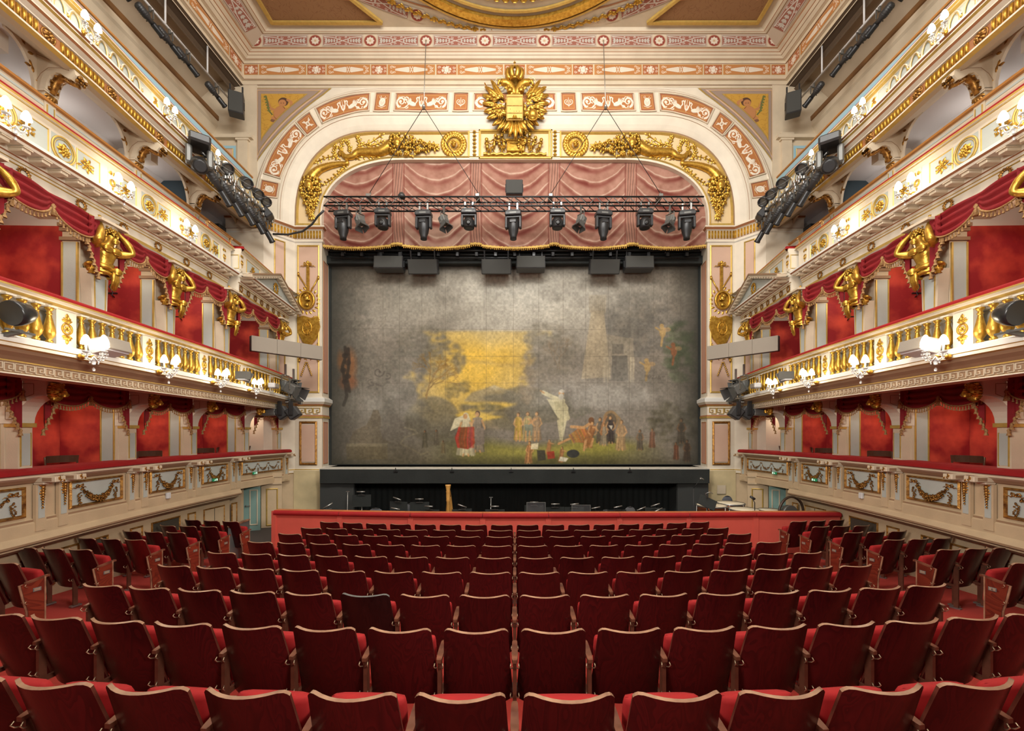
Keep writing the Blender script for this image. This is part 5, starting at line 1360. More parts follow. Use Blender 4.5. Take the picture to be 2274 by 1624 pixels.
# trophy of arms on the pier
o = thing('gilt_trophy', 'gilt relief trophy with portrait medallion and shield on the left proscenium pier', 'relief', M @ Matrix.Translation((0, -.01, 0)))
def X(px): return (px-683)/72.3
mb = MB()
mb.box(-.035, .045, -.05, 0, z(668), z(584)); bow(mb, (0, -.01, z(590)), .16); mb.blob((0, -.03, z(584)), .05); mb.build('ribboned_staff', GOLD, o)
mb = MB()
for a, b in (((662, 610), (690, 655)), ((706, 618), (686, 655)), ((664, 800), (690, 765)), ((706, 800), (684, 765))):
    mb.tube([(X(a[0]), -.03, z(a[1])), (X(b[0]), -.03, z(b[1]))], .02, 5); mb.blob((X(a[0]), -.03, z(a[1])), (.04, .03, .07))
for k in range(18):
    a = 2*PI*k/18; mb.leaf((X(681)+.28*cos(a), 0, z(668)+.32*sin(a)), a+.5, .14, .07, .03)
mb.build('crossed_arms', GOLD, o); mb = MB()
for s_ in (-1, 1): sprig(mb, [(X(684)+s_*.05, -.01, z(800)), (X(684)+s_*.2, -.01, z(790)), (X(684)+s_*.27, -.01, z(765))], .06, n=5)
mb.build('leaf_sprig', GOLD, o); mb = MB(); wreath(mb, (X(700), -.03, z(712)), .09, .03, 12); mb.build('laurel_wreath', GOLD, o)
mb = MB(); ring(mb, (X(681), -.05, z(668)), .22, .26, .04, 26); mb.prism([(X(681)+.2*cos(2*PI*k/20), z(668)+.24*sin(2*PI*k/20)) for k in range(20)], -.02, .01)
mb.blob((X(682), -.07, z(664)), (.075, .05, .1), n=8); mb.blob((X(687), -.07, z(667)), (.035, .04, .03)); mb.blob((X(679), -.07, z(659)), (.08, .05, .06)); mb.blob((X(681), -.06, z(678)), (.08, .04, .06)); mb.build('portrait_medallion', GOLD, o)
mb = MB(); sh = [(-.26, .33), (-.1, .38), (.08, .32), (.26, .36), (.3, .1), (.22, -.2), (.05, -.42), (-.12, -.3), (-.25, 0)]
sc_ = [(X(683)+x*1.25, z(735)+y*1.2) for x, y in sh]; mb.prism(sc_, -.05, 0); ring(mb, (X(682), -.055, z(730)), .14, .2, .02, 14)
for k in range(12): a = 2*PI*k/12; mb.bar((X(682), -.055, z(730)), (X(682)+.18*cos(a), -.055, z(730)+.24*sin(a)), .015, .015)
mb.build('shield', GOLD, o)
mb = MB()
for s_ in (-1, 1):
    for k in range(8): mb.blob((X(680)+s_*(.02+.02*k), -.04, z(806)-.055*k), (.035, .03, .02), n=6)
mb.build('ribbon_tails', GOLD, o); L_(o)

# ---- horns of plenty in the arch band (left built, mirrored)
def cornu(pts, r0, r1, label, dr, L, wf):
    o = thing('gilt_cornucopia', label, 'relief', Matrix.Translation((0, YP-.01, 0))); h = MB()
    P = [Vector((x13(a), 0, z13(b))) for a, b in pts]
    Q = []
    for i in range(len(P)-1):
        for k in range(5): Q.append(P[i].lerp(P[i+1], k/5))
    Q.append(P[-1]); n = len(Q)
    for it in range(3): Q = [Q[0]]+[(Q[i-1]+Q[i]*2+Q[i+1])/4 for i in range(1, n-1)]+[Q[-1]]
    Q = [q+Vector((0, -.04, 0)) for q in Q]
    Q2 = []
    for a_, b_ in zip(Q, Q[1:]): Q2 += [a_, (a_+b_)/2]
    Q = Q2+[Q[-1]]; n = len(Q)
    rr = [(r0+(r1-r0)*(i/(n-1))**1.3)*(.96+.08*(i % 2)) for i in range(n)]
    h.tube(Q, rr, 9); 
    e = Q[-1]; d = Vector((dr[0], 0, dr[1])).normalized()
    for k in range(10): a = 2*PI*k/10; h.blob(e+Vector((-d.z, 0, d.x))*cos(a)*r1*1.25+Vector((0, -abs(sin(a))*.12, 0)), .07)
    h.build('horn', GOLD, o)
    f = MB(); rnd = random.Random(hash(label) % 1000)
    f_n = 260
    for k in range(f_n):
        u = rnd.random()**1.1; w = wf*(1-u)**.7*(.75+.9*min(u*3, 1)*(1-u))+.03; v = rnd.uniform(-1, 1)
        p = e+d*(u*L)+Vector((-d.z, 0, d.x))*v*w
        if rnd.random() < .62: s_ = rnd.uniform(.028, .058)*(1.15-u*.4); f.blob(p+Vector((0, -.05-.1*(1-abs(v))*(1-u), 0)), (s_, s_, s_), n=6, k=4)
        else: f.leaf(p+Vector((0, -.03, 0)), rnd.uniform(0, 2*PI), .13, .07, .05)
    f.blob(e+d*.22+Vector((0, -.12, 0)), .13, n=10, k=6)
    for s_ in (-1, 0, 1): f.leaf(e+d*(L*.93)+Vector((0, -.02, 0)), math.atan2(d.z, d.x)+s_*.5, .2, .08, .04)
    f.build('fruit_and_flowers', GOLD, o)
    return o
o1 = cornu([(770, 356), (775, 366), (758, 366), (735, 370), (712, 378), (698, 390), (692, 402)], .045, .17, 'gilt horn of plenty spilling fruit downward, left shoulder of the arch', (.02, -1), 1.15, .27)
o2 = cornu([(758, 348), (754, 342), (760, 341), (768, 352), (785, 351), (795, 340), (825, 340), (845, 340), (858, 334), (870, 325)], .045, .18, 'gilt horn of plenty spilling fruit toward the sun mask, left of the arch top', (1, -.05), 1.4, .3)
for o in (o1, o2): L_(o)
o = thing('gilt_sprays', 'gilt branches of leaves behind the horns of plenty, left shoulder of the arch', 'relief', Matrix.Translation((0, YP-.02, 0))); mb = MB()
for pl in ([(757, 356), (740, 348), (720, 352), (705, 360)], [(750, 352), (742, 340), (745, 326)], [(762, 340), (757, 328), (762, 315)], [(778, 342), (778, 328), (770, 314)], [(790, 340), (800, 325), (822, 318), (848, 301)], [(810, 322), (826, 325), (848, 316)], [(797, 336), (800, 318), (795, 306)], [(772, 362), (762, 378), (750, 392)], [(768, 372), (752, 384), (738, 398), (724, 408)], [(790, 356), (800, 348), (820, 349), (835, 350)]):
    sprig(mb, [(x13(a), 0, z13(b)) for a, b in pl], .11, n=6)
mb.build('leaf_branch', GOLD, o); L_(o)
# sun masks
o = thing('gilt_sun_mask', 'gilt sun face with rays inside a round wreath, left of the eagle', 'relief', Matrix.Translation((x13(1008), YP-.02, z13(322))))
mb = MB(); wreath(mb, (0, -.02, 0), .29, .075, 26); wreath(mb, (0, -.05, 0), .29, .05, 22); mb.build('wreath', GOLD, o)
mb = MB()
for k in range(32): a = 2*PI*k/32; mb.leaf((.08*cos(a), 0, .08*sin(a)), a, .17, .025, .02)
mb.build('sun_rays', GOLD, o)
mb = MB(); mb.blob((0, -.05, 0), (.085, .08, .1), n=10, k=6); mb.blob((0, -.13, -.01), (.02, .03, .035)); mb.blob((0, -.11, -.055), (.035, .025, .014))
for s_ in (-1, 1): mb.blob((s_*.035, -.115, .02), (.022, .015, .012)); mb.blob((s_*.045, -.1, -.03), (.03, .03, .03))
mb.build('sun_face', GOLD, o); L_(o)

# ---- putti relief below the eagle
o = thing('putti_relief', 'gilt relief of playing putti around an altar, centre of the arch below the eagle', 'relief', Matrix.Translation((0, YP-.02, 0)))
def RX(zx): return x13(1040+zx/7.06)
def RZ(zy): return z13(130+zy/7.06)
mb = MB(); mb.box(RX(190), RX(1290), .0, .02, RZ(1555), RZ(1160), 0); mb.build('relief_ground', OCHRE, o)
mb = MB(); rows = []
for k in range(25):
    u = k/24; x = RX(240)+(RX(1220)-RX(240))*u; zz = RZ(1530)+.03*sin(k*2.1)
    rows.append([(x, 0, zz-.04), (x, -.09, zz-.03), (x, -.1, zz+.03), (x, -.02, zz+.08)])
mb.grid(rows); mb.build('rocky_ground', GOLD, o)
mb = MB(); mb.bbox(RX(600), RX(880), -.1, 0, RZ(1490), RZ(1330), .02); mb.bbox(RX(580), RX(900), -.12, 0, RZ(1335), RZ(1300), .015); swag(mb, (RX(620), -.11, RZ(1350)), (RX(860), -.11, RZ(1350)), .06, .03, 12); mb.build('altar', GOLD, o)
def putto(mb, hx, hz, sx, sz, lean, sc=1):
    """small child figure in relief: head at (hx,hz), seat at (sx,sz)"""
    H = Vector((RX(hx), -.1, RZ(hz))); S = Vector((RX(sx), -.07, RZ(sz))); r = .05*sc
    mb.blob(H, (r*1.05, r, r*1.15), n=8, k=5); mb.blob(H+Vector((0, .01, r*.4)), (r*1.15, r, r*.9), n=8, k=5)
    d = S-H; mb.tube([H+d*.2, H+d*.45, H+d*.75, S], [r*.55, r*1.1, r*1.0, r*1.05], 7)
    for s_ in (-1, 1):
        a = H+d*.36+Vector((s_*r*.9, -.02, 0)); e = a+Vector((s_*r*.9+lean*.03, -.03, -r*1.3)); mb.tube([a, e, e+Vector((lean*r*2, -.02, r*(.8 if s_ > 0 else -.3)))], [r*.42, r*.36, r*.26], 5)
        k = S+Vector((s_*r*.6+lean*r*1.4, -.03, -r*.9)); mb.tube([S+Vector((s_*r*.5, 0, 0)), k, k+Vector((-lean*r*.8+s_*r*.2, 0.01, -r*2.1)), k+Vector((-lean*r*.3+s_*r*.4, -.02, -r*2.3))], [r*.62, r*.5, r*.34, r*.25], 6)
for a in ((290, 1315, 300, 1450, 1), (430, 1260, 400, 1420, -1), (480, 1280, 490, 1400, 1), (530, 1250, 570, 1420, -1), (790, 1330, 790, 1450, 1), (885, 1225, 890, 1370, -1), (960, 1240, 940, 1400, 1), (1050, 1290, 1000, 1420, -1), (1140, 1320, 1110, 1440, -1)):
    mb = MB(); putto(mb, *a); mb.build('putto', GOLD, o)
# gilt frame of the centre field
mb = MB()
for x0, x1, za, zb in ((RX(165), RX(190), RZ(1590), RZ(1130)), (RX(1290), RX(1315), RZ(1590), RZ(1130)), (RX(165), RX(1315), RZ(1590), RZ(1560)), (RX(165), RX(1315), RZ(1160), RZ(1130))): mb.bbox(x0, x1, YP-.07, YP, za, zb, .012)
mb.build('gilt_moulding', GOLDS, pro)

# ---- double-headed eagle
o = thing('gilt_eagle_crest', 'gilt double-headed crowned eagle with blank shield over the arch centre', 'crest', Matrix.Translation((0, YP-.26, -.2)))
def fth(mb, B, T, w, y0=0):
    d = T-B; L = d.length; R = Matrix.Rotation(-math.atan2(d.z, d.x), 3, 'Y')
    mb.blob((B+T)/2+Vector((0, y0, 0)), (L*.54, w*.55, w*.5), R, n=10, k=8)
    mb.tube([B+Vector((0, y0-w*.5, 0)), T+Vector((0, y0-w*.2, 0))-d*.12], .012, 4)
def wing(mb, sg):
    ec = RX(740)
    for k, (tx, ty, bx, by, w) in enumerate(((365, 350, 560, 640, 60), (275, 450, 500, 620, 62), (240, 575, 470, 660, 62), (240, 700, 450, 720, 60), (260, 830, 460, 790, 58), (305, 935, 480, 860, 56), (390, 1040, 540, 930, 54), (460, 1115, 590, 970, 52))):
        if sg > 0: tx, bx = 1480-tx, 1480-bx
        T = Vector((RX(tx), .06, RZ(ty))); B = Vector((RX(bx), -.06, RZ(by))); d = T-B; a = math.atan2(d.z, d.x); L = d.length
        fth(mb, B, T, w/7.06/72.3*1.12); n_ = Vector((-d.z, 0, d.x)).normalized()
        fth(mb, B.lerp(T, .05)+n_*.07, B.lerp(T, .72)+n_*.075, .06, -.02)
    for j in range(26):
        u = random.random(); v = random.random(); p = Vector((RX(740+sg*(150+230*u)), -.09-.04*random.random(), RZ(640+260*v+60*u*(1-2*v)*-1)))
        mb.leaf(p, (PI if sg < 0 else 0)+random.uniform(-.7, .7), .17, .09, .05)
for sg in (-1, 1): mb = MB(); wing(mb, sg); mb.build('wing', GOLD, o)
mb = MB(); mb.blob((0, .06, RZ(800)), (.34, .12, .5), n=12, k=8)
for k in range(40): mb.leaf((random.uniform(-.34, .34), -.1, RZ(random.uniform(650, 1000))), -PI/2+random.uniform(-.6, .6), .14, .08, .04)
mb.build('body', GOLD, o)
for sg in (-1, 1):
    mb = MB(); PX = lambda v: RX(740+sg*v)
    mb.tube([(PX(20), -.02, RZ(600)), (PX(40), -.04, RZ(500)), (PX(80), -.06, RZ(430)), (PX(140), -.07, RZ(395)), (PX(200), -.08, RZ(400)), (PX(225), -.08, RZ(405))], [.13, .12, .11, .1, .1, .06], 9)
    mb.tube([(PX(215), -.08, RZ(385)), (PX(255), -.09, RZ(385)), (PX(265), -.09, RZ(425)), (PX(250), -.09, RZ(440))], [.07, .055, .035, .01], 6)
    mb.blob((PX(205), -.17, RZ(385)), .02); mb.leaf((PX(205), -.08, RZ(430)), PI/2-sg*(PI/2+.5), .14, .05, .03)
    for k in range(10): mb.leaf((PX(30+17*k), -.13, RZ(560-70*min(1, k/5)-80*(1 if k > 5 else 0))), PI/2+sg*-(2.2-.1*k), .12, .08, .04)
    mb.build('head', GOLD, o).location.z = -.04
    mb = MB(); ring(mb, (PX(235), -.02, RZ(410)), .155, .19, .014, 26); mb.build('halo_ring', mat('pale_gilding', srgb(240, 222, 170), .4, .5), o)
    mb = MB(); mb.lathe([(.075, 0), (.09, .03), (.1, .1), (.07, .12), (.05, .13)], 9, (PX(85), -.14, RZ(600)));
    for k in range(6): a = 2*PI*k/6; mb.leaf((PX(85)+.09*cos(a), -.14+.09*sin(a), RZ(545)), PI/2, .07, .04, .02)
    mb.build('small_crown', GOLD, o)
mb = MB(); mb.lathe([(.16, 0), (.17, .02), (.17, .07), (.15, .08)], 14, (0, -.06, RZ(400)))
for k in range(8):
    a = 2*PI*k/8+.39; pts = []
    for j in range(8): t = j/7; r = .15+.14*sin(t*PI*.62)-.2*t**3; pts.append((max(.02, r)*cos(a), -.06+max(.02, r)*sin(a)*.8, RZ(380)+.36*t))
    mb.tube(pts, [.07]*6+[.05, .03], 6)
mb.build('crown_arches', GOLD, o)
mb = MB(); mb.blob((0, -.06, RZ(165)), .05); mb.box(-.012, .012, -.07, -.05, RZ(140), RZ(80)); mb.box(-.04, .04, -.07, -.05, RZ(108), RZ(98)); mb.build('crown_cross', GOLD, o)
mb = MB(); sh = [(-.24, -.3), (-.24, .42), (.24, .42), (.24, -.3), (.14, -.27), (.05, -.28), (0, -.31), (-.05, -.28), (-.14, -.27)]
mb.prism([(x, z_+RZ(780)-.03) for x, z_ in sh], -.22, -.1)
for k in (0, 1):
    zz = RZ(752+112*k); mb.box(-.225, .225, -.232, -.22, zz-.008, zz+.008, 1)
frame_rect(mb, -.25, .25, RZ(975), RZ(612), .025, .03, 0, -.22)
for x_, zz in ((-.13, 800), (-.02, 835), (.05, 835), (.14, 835), (-.13, 860), (.1, 862)): mb.box(x_-.008, x_+.008, -.226, -.22, RZ(zz)-.008, RZ(zz)+.008, 1)
mb.build('blank_shield', [mat('pale_gold_board', srgb(226, 190, 110), .5, .5, var=.2, vscale=6), GOLDD], o).location.z = -.15
mb = MB()
for k, (x_, y_, L) in enumerate(((560, 1160, .5), (650, 1230, .62), (740, 1270, .66), (830, 1230, .62), (910, 1160, .5))):
    T = Vector((RX(x_), -.04, RZ(y_))); B = Vector((RX(740+(x_-740)*.35), -.14, RZ(1000))); d = T-B; fth(mb, B, T, .15)
    for j in range(5): p = B.lerp(T, .3+.14*j); mb.leaf(p, math.atan2(d.z, d.x)+.5, .1, .04, .04); mb.leaf(p, math.atan2(d.z, d.x)-.5, .1, .04, .04)
mb.blob((0, -.24, RZ(1010)), .07); mb.build('tail', GOLD, o)
mb = MB(); mb.bar((RX(275), -.2, RZ(480)), (RX(450), -.28, RZ(870)), .035, .03); mb.box(RX(430), RX(500), -.3, -.26, RZ(900), RZ(885)); mb.build('sword', mat('dark_gold_blade', srgb(176, 122, 46), .4, .8), o)
mb = MB(); mb.blob((RX(1000), -.2, RZ(960)), .15, n=12, k=8); ring(mb, (RX(1000), -.2, RZ(960)), .155, .155, .018, 18)
c_ = Vector((RX(1035), -.24, RZ(840))); mb.box(c_.x-.045, c_.x+.045, c_.y, c_.y+.02, c_.z-.01, c_.z+.01); mb.box(c_.x-.01, c_.x+.01, c_.y, c_.y+.02, c_.z-.05, c_.z+.045); mb.build('orb', GOLD, o)
mb = MB()
for sg, x_ in ((-1, 500), (1, 960)):
    for k in range(4): a = -PI/2+(k-1.5)*.5; mb.tube([(RX(x_), -.2, RZ(930)), (RX(x_)+.1*cos(a), -.26, RZ(930)+.1*sin(a)), (RX(x_)+.12*cos(a), -.2, RZ(930)+.18*sin(a))], [.04, .035, .015], 5)
    mb.tube([(RX(740+sg*110), -.1, RZ(920)), (RX(x_), -.2, RZ(920))], [.09, .05], 7)
mb.build('talons', GOLD, o)

# ================================================================ CEILING
def zo(py, o): return E+(HZ-py)*(YP-o)/F
def ring_rows(prof, fac=1.9):
    rows = []
    for o_, z_ in prof:
        x = 8.4-o_*fac; rows.append([(-x, -1.5, z_), (-x, YP-o_, z_), (x, YP-o_, z_), (x, -1.5, z_)])
    return rows
CP = [(0, zo(194, 0), 0), (0, zo(190, 0), 3), (.03, zo(188, .03), 0), (.03, zo(180, .03), 0), (.07, zo(177, .07), 3), (.07, zo(175, .07), 0), (.06, zo(170, .06), 0), (.05, zo(168, .05), 0), (.05, zo(142, .05), 1), (.07, zo(141, .07), 0), (.08, zo(135, .08), 0), (.12, zo(132, .12), 3),
      (.12, zo(130, .12), 0), (.16, zo(123, .16), 3), (.17, zo(121.5, .17), 0), (.2, zo(116, .2), 1), (.21, zo(114.5, .21), 0), (.26, zo(108, .26), 1), (.27, zo(106, .27), 0), (.3, zo(104, .3), 2), (.5, zo(76, .5), 3), (.52, zo(74, .52), 0), (.56, zo(70, .56), 1), (.57, zo(69, .57), 0), (.62, zo(60, .62), 0)]
mb = MB(); mb.grid(ring_rows([(a, b) for a, b, _ in CP]), mrow=[m for _, _, m in CP], smooth=False)
ZCL = CP[-1][1]
mb.poly([(-8.4+.62*1.9, -1.5, ZCL), (8.4-.62*1.9, -1.5, ZCL), (8.4-.62*1.9, YP-.62, ZCL), (-8.4+.62*1.9, YP-.62, ZCL)], 0)
ceil = struct(mb.build('ceiling', [CREAM2, BROWNL, mat('mauve_band', srgb(190, 172, 152), .6), SHADOWL]))
PLA, PMA = paint_laurel().material('painted_laurel'), paint_mask().material('painted_mask')
PAC, PFL = paint_acanthus().material('painted_acanthus'), paint_flower().material('painted_rosette')
def quad(name, pts, m_, parent=ceil):
    q = MB(); q.poly(pts, 0, [(0, 0), (1, 0), (1, 1), (0, 1)]); return q.build(name, m_, parent)
yf = YP-.056; za, zb = zo(166.5, .05), zo(143.5, .05)
fz = [(542, 573, 1), (575, 680, 0), (682, 723, 1), (725, 822, 0), (824, 859, 1), (861, 966, 0), (969, 1014, 1), (1016, 1117, 0)]
for a, b, k in fz:
    for sg in (1, -1):
        x0, x1 = xat(a, yf), xat(b, yf)
        if sg < 0: x0, x1 = -x1, -x0
        quad('painted_frieze_panel', [(x0, yf, za), (x1, yf, za), (x1, yf, zb), (x0, yf, zb)], PMA if k else PLA)
x1 = xat(1166, yf); quad('painted_frieze_panel', [(-x1, yf, za), (x1, yf, za), (x1, yf, zb), (-x1, yf, zb)], PMA)
for sg in (-1, 1):
    x = sg*(8.4-.056*1.9); y = YP-.15
    for k in range(10):
        L = .52 if k % 2 == 0 else 1.5
        p = [(x, y-L, za), (x, y, za), (x, y, zb), (x, y-L, zb)]
        if sg > 0: p = [p[1], p[0], p[3], p[2]]
        quad('painted_frieze_panel', p, PMA if k % 2 == 0 else PLA); y -= L+.04
# acanthus band with rosettes on the slope
def slope_front(px0, px1, m_, k0=.08, k1=.92, name='painted_band_panel'):
    for sg in (1, -1):
        r = []
        for k in (k0, k1):
            o_ = .3+.2*k; z_ = CP[19][1]+(CP[20][1]-CP[19][1])*k-.006; Y = YP-o_-.004; r.append((xat(px0, Y), xat(px1, Y), Y, z_))
        (a0, b0, Ya, z0), (a1, b1, Yb, z1) = r
        pts = [(a0, Ya, z0), (b0, Ya, z0), (b1, Yb, z1), (a1, Yb, z1)]
        if sg < 0:
            if px1 > 1143 > px0: return
            pts = [(-p[0], p[1], p[2]) for p in (pts[1], pts[0], pts[3], pts[2])]
        quad(name, pts, m_)
ros = [567, 700, 822, 946, 1077, 1209]
for r in ros[:-1]: slope_front(r-15, r+15, PFL, .0, 1.0, 'painted_rosette')
for a, b in zip(ros, ros[1:]):
    slope_front(a+18, b-18, PAC)
for sg in (-1, 1):   # same band along the sides
    y = YP-.75
    for k in range(5):
        for L, m_, n_ in ((1.75, PAC, 'painted_band_panel'), (.4, PFL, 'painted_rosette')):
            r = []
            for kk in (.05, .95): o_ = .3+.2*kk; r.append((sg*(8.4-o_*1.9-.01), CP[19][1]+(CP[20][1]-CP[19][1])*kk-.006))
            p = [(r[0][0], y-L, r[0][1]), (r[0][0], y, r[0][1]), (r[1][0], y, r[1][1]), (r[1][0], y-L, r[1][1])]
            if sg > 0: p = [p[1], p[0], p[3], p[2]]
            quad(n_, p, m_); y -= L+.05
# coffer pictures with gold frames
zc = ZCL-.012
PCP = paint_ceiling_picture().material('painted_ceiling_picture')
for sg in (-1, 1):
    Yf = 11.87*F/910-.05
    tri = [(sg*7.0, Yf), (sg*3.85, Yf), (sg*6.4, 9.4), (sg*7.0, 8.4)]
    q = MB(); q.poly([(x, y, zc) for x, y in tri], 0, [((7-abs(x))/3.3, 1-(1-(Yf-y)/1.6)) for x, y in tri]); q.build('ceiling_picture', PCP, ceil)
    q = MB()
    for jt, (a, b) in enumerate(zip(tri, tri[1:]+tri[:1])):
        q.bar((a[0], a[1], zc-.02-.003*jt), (b[0], b[1], zc-.02-.003*jt), .09, .07)
    q.build('gilt_frame', GOLDS, ceil)
def arc_band(R0, R1, Yc, a0, a1, z_, m_, name, n=24, uvrep=1, th=None):
    q = MB(); rows = [[(R*sin(a0+(a1-a0)*k/n), Yc+R*cos(a0+(a1-a0)*k/n), z_) for k in range(n+1)] for R in (R1, R0)]
    if th: 
        rows = [[(x, y, z_) for x, y, _ in rows[0]], [(x, y, z_-th) for x, y, _ in rows[0]], [(x, y, z_-th) for x, y, _ in rows[1]], [(x, y, z_) for x, y, _ in rows[1]]]
        q.grid(rows, smooth=False)
    else: q.grid(rows, uv=True, smooth=False)
    return q.build(name, m_, ceil)
for k in range(-5, 6):
    a = k*.205
    if abs(k) >= 2: arc_band(8.95, 9.35, 3.3, a-.075, a+.075, zc, PAC, 'painted_band_panel', 6)
    if k and abs(k) >= 1:
        aa = a-.1025*(1 if k > 0 else -1)
        if abs(k) >= 2: arc_band(8.95, 9.35, 3.3, aa-.021, aa+.021, zc-.004, PFL, 'painted_rosette', 2)
arc_band(8.82, 8.86, 3.3, -1.2, 1.2, zc, BROWNL, 'painted_line', 40); arc_band(7.9, 7.93, 3.6, -1.2, 1.2, zc, BROWNL, 'painted_line', 40)
arc_band(4.15, 4.35, 7.9, -1.5, 1.5, zc, GOLD, 'gilt_oval_frame', 40, th=.1); arc_band(4.45, 4.5, 7.9, -1.5, 1.5, zc, GOLDS, 'gilt_oval_frame', 40, th=.04); arc_band(3.95, 4.02, 7.9, -1.5, 1.5, zc, GOLDS, 'gilt_oval_frame', 40, th=.05)
q = MB()
for k in range(-26, 27):
    a = k*.034; p = Vector((6.9*sin(a), 5.6+6.9*cos(a), zc-.03)); t_ = -a
    for s_ in (-1, 1):
        q.blob(p+Vector((.06*cos(a)*s_, 0, 0)), (.1, .05, .03), Matrix.Rotation(t_+s_*.5, 3, 'Z'), n=5, k=3)
    if k % 5 == 0: q.blob(p, (.07, .07, .05))
o = q.build('gilt_garland_ring', GOLD, ceil)
q = MB()
for k in range(-14, 15):
    a = k*.07; p = Vector((3.5*sin(a), 8.05+3.5*cos(a), zc-.03)); q.blob(p, (.13, .1, .05), n=6); q.blob(p+Vector((.05, -.12, 0)), (.1, .13, .05), n=6)
q.build('gilt_garland_ring', GOLD, ceil)
# hoist holes of the truss cables
# ================================================================ STAGE
YC = 13.7
PC = paint_curtain().material('painted_main_curtain', .8)
o = thing('main_curtain', 'painted stage curtain with misty sunset landscape, tower and robed figures', 'curtain', Matrix.Identity(4))
q = MB(); x0, x1 = xat(733, YC), xat(1553, YC); rows = []
for j in range(5):
    rows.append([(x0+(x1-x0)*k/60, YC+.012*sin(k*1.9)+.008*sin(k*.7), zat(1034, YC)+(zat(592, YC)-zat(1034, YC))*j/4) for k in range(61)])
q.grid(rows, uv=True); q.build('painted_canvas', PC, o)
q = MB(); q.tube([(x0, YC-.01, zat(1033, YC)), (x1, YC-.01, zat(1033, YC))], .03, 8); q.build('bottom_batten', BLACK, o)
mb = MB(); mb.box(-7.2, 7.2, YC+.05, YC+.1, -.5, 9.6, 0)
mb.box(-6.5, -5.93, YC-.03, YC+.04, 1.5, 9.2, 0); mb.box(5.93, 6.5, YC-.03, YC+.04, 1.5, 9.2, 0)
struct(mb.build('wall_back_behind_curtain', BLACK))
mb = MB(); mb.box(-6.3, 6.3, 13.45, YC+.03, zat(592, YC), zat(575, YC)); mb.box(-6.3, 6.3, 13.60, YC+.03, zat(575, YC), 9.1)
struct(mb.build('trim_black_stage_border', BLACK))
o = thing('pipe_batten', 'black pipes with clamps hanging below the painted drape', 'pipe'); mb = MB()
for y_, pz in ((13.3, 557), (13.4, 566), (13.35, 573)): mb.tube([(-5.8, y_, zat(pz, y_)), (5.8, y_, zat(pz, y_))], .03, 6)
mb.build('pipe', BLACKM, o); mb = MB()
for k in range(19): x = -5.4+.6*k; mb.bar((x, 13.4, zat(574, 13.4)), (x+.12*(-1)**k, 13.25, 8.7), .03); mb.bbox(x-.05, x+.05, 13.25, 13.4, zat(570, 13.3), zat(561, 13.3), .01)
mb.build('clamp', BLACKM, o)
# painted lambrequin with fringe
o = thing('painted_lambrequin', 'painted rose drapery border filling the arch with gold fringe', 'curtain', Matrix.Identity(4))
YD = 13.12; PD = paint_drape().material('painted_drapery', .8); q = MB()
def dlow(px):
    st = [700, 882, 1056, 1231, 1403, 1582]
    for a, b in zip(st, st[1:]):
        if a <= px < b:
            u = (px-a)/(b-a); return 545+7*sin(PI*u)-3*(1 if u < .07 or u > .93 else 0)
    return 545
top, bot = [], []
for k in range(91):
    px = 712+(1575-712)*k/90; x = xat(px, YD)
    # top follows the inner arch with some overlap
    ax = min(0, -abs(x)) ; zt_ = z13(350)
    for (xa, za_), (xb, zb_) in zip(A0, A0[1:]):
        if xa <= ax <= xb: zt_ = za_+(zb_-za_)*((ax-xa)/max(1e-6, xb-xa)); break
    else:
        if ax < A0[0][0]: zt_ = z13(480)
    if abs(x) > 5.9: zt_ = z13(495)
    top.append((x, YD, zt_+.08)); bot.append((x, YD, zat(dlow(px), YD)))
rows = [[(t[0], YD, b[2]+(t[2]-b[2])*j/4) for t, b in zip(top, bot)] for j in range(5)]
ids = q.grid(rows, smooth=False)
xa, xb, zlo, zhi = xat(718, 13.0), xat(1563, 13.0), z13(550), z13(350)
for fi, f in enumerate(q.f): q.uv[fi] = [((q.v[i][0]-xa)/(xb-xa), (q.v[i][2]-zlo)/(zhi-zlo)) for i in f]
q.build('painted_canvas', PD, o)
q = MB(); fr = MB()
for k in range(200):
    px = 714+(1572-714)*(k+.5)/200; x = xat(px, YD); z_ = zat(dlow(px), YD); w = .028
    q.box(x-w, x+w, YD-.03, YD-.005, z_-.02+random.uniform(-.008, .008), z_+.035+.01*(k % 2))
    fr.lathe([(.01, 0), (.018, -.03), (.021, -.075-random.random()*.02)], 4, (x+.01, YD-.02, z_+.015), caps=False)
q.build('gold_braid', mat('gold_braid', srgb(222, 186, 96), .7, .1), o); e_ = fr.build('gold_fringe', mat('ochre_fringe', srgb(196, 150, 70), .8, .1, var=.3, vscale=30), o); e_['kind'] = 'stuff'
# stage floor, apron, pit
zs = E-(1041-HZ)*12.4/F
mb = MB(); mb.box(-5.72, 5.72, 12.4, 14.0, zs-.08, zs, 0); mb.box(-6.0, 6.0, 13.05, 14.0, zs-.08, zs, 0)
struct(mb.build('floor_of_stage', STAGEF))
o = thing('stage_apron_skirt', 'black cloth skirt along the stage edge above the orchestra pit', 'cloth'); mb = MB()
rows = []
for j in range(5): rows.append([(-5.70+11.4*k/80, 12.38-.012*sin(k*1.3)*j/4, zs-.02-.41*j/4) for k in range(81)])
mb.grid(rows); mb.build('cloth', BLACK, o)
mb = MB()
for px in (879, 1004, 1135, 1273, 1398): x = xat(px, 12.38); mb.box(x-.008, x+.008, 12.34, 12.37, zs-.08, zs+.03); mb.box(x-.06, x+.06, 12.35, 12.37, zs-.1, zs-.07)
mb.build('clip', BLACKM, o)
mb = MB(); z1 = zs-.42
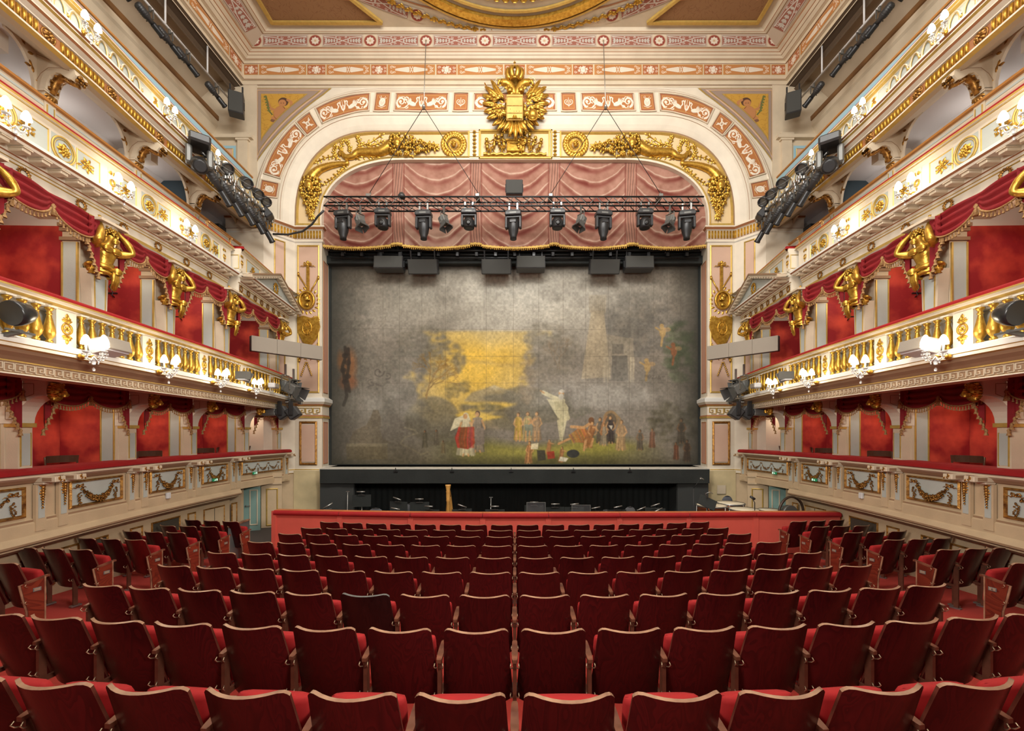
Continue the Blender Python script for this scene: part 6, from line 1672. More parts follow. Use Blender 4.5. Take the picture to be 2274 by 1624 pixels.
mb.box(-5.75, xat(785, 12.5), 12.5, 12.6, -.6, z1+.3, 0); mb.box(xat(1505, 12.5), 5.72, 12.5, 12.6, -.6, z1+.3, 0); mb.box(-5.2, -5.1, 12.6, 14, -.6, z1+.3, 0); mb.box(5.0, 5.1, 12.6, 14, -.6, z1+.3, 0)
mb.box(-5.69, 5.69, 12.45, 14, z1+.1, z1+.2, 0); mb.box(-5.0, 5.0, 12.7, 12.8, z1-.06, z1-.02, 1)
struct(mb.build('wall_of_orchestra_pit', [mat('charcoal_pit_wall', (.035, .037, .035), .85), BLACKM]))
o = thing('pit_back_curtain', 'black pleated curtain at the back of the orchestra pit', 'curtain'); mb = MB()
mb.grid([[(-5.1+10.2*k/240, 13.7-.05*abs(sin(k*.7)), z_) for k in range(241)] for z_ in (-.5, z1+.2)]); mb.build('cloth', BLACK, o)
# cream wall strips beside the pit
mb = MB(); mb.box(-6.75, -5.7, 12.92, 12.97, -.6, z13(1045), 0); q = struct(mb.build('wall_left_beside_pit', mat('weathered_ochre_wall', srgb(214, 196, 152), .7, var=.25, vscale=2))); L_(q)
mb = MB(); mb.box(.0, .26, -.02, 0, 0, .26); o = tag(mb.build('wall_vent', CREAM2), 'small cream vent grille on the ochre wall right of the pit', 'vent'); o.location = (xat(1592, 12.9), 12.9, zat(1097, 12.9))
# ================================================================ ATLAS FIGURES
def skin_body(name, verts, edges, rad, mats, levels=2):
    me = bpy.data.meshes.new(name); me.from_pydata(verts, edges, []); o = bpy.data.objects.new(name, me); COL.objects.link(o)
    md = o.modifiers.new('skin', 'SKIN'); md.use_smooth_shade = True; md.branch_smoothing = .3
    for i, r in enumerate(rad):
        sv = me.skin_vertices[0].data[i]; sv.radius = (r, r); sv.use_root = (i == 0)
    s = o.modifiers.new('sub', 'SUBSURF'); s.levels = levels; s.render_levels = levels
    dg = bpy.context.evaluated_depsgraph_get(); out = bpy.data.meshes.new_from_object(o.evaluated_get(dg)); out.name = name
    bpy.data.objects.remove(o); out.materials.clear(); out.materials.append(mats)
    for p in out.polygons: p.use_smooth = True
    return out
V_ = [(0, .04, -.78), (0, .0, -.66), (0, -.03, -.55), (0, -.06, -.44), (0, -.07, -.36), (0, -.1, -.30), (0, -.14, -.22), (0, -.15, -.17),
      (-.13, -.05, -.385), (-.215, -.08, -.40), (-.31, -.25, -.36), (-.23, -.2, -.22), (-.15, -.13, -.10), (-.13, -.1, -.04),
      (.13, -.05, -.385), (.215, -.08, -.40), (.33, -.2, -.34), (.26, -.18, -.21), (.17, -.12, -.10), (.15, -.1, -.04)]
E_ = [(0, 1), (1, 2), (2, 3), (3, 4), (4, 5), (5, 6), (6, 7), (3, 8), (8, 9), (9, 10), (10, 11), (11, 12), (12, 13), (3, 14), (14, 15), (15, 16), (16, 17), (17, 18), (18, 19)]
R_ = [.12, .125, .115, .15, .11, .06, .088, .07, .085, .072, .05, .05, .03, .024, .085, .072, .05, .05, .03, .024]
ME_ATL = skin_body('atlas_body', V_, E_, R_, GOLD)
mb = MB()
for sx in (-1, 1):
    mb.blob((sx*.07, -.165, -.41), (.08, .035, .06), n=12, k=7)
    for k, z_ in enumerate((-.5, -.56, -.62)): mb.blob((sx*.033, -.112+.012*k, z_), (.036, .02, .032), n=8, k=5)
ME_MUS = mb.mesh('torso_muscles', GOLD)
mb = MB()
mb.blob((0, -.235, -.215), (.016, .025, .03)); mb.blob((0, -.205, -.275), (.05, .045, .05), n=8, k=5); mb.blob((0, -.235, -.247), (.022, .01, .007))
for sx in (-1, 1): mb.blob((sx*.035, -.218, -.2), (.017, .011, .009)); mb.blob((sx*.035, -.222, -.185), (.028, .014, .009)); mb.blob((sx*.092, -.14, -.21), (.014, .025, .03))
for k in range(34):
    a = k*2.4; h = k/34; mb.blob((.088*cos(a)*(1-.4*h), -.135+.085*sin(a)*(1-.4*h), -.19+.09*h), .024, n=5, k=3)
ME_FACE = mb.mesh('face_and_curls', GOLD)
ME_HAND = []
for x0, sg in ((-.13, -1), (.15, 1)):
    mb = MB()
    mb.blob((x0, -.1, -.03), (.036, .02, .042), n=8)
    for k in range(4): xx = x0+(k-1.5)*.019; mb.tube([(xx, -.1, .0), (xx*1.02, -.105, .035+.006*(k in (1, 2))), (xx, -.095, .062+.008*(k in (1, 2)))], [.0095, .009, .006], 5)
    mb.tube([(x0-sg*.03, -.11, -.03), (x0-sg*.055, -.12, -.005), (x0-sg*.058, -.12, .02)], [.012, .01, .007], 5)
    ME_HAND.append(mb.mesh('hand', GOLD))
mb = MB(); rows = []
for j in range(7):
    v = j/6; rows.append([((.165+.02*sin(9*a+j))*cos(a), .02+(.14+.02*sin(7*a+2*j))*sin(a), -.62-.17*v+.03*cos(a)) for a in [2*PI*k/28 for k in range(28)]])
mb.grid(rows, cv=True)
mb.tube([((.148+.012*sin(5*a))*cos(a), .02+(.155+.012*cos(6*a))*sin(a), -.70-.03*cos(a)) for a in [2*PI*k/24 for k in range(25)]], [.036+.008*(k % 3 == 0) for k in range(25)], 6, caps=False)
mb.tube([(.138*cos(a), .02+.135*sin(a), -.77-.02*cos(a)) for a in [2*PI*k/24 for k in range(25)]], .035, 6, caps=False)
mb.blob((.07, -.17, -.72), (.07, .06, .06), n=8, k=5)
for k in range(5): mb.tube([(.06+.014*(k-2), -.16, -.72), (.055+.018*(k-2), -.16, -.86), (.05+.016*(k-2), -.13, -1.0-.02*(k % 2))], [.022, .026, .014], 6)
ME_DRP = mb.mesh('waist_drapery', GOLD)
mb = MB(); mb.lathe([(.1, -.2), (.1, -.13), (.15, -.12), (.17, -.09), (.2, -.06), (.2, -.045), (.16, -.04)], 20, (0, .02, 0)); mb.box(-.23, .23, -.21, .25, -.04, 0.0)
for k in range(22): a = 2*PI*k/22; mb.blob((.185*cos(a), .02+.185*sin(a), -.075), (.016, .016, .02), m=1, n=5, k=3)
ME_CAP = mb.mesh('capital', [CREAM2, GOLDS])
mb = MB(); rows = []
for w, z_ in ((.15, -.74), (.13, -1.1), (.1, -1.9)): rows.append([(-w, -.13, z_), (w, -.13, z_), (w, .03, z_), (-w, .03, z_)])
mb.grid(rows, cv=True, smooth=False)
for zt_, zb_, w in ((-.84, -1.8, .075),):
    mb.poly([(-w, -.132, zb_), (w, -.132, zb_), (w*1.2, -.132, zt_), (-w*1.2, -.132, zt_)], 1)
    for sx in (-1, 1): mb.bar((sx*w*1.2, -.136, zt_), (sx*w, -.136, zb_), .014, .01, 2)
for q_, c_ in enumerate(mb.v): mb.v[q_] = (c_[0], c_[1]+.16, c_[2])
ME_SH = mb.mesh('herm_shaft', [CREAM2, GREYB, GOLDS])
for i, (p, od) in enumerate(ATL):
    p = p+Vector((-.16, 0))
    M = frm((p.x, p.y, zA), C_BAL.T(C_BAL.atY(min(p.y, 9.3))))
    o = thing('atlas_statue', 'gilt bearded atlas bust holding up the capital, %s from the left end of dress circle' % od, 'statue', M, 'gilt atlas busts')
    obj('atlas_body', ME_ATL, o); q = obj('face_and_curls', ME_FACE, o); obj('hand', ME_HAND[0], o); obj('hand', ME_HAND[1], o); obj('waist_drapery', ME_DRP, o); obj('torso_muscles', ME_MUS, o)
    L_(o)
    s = obj('trim_herm_shaft', ME_SH); s.matrix_world = M; struct(s); obj('capital', ME_CAP, s); L_(s)
    # partition to the back of the box
    mb = MB(); mb.T = M; mb.box(-.13, .13, .2, .46, -2.3, 0, 0); mb.box(-.14, .14, .22, .46, -2.3, -.35, 1)
    for yy in (.23, .45): mb.box(-.15, .15, yy-.012, yy+.012, -2.3, -.35, 2)
    mb.box(-.12, .12, .46, 1.6, -2.3, -.1, 3); mb.box(-.12, .12, .46, 1.6, -.1, .2, 4)
    for zz, w in ((-.1, .2), (-.16, .17), (-.3, .17)): mb.box(-w, w, .1, .47, zz-.03, zz+.02, 5)
    q = struct(mb.build('partition_wall_left_dress_circle', [CREAM2, GREYB, GOLDS, REDW, WHITEP, SHADOWL])); L_(q)
mb = MB(); 
for (a, _), (b, _) in zip(ATL, ATL[1:]):
    L = (b-a).length; mid = (a+b)/2; M = frm((mid.x-.12, mid.y, 0), (b.x-a.x, b.y-a.y, 0))
    o = thing('swag_valance', 'red velvet swag valance with gold fringe between gilt atlases, %s gap from left' % _, 'curtain', M, 'circle valances')
    valance_parts(o, L-.34, zA-.02, .18, .38, 2 if L < 2.2 else 3, True, .8); L_(o)
a = ATL[0][0]; M = frm((a.x-.15, a.y-1.0, 0), (0, 1, 0)); o = thing('swag_valance', 'red velvet swag valance with gold fringe at the far left edge of the circle', 'curtain', M, 'circle valances'); valance_parts(o, 1.7, zA-.02, .18, .38, 2, True, .8); L_(o)
# coat hooks on the red walls
for k, (px, py, Y, n) in enumerate(((233, 652, 7.96, 2), (386, 704, 9.42, 1.5))):
    o = thing('coat_hook_rail', 'black iron coat hooks on the red wall in the %s left circle box' % ('second', 'third')[k], 'hooks', frm(at(px, py, Y), (1, 0, 0)))
    mb = MB(); mb.box(-.25, .25, -.03, -.01, -.01, .01)
    for j in range(int(n*2)): x_ = -.2+.4*j/(int(n*2)-1); mb.tube([(x_, -.02, -.08), (x_, -.08, -.05), (x_, -.05, 0), (x_, -.12, .08), (x_, -.1, .14)], .01, 5)
    mb.build('hooks', BLACKM, o); L_(o)

# ================================================================ SCONCES
def sconce_meshes():
    sh = MB(); sh.lathe([(.052, -.005), (.05, .02), (.04, .06), (.02, .1), (.006, .112)], 10)
    cn = MB(); cn.lathe([(.011, -.09), (.011, .0)], 8)
    cup = MB(); cup.lathe([(.012, -.11), (.035, -.1), (.04, -.085), (.015, -.09)], 10)
    for k in range(6): a = 2*PI*k/6; cup.blob((.036*cos(a), .036*sin(a), -.125), (.007, .007, .016), n=5)
    cup.blob((0, 0, -.16), (.013, .013, .022), n=6)
    return sh.mesh('lamp_shade', BULB), cn.mesh('candle_tube', CANDLE), cup.mesh('crystal_drip_pan', CRYST)
SM = sconce_meshes()
def sconce(M, arms, label, group, power):
    o = thing('crystal_wall_lamp', label, 'lamp', M, group)
    mb = MB(); mb.lathe([(.02, -.03), (.035, -.02), (.035, .02), (.012, .035)], 10, (0, -.03, -.03), Matrix.Rotation(PI/2, 3, 'X')); mb.tube([(0, 0, -.03), (0, -.1, -.03), (0, -.16, -.02)], .01, 6); mb.build('gilt_mount', GOLD, o)
    mb = MB()
    for x, y, z in arms:
        p = Vector((x, y, z)); b = Vector((0, -.16, -.03)); mb.tube([b, b.lerp(p, .35)+Vector((0, 0, -.1)), b.lerp(p, .75)+Vector((0, 0, -.14)), p+Vector((0, 0, -.105))], .007, 5)
        mb.blob(b.lerp(p, .5)+Vector((0, 0, -.14)), (.01, .01, .02), n=5)
    mb.blob((0, -.16, -.1), (.025, .025, .04), n=8); mb.blob((0, -.16, -.19), (.016, .016, .026), n=6); mb.build('crystal_arm', CRYST, o)
    for p in arms:
        s = obj('lamp_shade', SM[0], o, Matrix.Translation(p)); obj('candle_tube', SM[1], o, Matrix.Translation(p)); obj('crystal_drip_pan', SM[2], o, Matrix.Translation(p))
    c = M @ Vector((0, -.26, .1)); 
    for sg in (1, -1): point('sconce_light', (c.x*sg, c.y, c.z), power, .07, (1, .88, .72))
    L_(o)
for k, px in enumerate((30, 196, 365, 482, 562)):
    t = C_CIR.atpx(px, .3) if px > 0 else 0; M = C_CIR.frame(t, .2, ZC-.69)
    if k == 0: continue
    sconce(M, [(-.13, -.18, .1), (.02, -.26, .13), (.12, -.17, .11)], 'crystal lamp with three lit shades, %s from the left end of the dress circle ledge' % ('', 'first', 'second', 'third', 'fourth')[k], 'dress circle lamps', 6.5)
for k, (px, n) in enumerate(((42, 0), (282, 0), (428, 0))):
    t = C_BAL.atpx(px, .3); M = C_BAL.frame(t, .1, ZB-.56)
    sconce(M, [(-.11, -.17, .13), (.11, -.17, .12)], 'crystal lamp with two lit shades, %s from the left end of balcony front' % ('first', 'second', 'third')[k], 'balcony lamps', 3.2)
for k, px in enumerate((205, 381, 492)):
    t = C_TOP.atpx(px, .3); M = C_TOP.frame(t, .12, ZT-.5)
    sconce(M, [(-.11, -.17, .13), (.11, -.17, .12)][:2 if k < 2 else 1], 'crystal lamp with lit shades, %s from the left end of top gallery front' % ('first', 'second', 'third')[k], 'top gallery lamps', 3)
# warm lights inside the boxes (ceiling lamps of the boxes)
for i in range(5):
    Ym = (BAYS[i][0]+BAYS[i+1][0])/2; p = C_BOX.P(C_BOX.atY(Ym), -.75, E+.5)
    for sg in (1, -1): point('box_ceiling_lamp', (sg*p.x, p.y, p.z), 8.5, .05, (1, .82, .6))
for (a, _), (b, _) in zip(ATL, ATL[1:]):
    p = (a+b)/2
    for sg in (1, -1): point('box_ceiling_lamp', (sg*(p.x-.7), p.y, zA-.3), 10, .05, (1, .86, .66))
for (X0, Y0), (X1, Y1) in zip(LOG[:3], LOG[1:4]):
    for sg in (1, -1): point('loggia_ceiling_lamp', (sg*-8.7, (Y0+Y1)/2, ZT-1.3), 12, .08, (1, .95, .88))

# ================================================================ STAGE LIGHTING AND LOUDSPEAKERS
def look(loc, d, roll=0):
    """local -Z... frame: local z = beam direction"""
    z = Vector(d).normalized(); x = z.orthogonal().normalized(); up = Vector((0, 0, 1))
    x = up.cross(z); x = x.normalized() if x.length > 1e-3 else Vector((1, 0, 0)); y = z.cross(x)
    return Matrix(((x.x, y.x, z.x, loc[0]), (x.y, y.y, z.y, loc[1]), (x.z, y.z, z.z, loc[2]), (0, 0, 0, 1)))
def prof_spot(loc, d, L, r, label, group=None, left=False, hang=.3):
    o = thing('profile_spotlight', label, 'spotlight', look(loc, d), group)
    mb = MB(); mb.lathe([(r*.6, -L*.5), (r*1.05, -L*.46), (r*1.1, -L*.12), (r*.75, -L*.06), (r*.7, L*.1)], 12)
    for k in range(5): mb.lathe([(r*1.1, -L*(.42-.06*k)), (r*1.18, -L*(.41-.06*k)), (r*1.1, -L*(.40-.06*k))], 12, caps=False)
    mb.build('lamp_housing', BLACKP, o)
    mb = MB(); mb.lathe([(r*.72, L*.1), (r*.82, L*.11), (r*.82, L*.44), (r*.95, L*.45), (r*.95, L*.5), (r*.7, L*.5), (r*.65, L*.42)], 12); mb.build('lens_tube', BLACKM, o)
    mb = MB(); R = o.matrix_world.to_3x3().inverted(); up = R @ Vector((0, 0, 1))
    for s_ in (-1, 1): mb.bar((s_*r*1.25, 0, 0), Vector((s_*r*1.25, 0, 0))+up*hang*.7, .03, .012)
    mb.bar(Vector((-r*1.25, 0, 0))+up*hang*.7, Vector((r*1.25, 0, 0))+up*hang*.7, .03, .012); mb.bar(up*hang*.7, up*hang, .04); mb.build('yoke', GREYM, o)
    if left: L_(o)
    return o
def fresnel(loc, d, s, label, group=None, left=False, body=GREYM):
    o = thing('barn_door_spotlight', label, 'spotlight', look(loc, d), group)
    mb = MB(); mb.bbox(-s*.5, s*.5, -s*.5, s*.5, -s*.7, s*.3, s*.12); mb.lathe([(s*.42, s*.3), (s*.42, s*.42)], 12)
    for k in range(4): mb.box(-s*.52, s*.52, -s*.3, s*.3, -s*(.6-.14*k), -s*(.55-.14*k))
    mb.build('lamp_housing', body, o)
    mb = MB()
    for a in range(4):
        R = Matrix.Rotation(a*PI/2, 3, 'Z'); w = s*.42
        P = [R @ Vector(p) for p in ((-w, w, s*.42), (w, w, s*.42), (w*1.35, w*1.7, s*1.1), (-w*1.35, w*1.7, s*1.1))]
        n = (P[1]-P[0]).cross(P[3]-P[0]).normalized()*.008; ids = [mb.vert(p-n) for p in P]+[mb.vert(p+n) for p in P]
        for f in ((0, 1, 2, 3), (7, 6, 5, 4), (0, 4, 5, 1), (1, 5, 6, 2), (2, 6, 7, 3), (3, 7, 4, 0)): mb.face([ids[i] for i in f])
    mb.build('barn_doors', mat('dull_grey_sheet', (.07, .07, .066), .55), o)
    mb = MB(); R = o.matrix_world.to_3x3().inverted(); up = R @ Vector((0, 0, 1))
    for s_ in (-1, 1): mb.bar((s_*s*.58, 0, 0), Vector((s_*s*.58, 0, 0))+up*s*1.0, .03, .012)
    mb.bar(Vector((-s*.58, 0, 0))+up*s, Vector((s*.58, 0, 0))+up*s, .03, .012); mb.bar(up*s, up*s*2.0, .04); mb.build('yoke', STEEL, o)
    if left: L_(o)
    return o
def mover(M, s, kind, label, group=None, left=False):
    """moving head: base up, head hanging down (local -Z)"""
    o = thing('moving_head_light', label, 'stage light', M, group)
    mb = MB(); mb.bbox(-.5*s, .5*s, -.3*s, .3*s, -.1*s, .16*s, .05*s); mb.bbox(-.42*s, .42*s, -.25*s, .25*s, .14*s, .24*s, .03*s)
    mb.box(-.2*s, .2*s, -.305*s, -.3*s, -.02*s, .08*s, 1); mb.build('base', [BLACKP, GREYM], o)
    mb = MB()
    for sg in (-1, 1): mb.bbox(sg*.43*s-.08*s, sg*.43*s+.08*s, -.17*s, .17*s, -.85*s, -.1*s, .05*s)
    mb.bbox(-.48*s, .48*s, -.16*s, .16*s, -.22*s, -.1*s, .03*s); mb.build('yoke', BLACKP, o)
    mb = MB()
    if kind == 0:
        mb.lathe([(.2*s, -.25*s), (.33*s, -.32*s), (.36*s, -.7*s), (.3*s, -1.05*s), (.2*s, -1.35*s), (.2*s, -1.5*s), (.15*s, -1.5*s)], 14); mb.bbox(-.2*s, .2*s, -.36*s, -.3*s, -.6*s, -.42*s, .02*s)
    else:
        mb.lathe([(.15*s, -.3*s), (.3*s, -.38*s), (.36*s, -.55*s), (.37*s, -.85*s), (.33*s, -.98*s), (.25*s, -1.0*s)], 14); mb.lathe([(.12*s, -.0), (.16*s, .04*s), (.08*s, .05*s)], 10, (0, -.36*s, -.75*s), Matrix.Rotation(PI/2, 3, 'X')); mb.blob((0, -.42*s, -.75*s), (.04*s, .02*s, .04*s), m=1)
    mb.build('lamp_head', [BLACKM, GREYM], o)
    mb = MB()
    for sg in (-1, 1): mb.box(sg*.25*s-.05*s, sg*.25*s+.05*s, -.05*s, .05*s, .22*s, .72*s)
    mb.build('clamp', STEEL, o)
    if left: L_(o)
    return o
# truss across the arch
YT = 12.0
zt0, zt1 = zat(437, YT), zat(457, YT); x0, x1 = xat(719, YT), xat(1563, YT)
o = thing('lighting_truss', 'black box truss hanging across the arch with stage lights below', 'truss'); mb = MB()
for y_, z_ in ((YT, zt0), (YT, zt1), (YT+.3, zt0), (YT+.3, zt1)): mb.tube([(x0, y_, z_), (x1, y_, z_)], .024, 8)
mb.build('truss_tube', BLACKM, o); n = 46; dx = (x1-x0)/n
me1 = MB(); me1.tube([(0, 0, 0), (dx, 0, zt0-zt1)], .011, 5); me2 = MB(); me2.tube([(0, 0, zt0-zt1), (dx, 0, 0)], .011, 5); me3 = MB(); me3.tube([(0, 0, 0), (dx, .3, 0)], .011, 5)
me1, me2, me3 = me1.mesh('truss_brace', GREYM), me2.mesh('truss_brace', GREYM), me3.mesh('truss_brace', BLACKM)
for k in range(n):
    for y_ in (YT, YT+.3): obj('truss_brace', me1 if k % 2 == 0 else me2, o, Matrix.Translation((x0+dx*k, y_, zt1)))
    for z_ in (zt0, zt1): obj('truss_brace', me3, o, Matrix.Translation((x0+dx*k, YT, z_)))
mb = MB()
for px in (817, 1060, 1223, 1468):
    x = xat(px, YT); mb.bbox(x-.06, x+.06, YT-.03, YT+.33, zt0, zt0+.09, .015); mb.tube([(x, YT+.15, zt0+.08), (x+.03, YT+.15, zt0+.2)], .02, 6)
mb.build('lifting_bracket', STEEL, o)
cab = 0
for sg, lab in ((-1, 'left'), (1, 'right')):
    top = Vector((sg*abs(xat(941, YT+.1)), YT+.1, zat(238, YT+.1)))
    o = thing('hoist_chain', 'steel hoist chain splitting in two above the %s half of the truss' % lab, 'chain'); mb = MB()
    mb.tube([top, (sg*abs(xat(946, 12.6)), 12.6, zat(88, 12.6)+.03)], .012, 5); mb.blob(top, (.05, .04, .09)); mb.build('chain', STEEL, o); mb = MB()
    for px in (817, 1060):
        b = Vector((sg*abs(xat(px, YT)), YT+.15, zt0+.2)); mb.tube([top, b], .009, 5)
    mb.build('wire_sling', BLACKM, o)
num = ('first', 'second', 'third', 'fourth', 'fifth')
for k, px in enumerate((762, 941, 1140, 1340, 1525)):
    mover(Matrix.Translation((xat(px, YT), YT, zat(478, YT))) @ Matrix.Rotation(random.uniform(-.2, .2), 4, 'Z'), .46, 0, 'black tapered moving light pointing down, %s from left on the truss' % num[k], 'tapered moving heads')
for k, px in enumerate((849, 1041, 1238, 1433)):
    mover(Matrix.Translation((xat(px, YT), YT+.05, zat(472, YT))), .44, 1, 'black rounded moving light facing the hall, %s from left on the truss' % num[k], 'rounded moving heads')
for k, (px, d) in enumerate(((800, 1), (986, 1), (1290, -1), (1488, -1))):
    fresnel(Vector((xat(px, YT), YT, zat(492, YT))), (d*.35, -.25, -1), .22, 'grey barn-door spotlight tilted down, %s from left on the truss' % num[k], 'truss barn-door lights')
def speaker(name, label, x0, x1, y0, y1, z0, z1, tilt=0, M=None, mt=BLACKP, gr=BLACK, left=False, hang=.25):
    o = thing(name, label, 'speaker', (M or Matrix.Translation(((x0+x1)/2, (y0+y1)/2, (z0+z1)/2))) @ Matrix.Rotation(tilt, 4, 'X'))
    w, d, h = (x1-x0)/2, (y1-y0)/2, (z1-z0)/2
    mb = MB(); mb.bbox(-w, w, -d, d, -h, h, .015); mb.build('cabinet', mt, o)
    mb = MB(); mb.bbox(-w+.02, w-.02, -d-.012, -d+.01, -h+.02, h-.02, .006); mb.build('grille', gr, o)
    mb = MB()
    for s_ in (-1, 1): mb.box(s_*w-.015, s_*w+.015, -.03, .03, -.1, .1); mb.box(s_*w*.8-.02, s_*w*.8+.02, -.02, .02, h, h+hang)
    mb.build('bracket', BLACKM, o)
    if left: L_(o)
    return o
GRL = mat('dark_grey_grille', (.045, .045, .04), .75, bump=.3, bscale=300)
for k, (a, b, c, d, tl) in enumerate(((829, 894, 568, 597, -.1), (905, 971, 572, 604, .35), (1069, 1135, 572, 604, .35), (1147, 1211, 568, 597, -.1), (1311, 1377, 572, 604, .35), (1389, 1453, 568, 597, -.1))):
    speaker('loudspeaker', 'black flown loudspeaker, %s from left above the painted curtain' % (num+('sixth',))[k], xat(a, 13.1), xat(b, 13.1), 13.1, 13.45, zat(d, 13.1), zat(c, 13.1), tl, gr=GRL)['group'] = 'speakers above the curtain'
speaker('loudspeaker', 'single black loudspeaker standing on top of the truss centre', xat(1123, 12), xat(1161, 12), 12, 12.3, zat(426, 12), zat(397, 12), .25, gr=GRL, hang=.01)
o = tag(MB().build('x', BLACK) if False else (lambda q: (q.lathe([(.03, 0), (.1, .02), (.11, .08), (.06, .16), (.02, .17)], 12), q.build('dome_camera', BLACKP))[1])(MB()), 'small black rounded device standing on the truss, left part', 'camera'); o.location = (xat(890, 12), 12.1, zt0+.0)
# black supply cable from truss to the left gallery
o = thing('supply_cable', 'black cable swooping from the truss end to the left gallery lights', 'cable'); mb = MB()
mb.tube([at(px, py, Y) for px, py, Y in ((606, 520, 12.2), (640, 521, 12.3), (672, 514, 12.3), (693, 498, 12.2), (706, 480, 12.1), (719, 468, 12.0))], .028, 6); mb.build('cable', BLACKP, o)
# long grey column speakers at both piers
a = at(558, 762, 10.8); b = at(716, 791, 12.2); b.z = a.z; d = b-a; M = frm((a+b)/2, (d.x, d.y, 0))
o = thing('speaker_bar', 'long flat grey loudspeaker bar fixed across the left pier', 'speaker', M); L = d.length
mb = MB(); mb.bbox(-L/2, L/2, -.0, .14, -.2, .2, .012); mb.build('cabinet', BLACKP, o)
for k in range(3): mb = MB(); mb.bbox(-L/2+L*k/3+.002, -L/2+L*(k+1)/3-.002, -.02, .01, -.195, .195, .006); mb.build('cloth_grille', GREYSP, o)
L_(o)
# lamps and boxes on the dress circle ledge
for k, (px, dz) in enumerate(((256, 0), (614, 0))):
    t = C_CIR.atpx(px, .35); M = C_CIR.frame(t, .28, ZC-.55) @ Matrix.Rotation(-.25, 4, 'X')
    if k: M = C_CIR.frame(t, .28, ZC-.5) @ Matrix.Scale(.7, 4)
    o = thing('white_loudspeaker', ('rounded white loudspeaker on the left dress circle ledge beside the first lamp', 'small white loudspeaker on the left circle ledge near the last lamp')[k], 'speaker', M)
    mb = MB(); mb.bbox(-.2, .2, -.12, .12, -.08, .1, .03); mb.build('cabinet', WHITESP, o); mb = MB(); mb.bbox(-.19, .19, -.135, -.11, -.07, .09, .01); mb.build('grille', GREYSP, o); L_(o)
t = C_CIR.atpx(540, .3); M = C_CIR.frame(t, .3, ZC-.55) @ Matrix.Scale(.6, 4)
o = thing('led_floodlight', 'flat tilted floodlight on the left circle ledge between the last lamps', 'floodlight', M); mb = MB(); mb.bbox(-.17, .17, -.12, .12, -.02, .02, .01, 0); mb.build('panel', WHITESP, o); mb = MB(); mb.box(-.02, .02, -.25, .25, .02, .3); mb.T = Matrix.Rotation(.4, 4, 'X'); mb.bbox(.18, .22, -.14, .14, -.05, .32, .01); mb.build('bracket', GREYM, o); L_(o)
t = C_CIR.atpx(36, .3); M = C_CIR.frame(t, .34, ZC-.42)
o = thing('dome_spotlight', 'glossy black dome lamp at the left end of the dress circle ledge', 'spotlight', M); mb = MB(); mb.lathe([(.0, -.14), (.06, -.12), (.1, -.06), (.125, .02), (.13, .08), (.12, .1)], 16, (0, 0, 0), Matrix.Rotation(-PI/2-.25, 3, 'Y')); mb.build('dome', mat('glossy_black', (.02, .02, .02), .3), o); mb = MB(); mb.box(-.14, .14, -.01, .01, -.2, -.18); mb.bar((0, 0, -.19), (0, .2, -.24), .04); mb.build('bracket', GREYM, o); L_(o)
# cluster of lanterns at the end of the dress circle
Pc = at(620, 893, 11.9)
o = thing('lantern_boom', 'steel pipe tangle with clamps and cables at the left end of circle', 'pipe'); mb = MB()
for k in range(4): mb.tube([Pc+Vector((-.75+.1*k, -.1+.12*k, .0+.06*k)), Pc+Vector((.55, .05+.06*k, .02*k))], .025, 6)
mb.build('pipe', STEEL, o); mb = MB(); rnd = random.Random(5)
for k in range(34):
    p = Pc+Vector((rnd.uniform(-.6, .55), rnd.uniform(-.2, .2), rnd.uniform(-.1, .16))); mb.bbox(p.x-.035, p.x+.035, p.y-.03, p.y+.03, p.z-.04, p.z+.04, .01)
mb.build('clamp', STEEL, o); mb = MB()
for k in range(9):
    p = Pc+Vector((rnd.uniform(-.6, .4), -.1, .05)); mb.tube([p, p+Vector((rnd.uniform(-.1, .1), -.1, rnd.uniform(.1, .25))), p+Vector((rnd.uniform(.1, .3), -.05, rnd.uniform(-.1, .2))), p+Vector((.35, 0, 0))], .008, 4)
mb.build('cable', BLACKP, o); L_(o)
fresnel(at(634, 858, 11.8), (.9, -.05, -.12), .3, 'grey barn-door spotlight above the left pipe cluster', None, True)
fresnel(at(652, 866, 11.6), (.9, -.1, -.45), .28, 'barn-door spotlight with pale flap, nearest the left pier', None, True)
fresnel(at(590, 862, 11.9), (.5, -.6, -.1), .2, 'small grey spotlight at the back of the left cluster', None, True, STEEL)
o = thing('box_spotlight', 'large grey box lantern hanging at the bottom of the left cluster', 'spotlight', frm(at(596, 908, 11.5), (1, .1, 0))); mb = MB(); mb.bbox(-.24, .24, -.18, .18, -.19, .19, .02); mb.build('housing', GREYM, o); mb = MB(); mb.lathe([(.15, 0), (.17, .12), (.12, .2), (.09, .2)], 12, (-.22, 0, -.02), Matrix.Rotation(-PI/2, 3, 'Y')); mb.build('lens_hood', STEEL, o); mb = MB(); mb.box(-.02, .02, -.2, -.18, -.1, .35); mb.box(-.02, .02, .18, .2, -.1, .35); mb.box(-.02, .02, -.2, .2, .33, .35); mb.build('yoke', GREYM, o); L_(o)
for k, px in enumerate((626, 650)):
    o = thing('wedge_light', 'black wedge shaped stage light hanging %s the left cluster' % ('in the middle of', 'at the inner end of')[k], 'stage light', frm(at(px, 915, 11.5), (1, .15, 0)) @ Matrix.Rotation(-.6, 4, 'Y')); mb = MB(); mb.bbox(-.15, .15, -.13, .13, -.19, .12, .03); mb.build('housing', BLACKP, o); mb = MB(); mb.T = Matrix.Rotation(.6, 4, 'Y'); mb.bbox(-.055, .055, -.17, -.12, -.1, .28, .012); mb.build('yoke', BLACKM, o); L_(o)
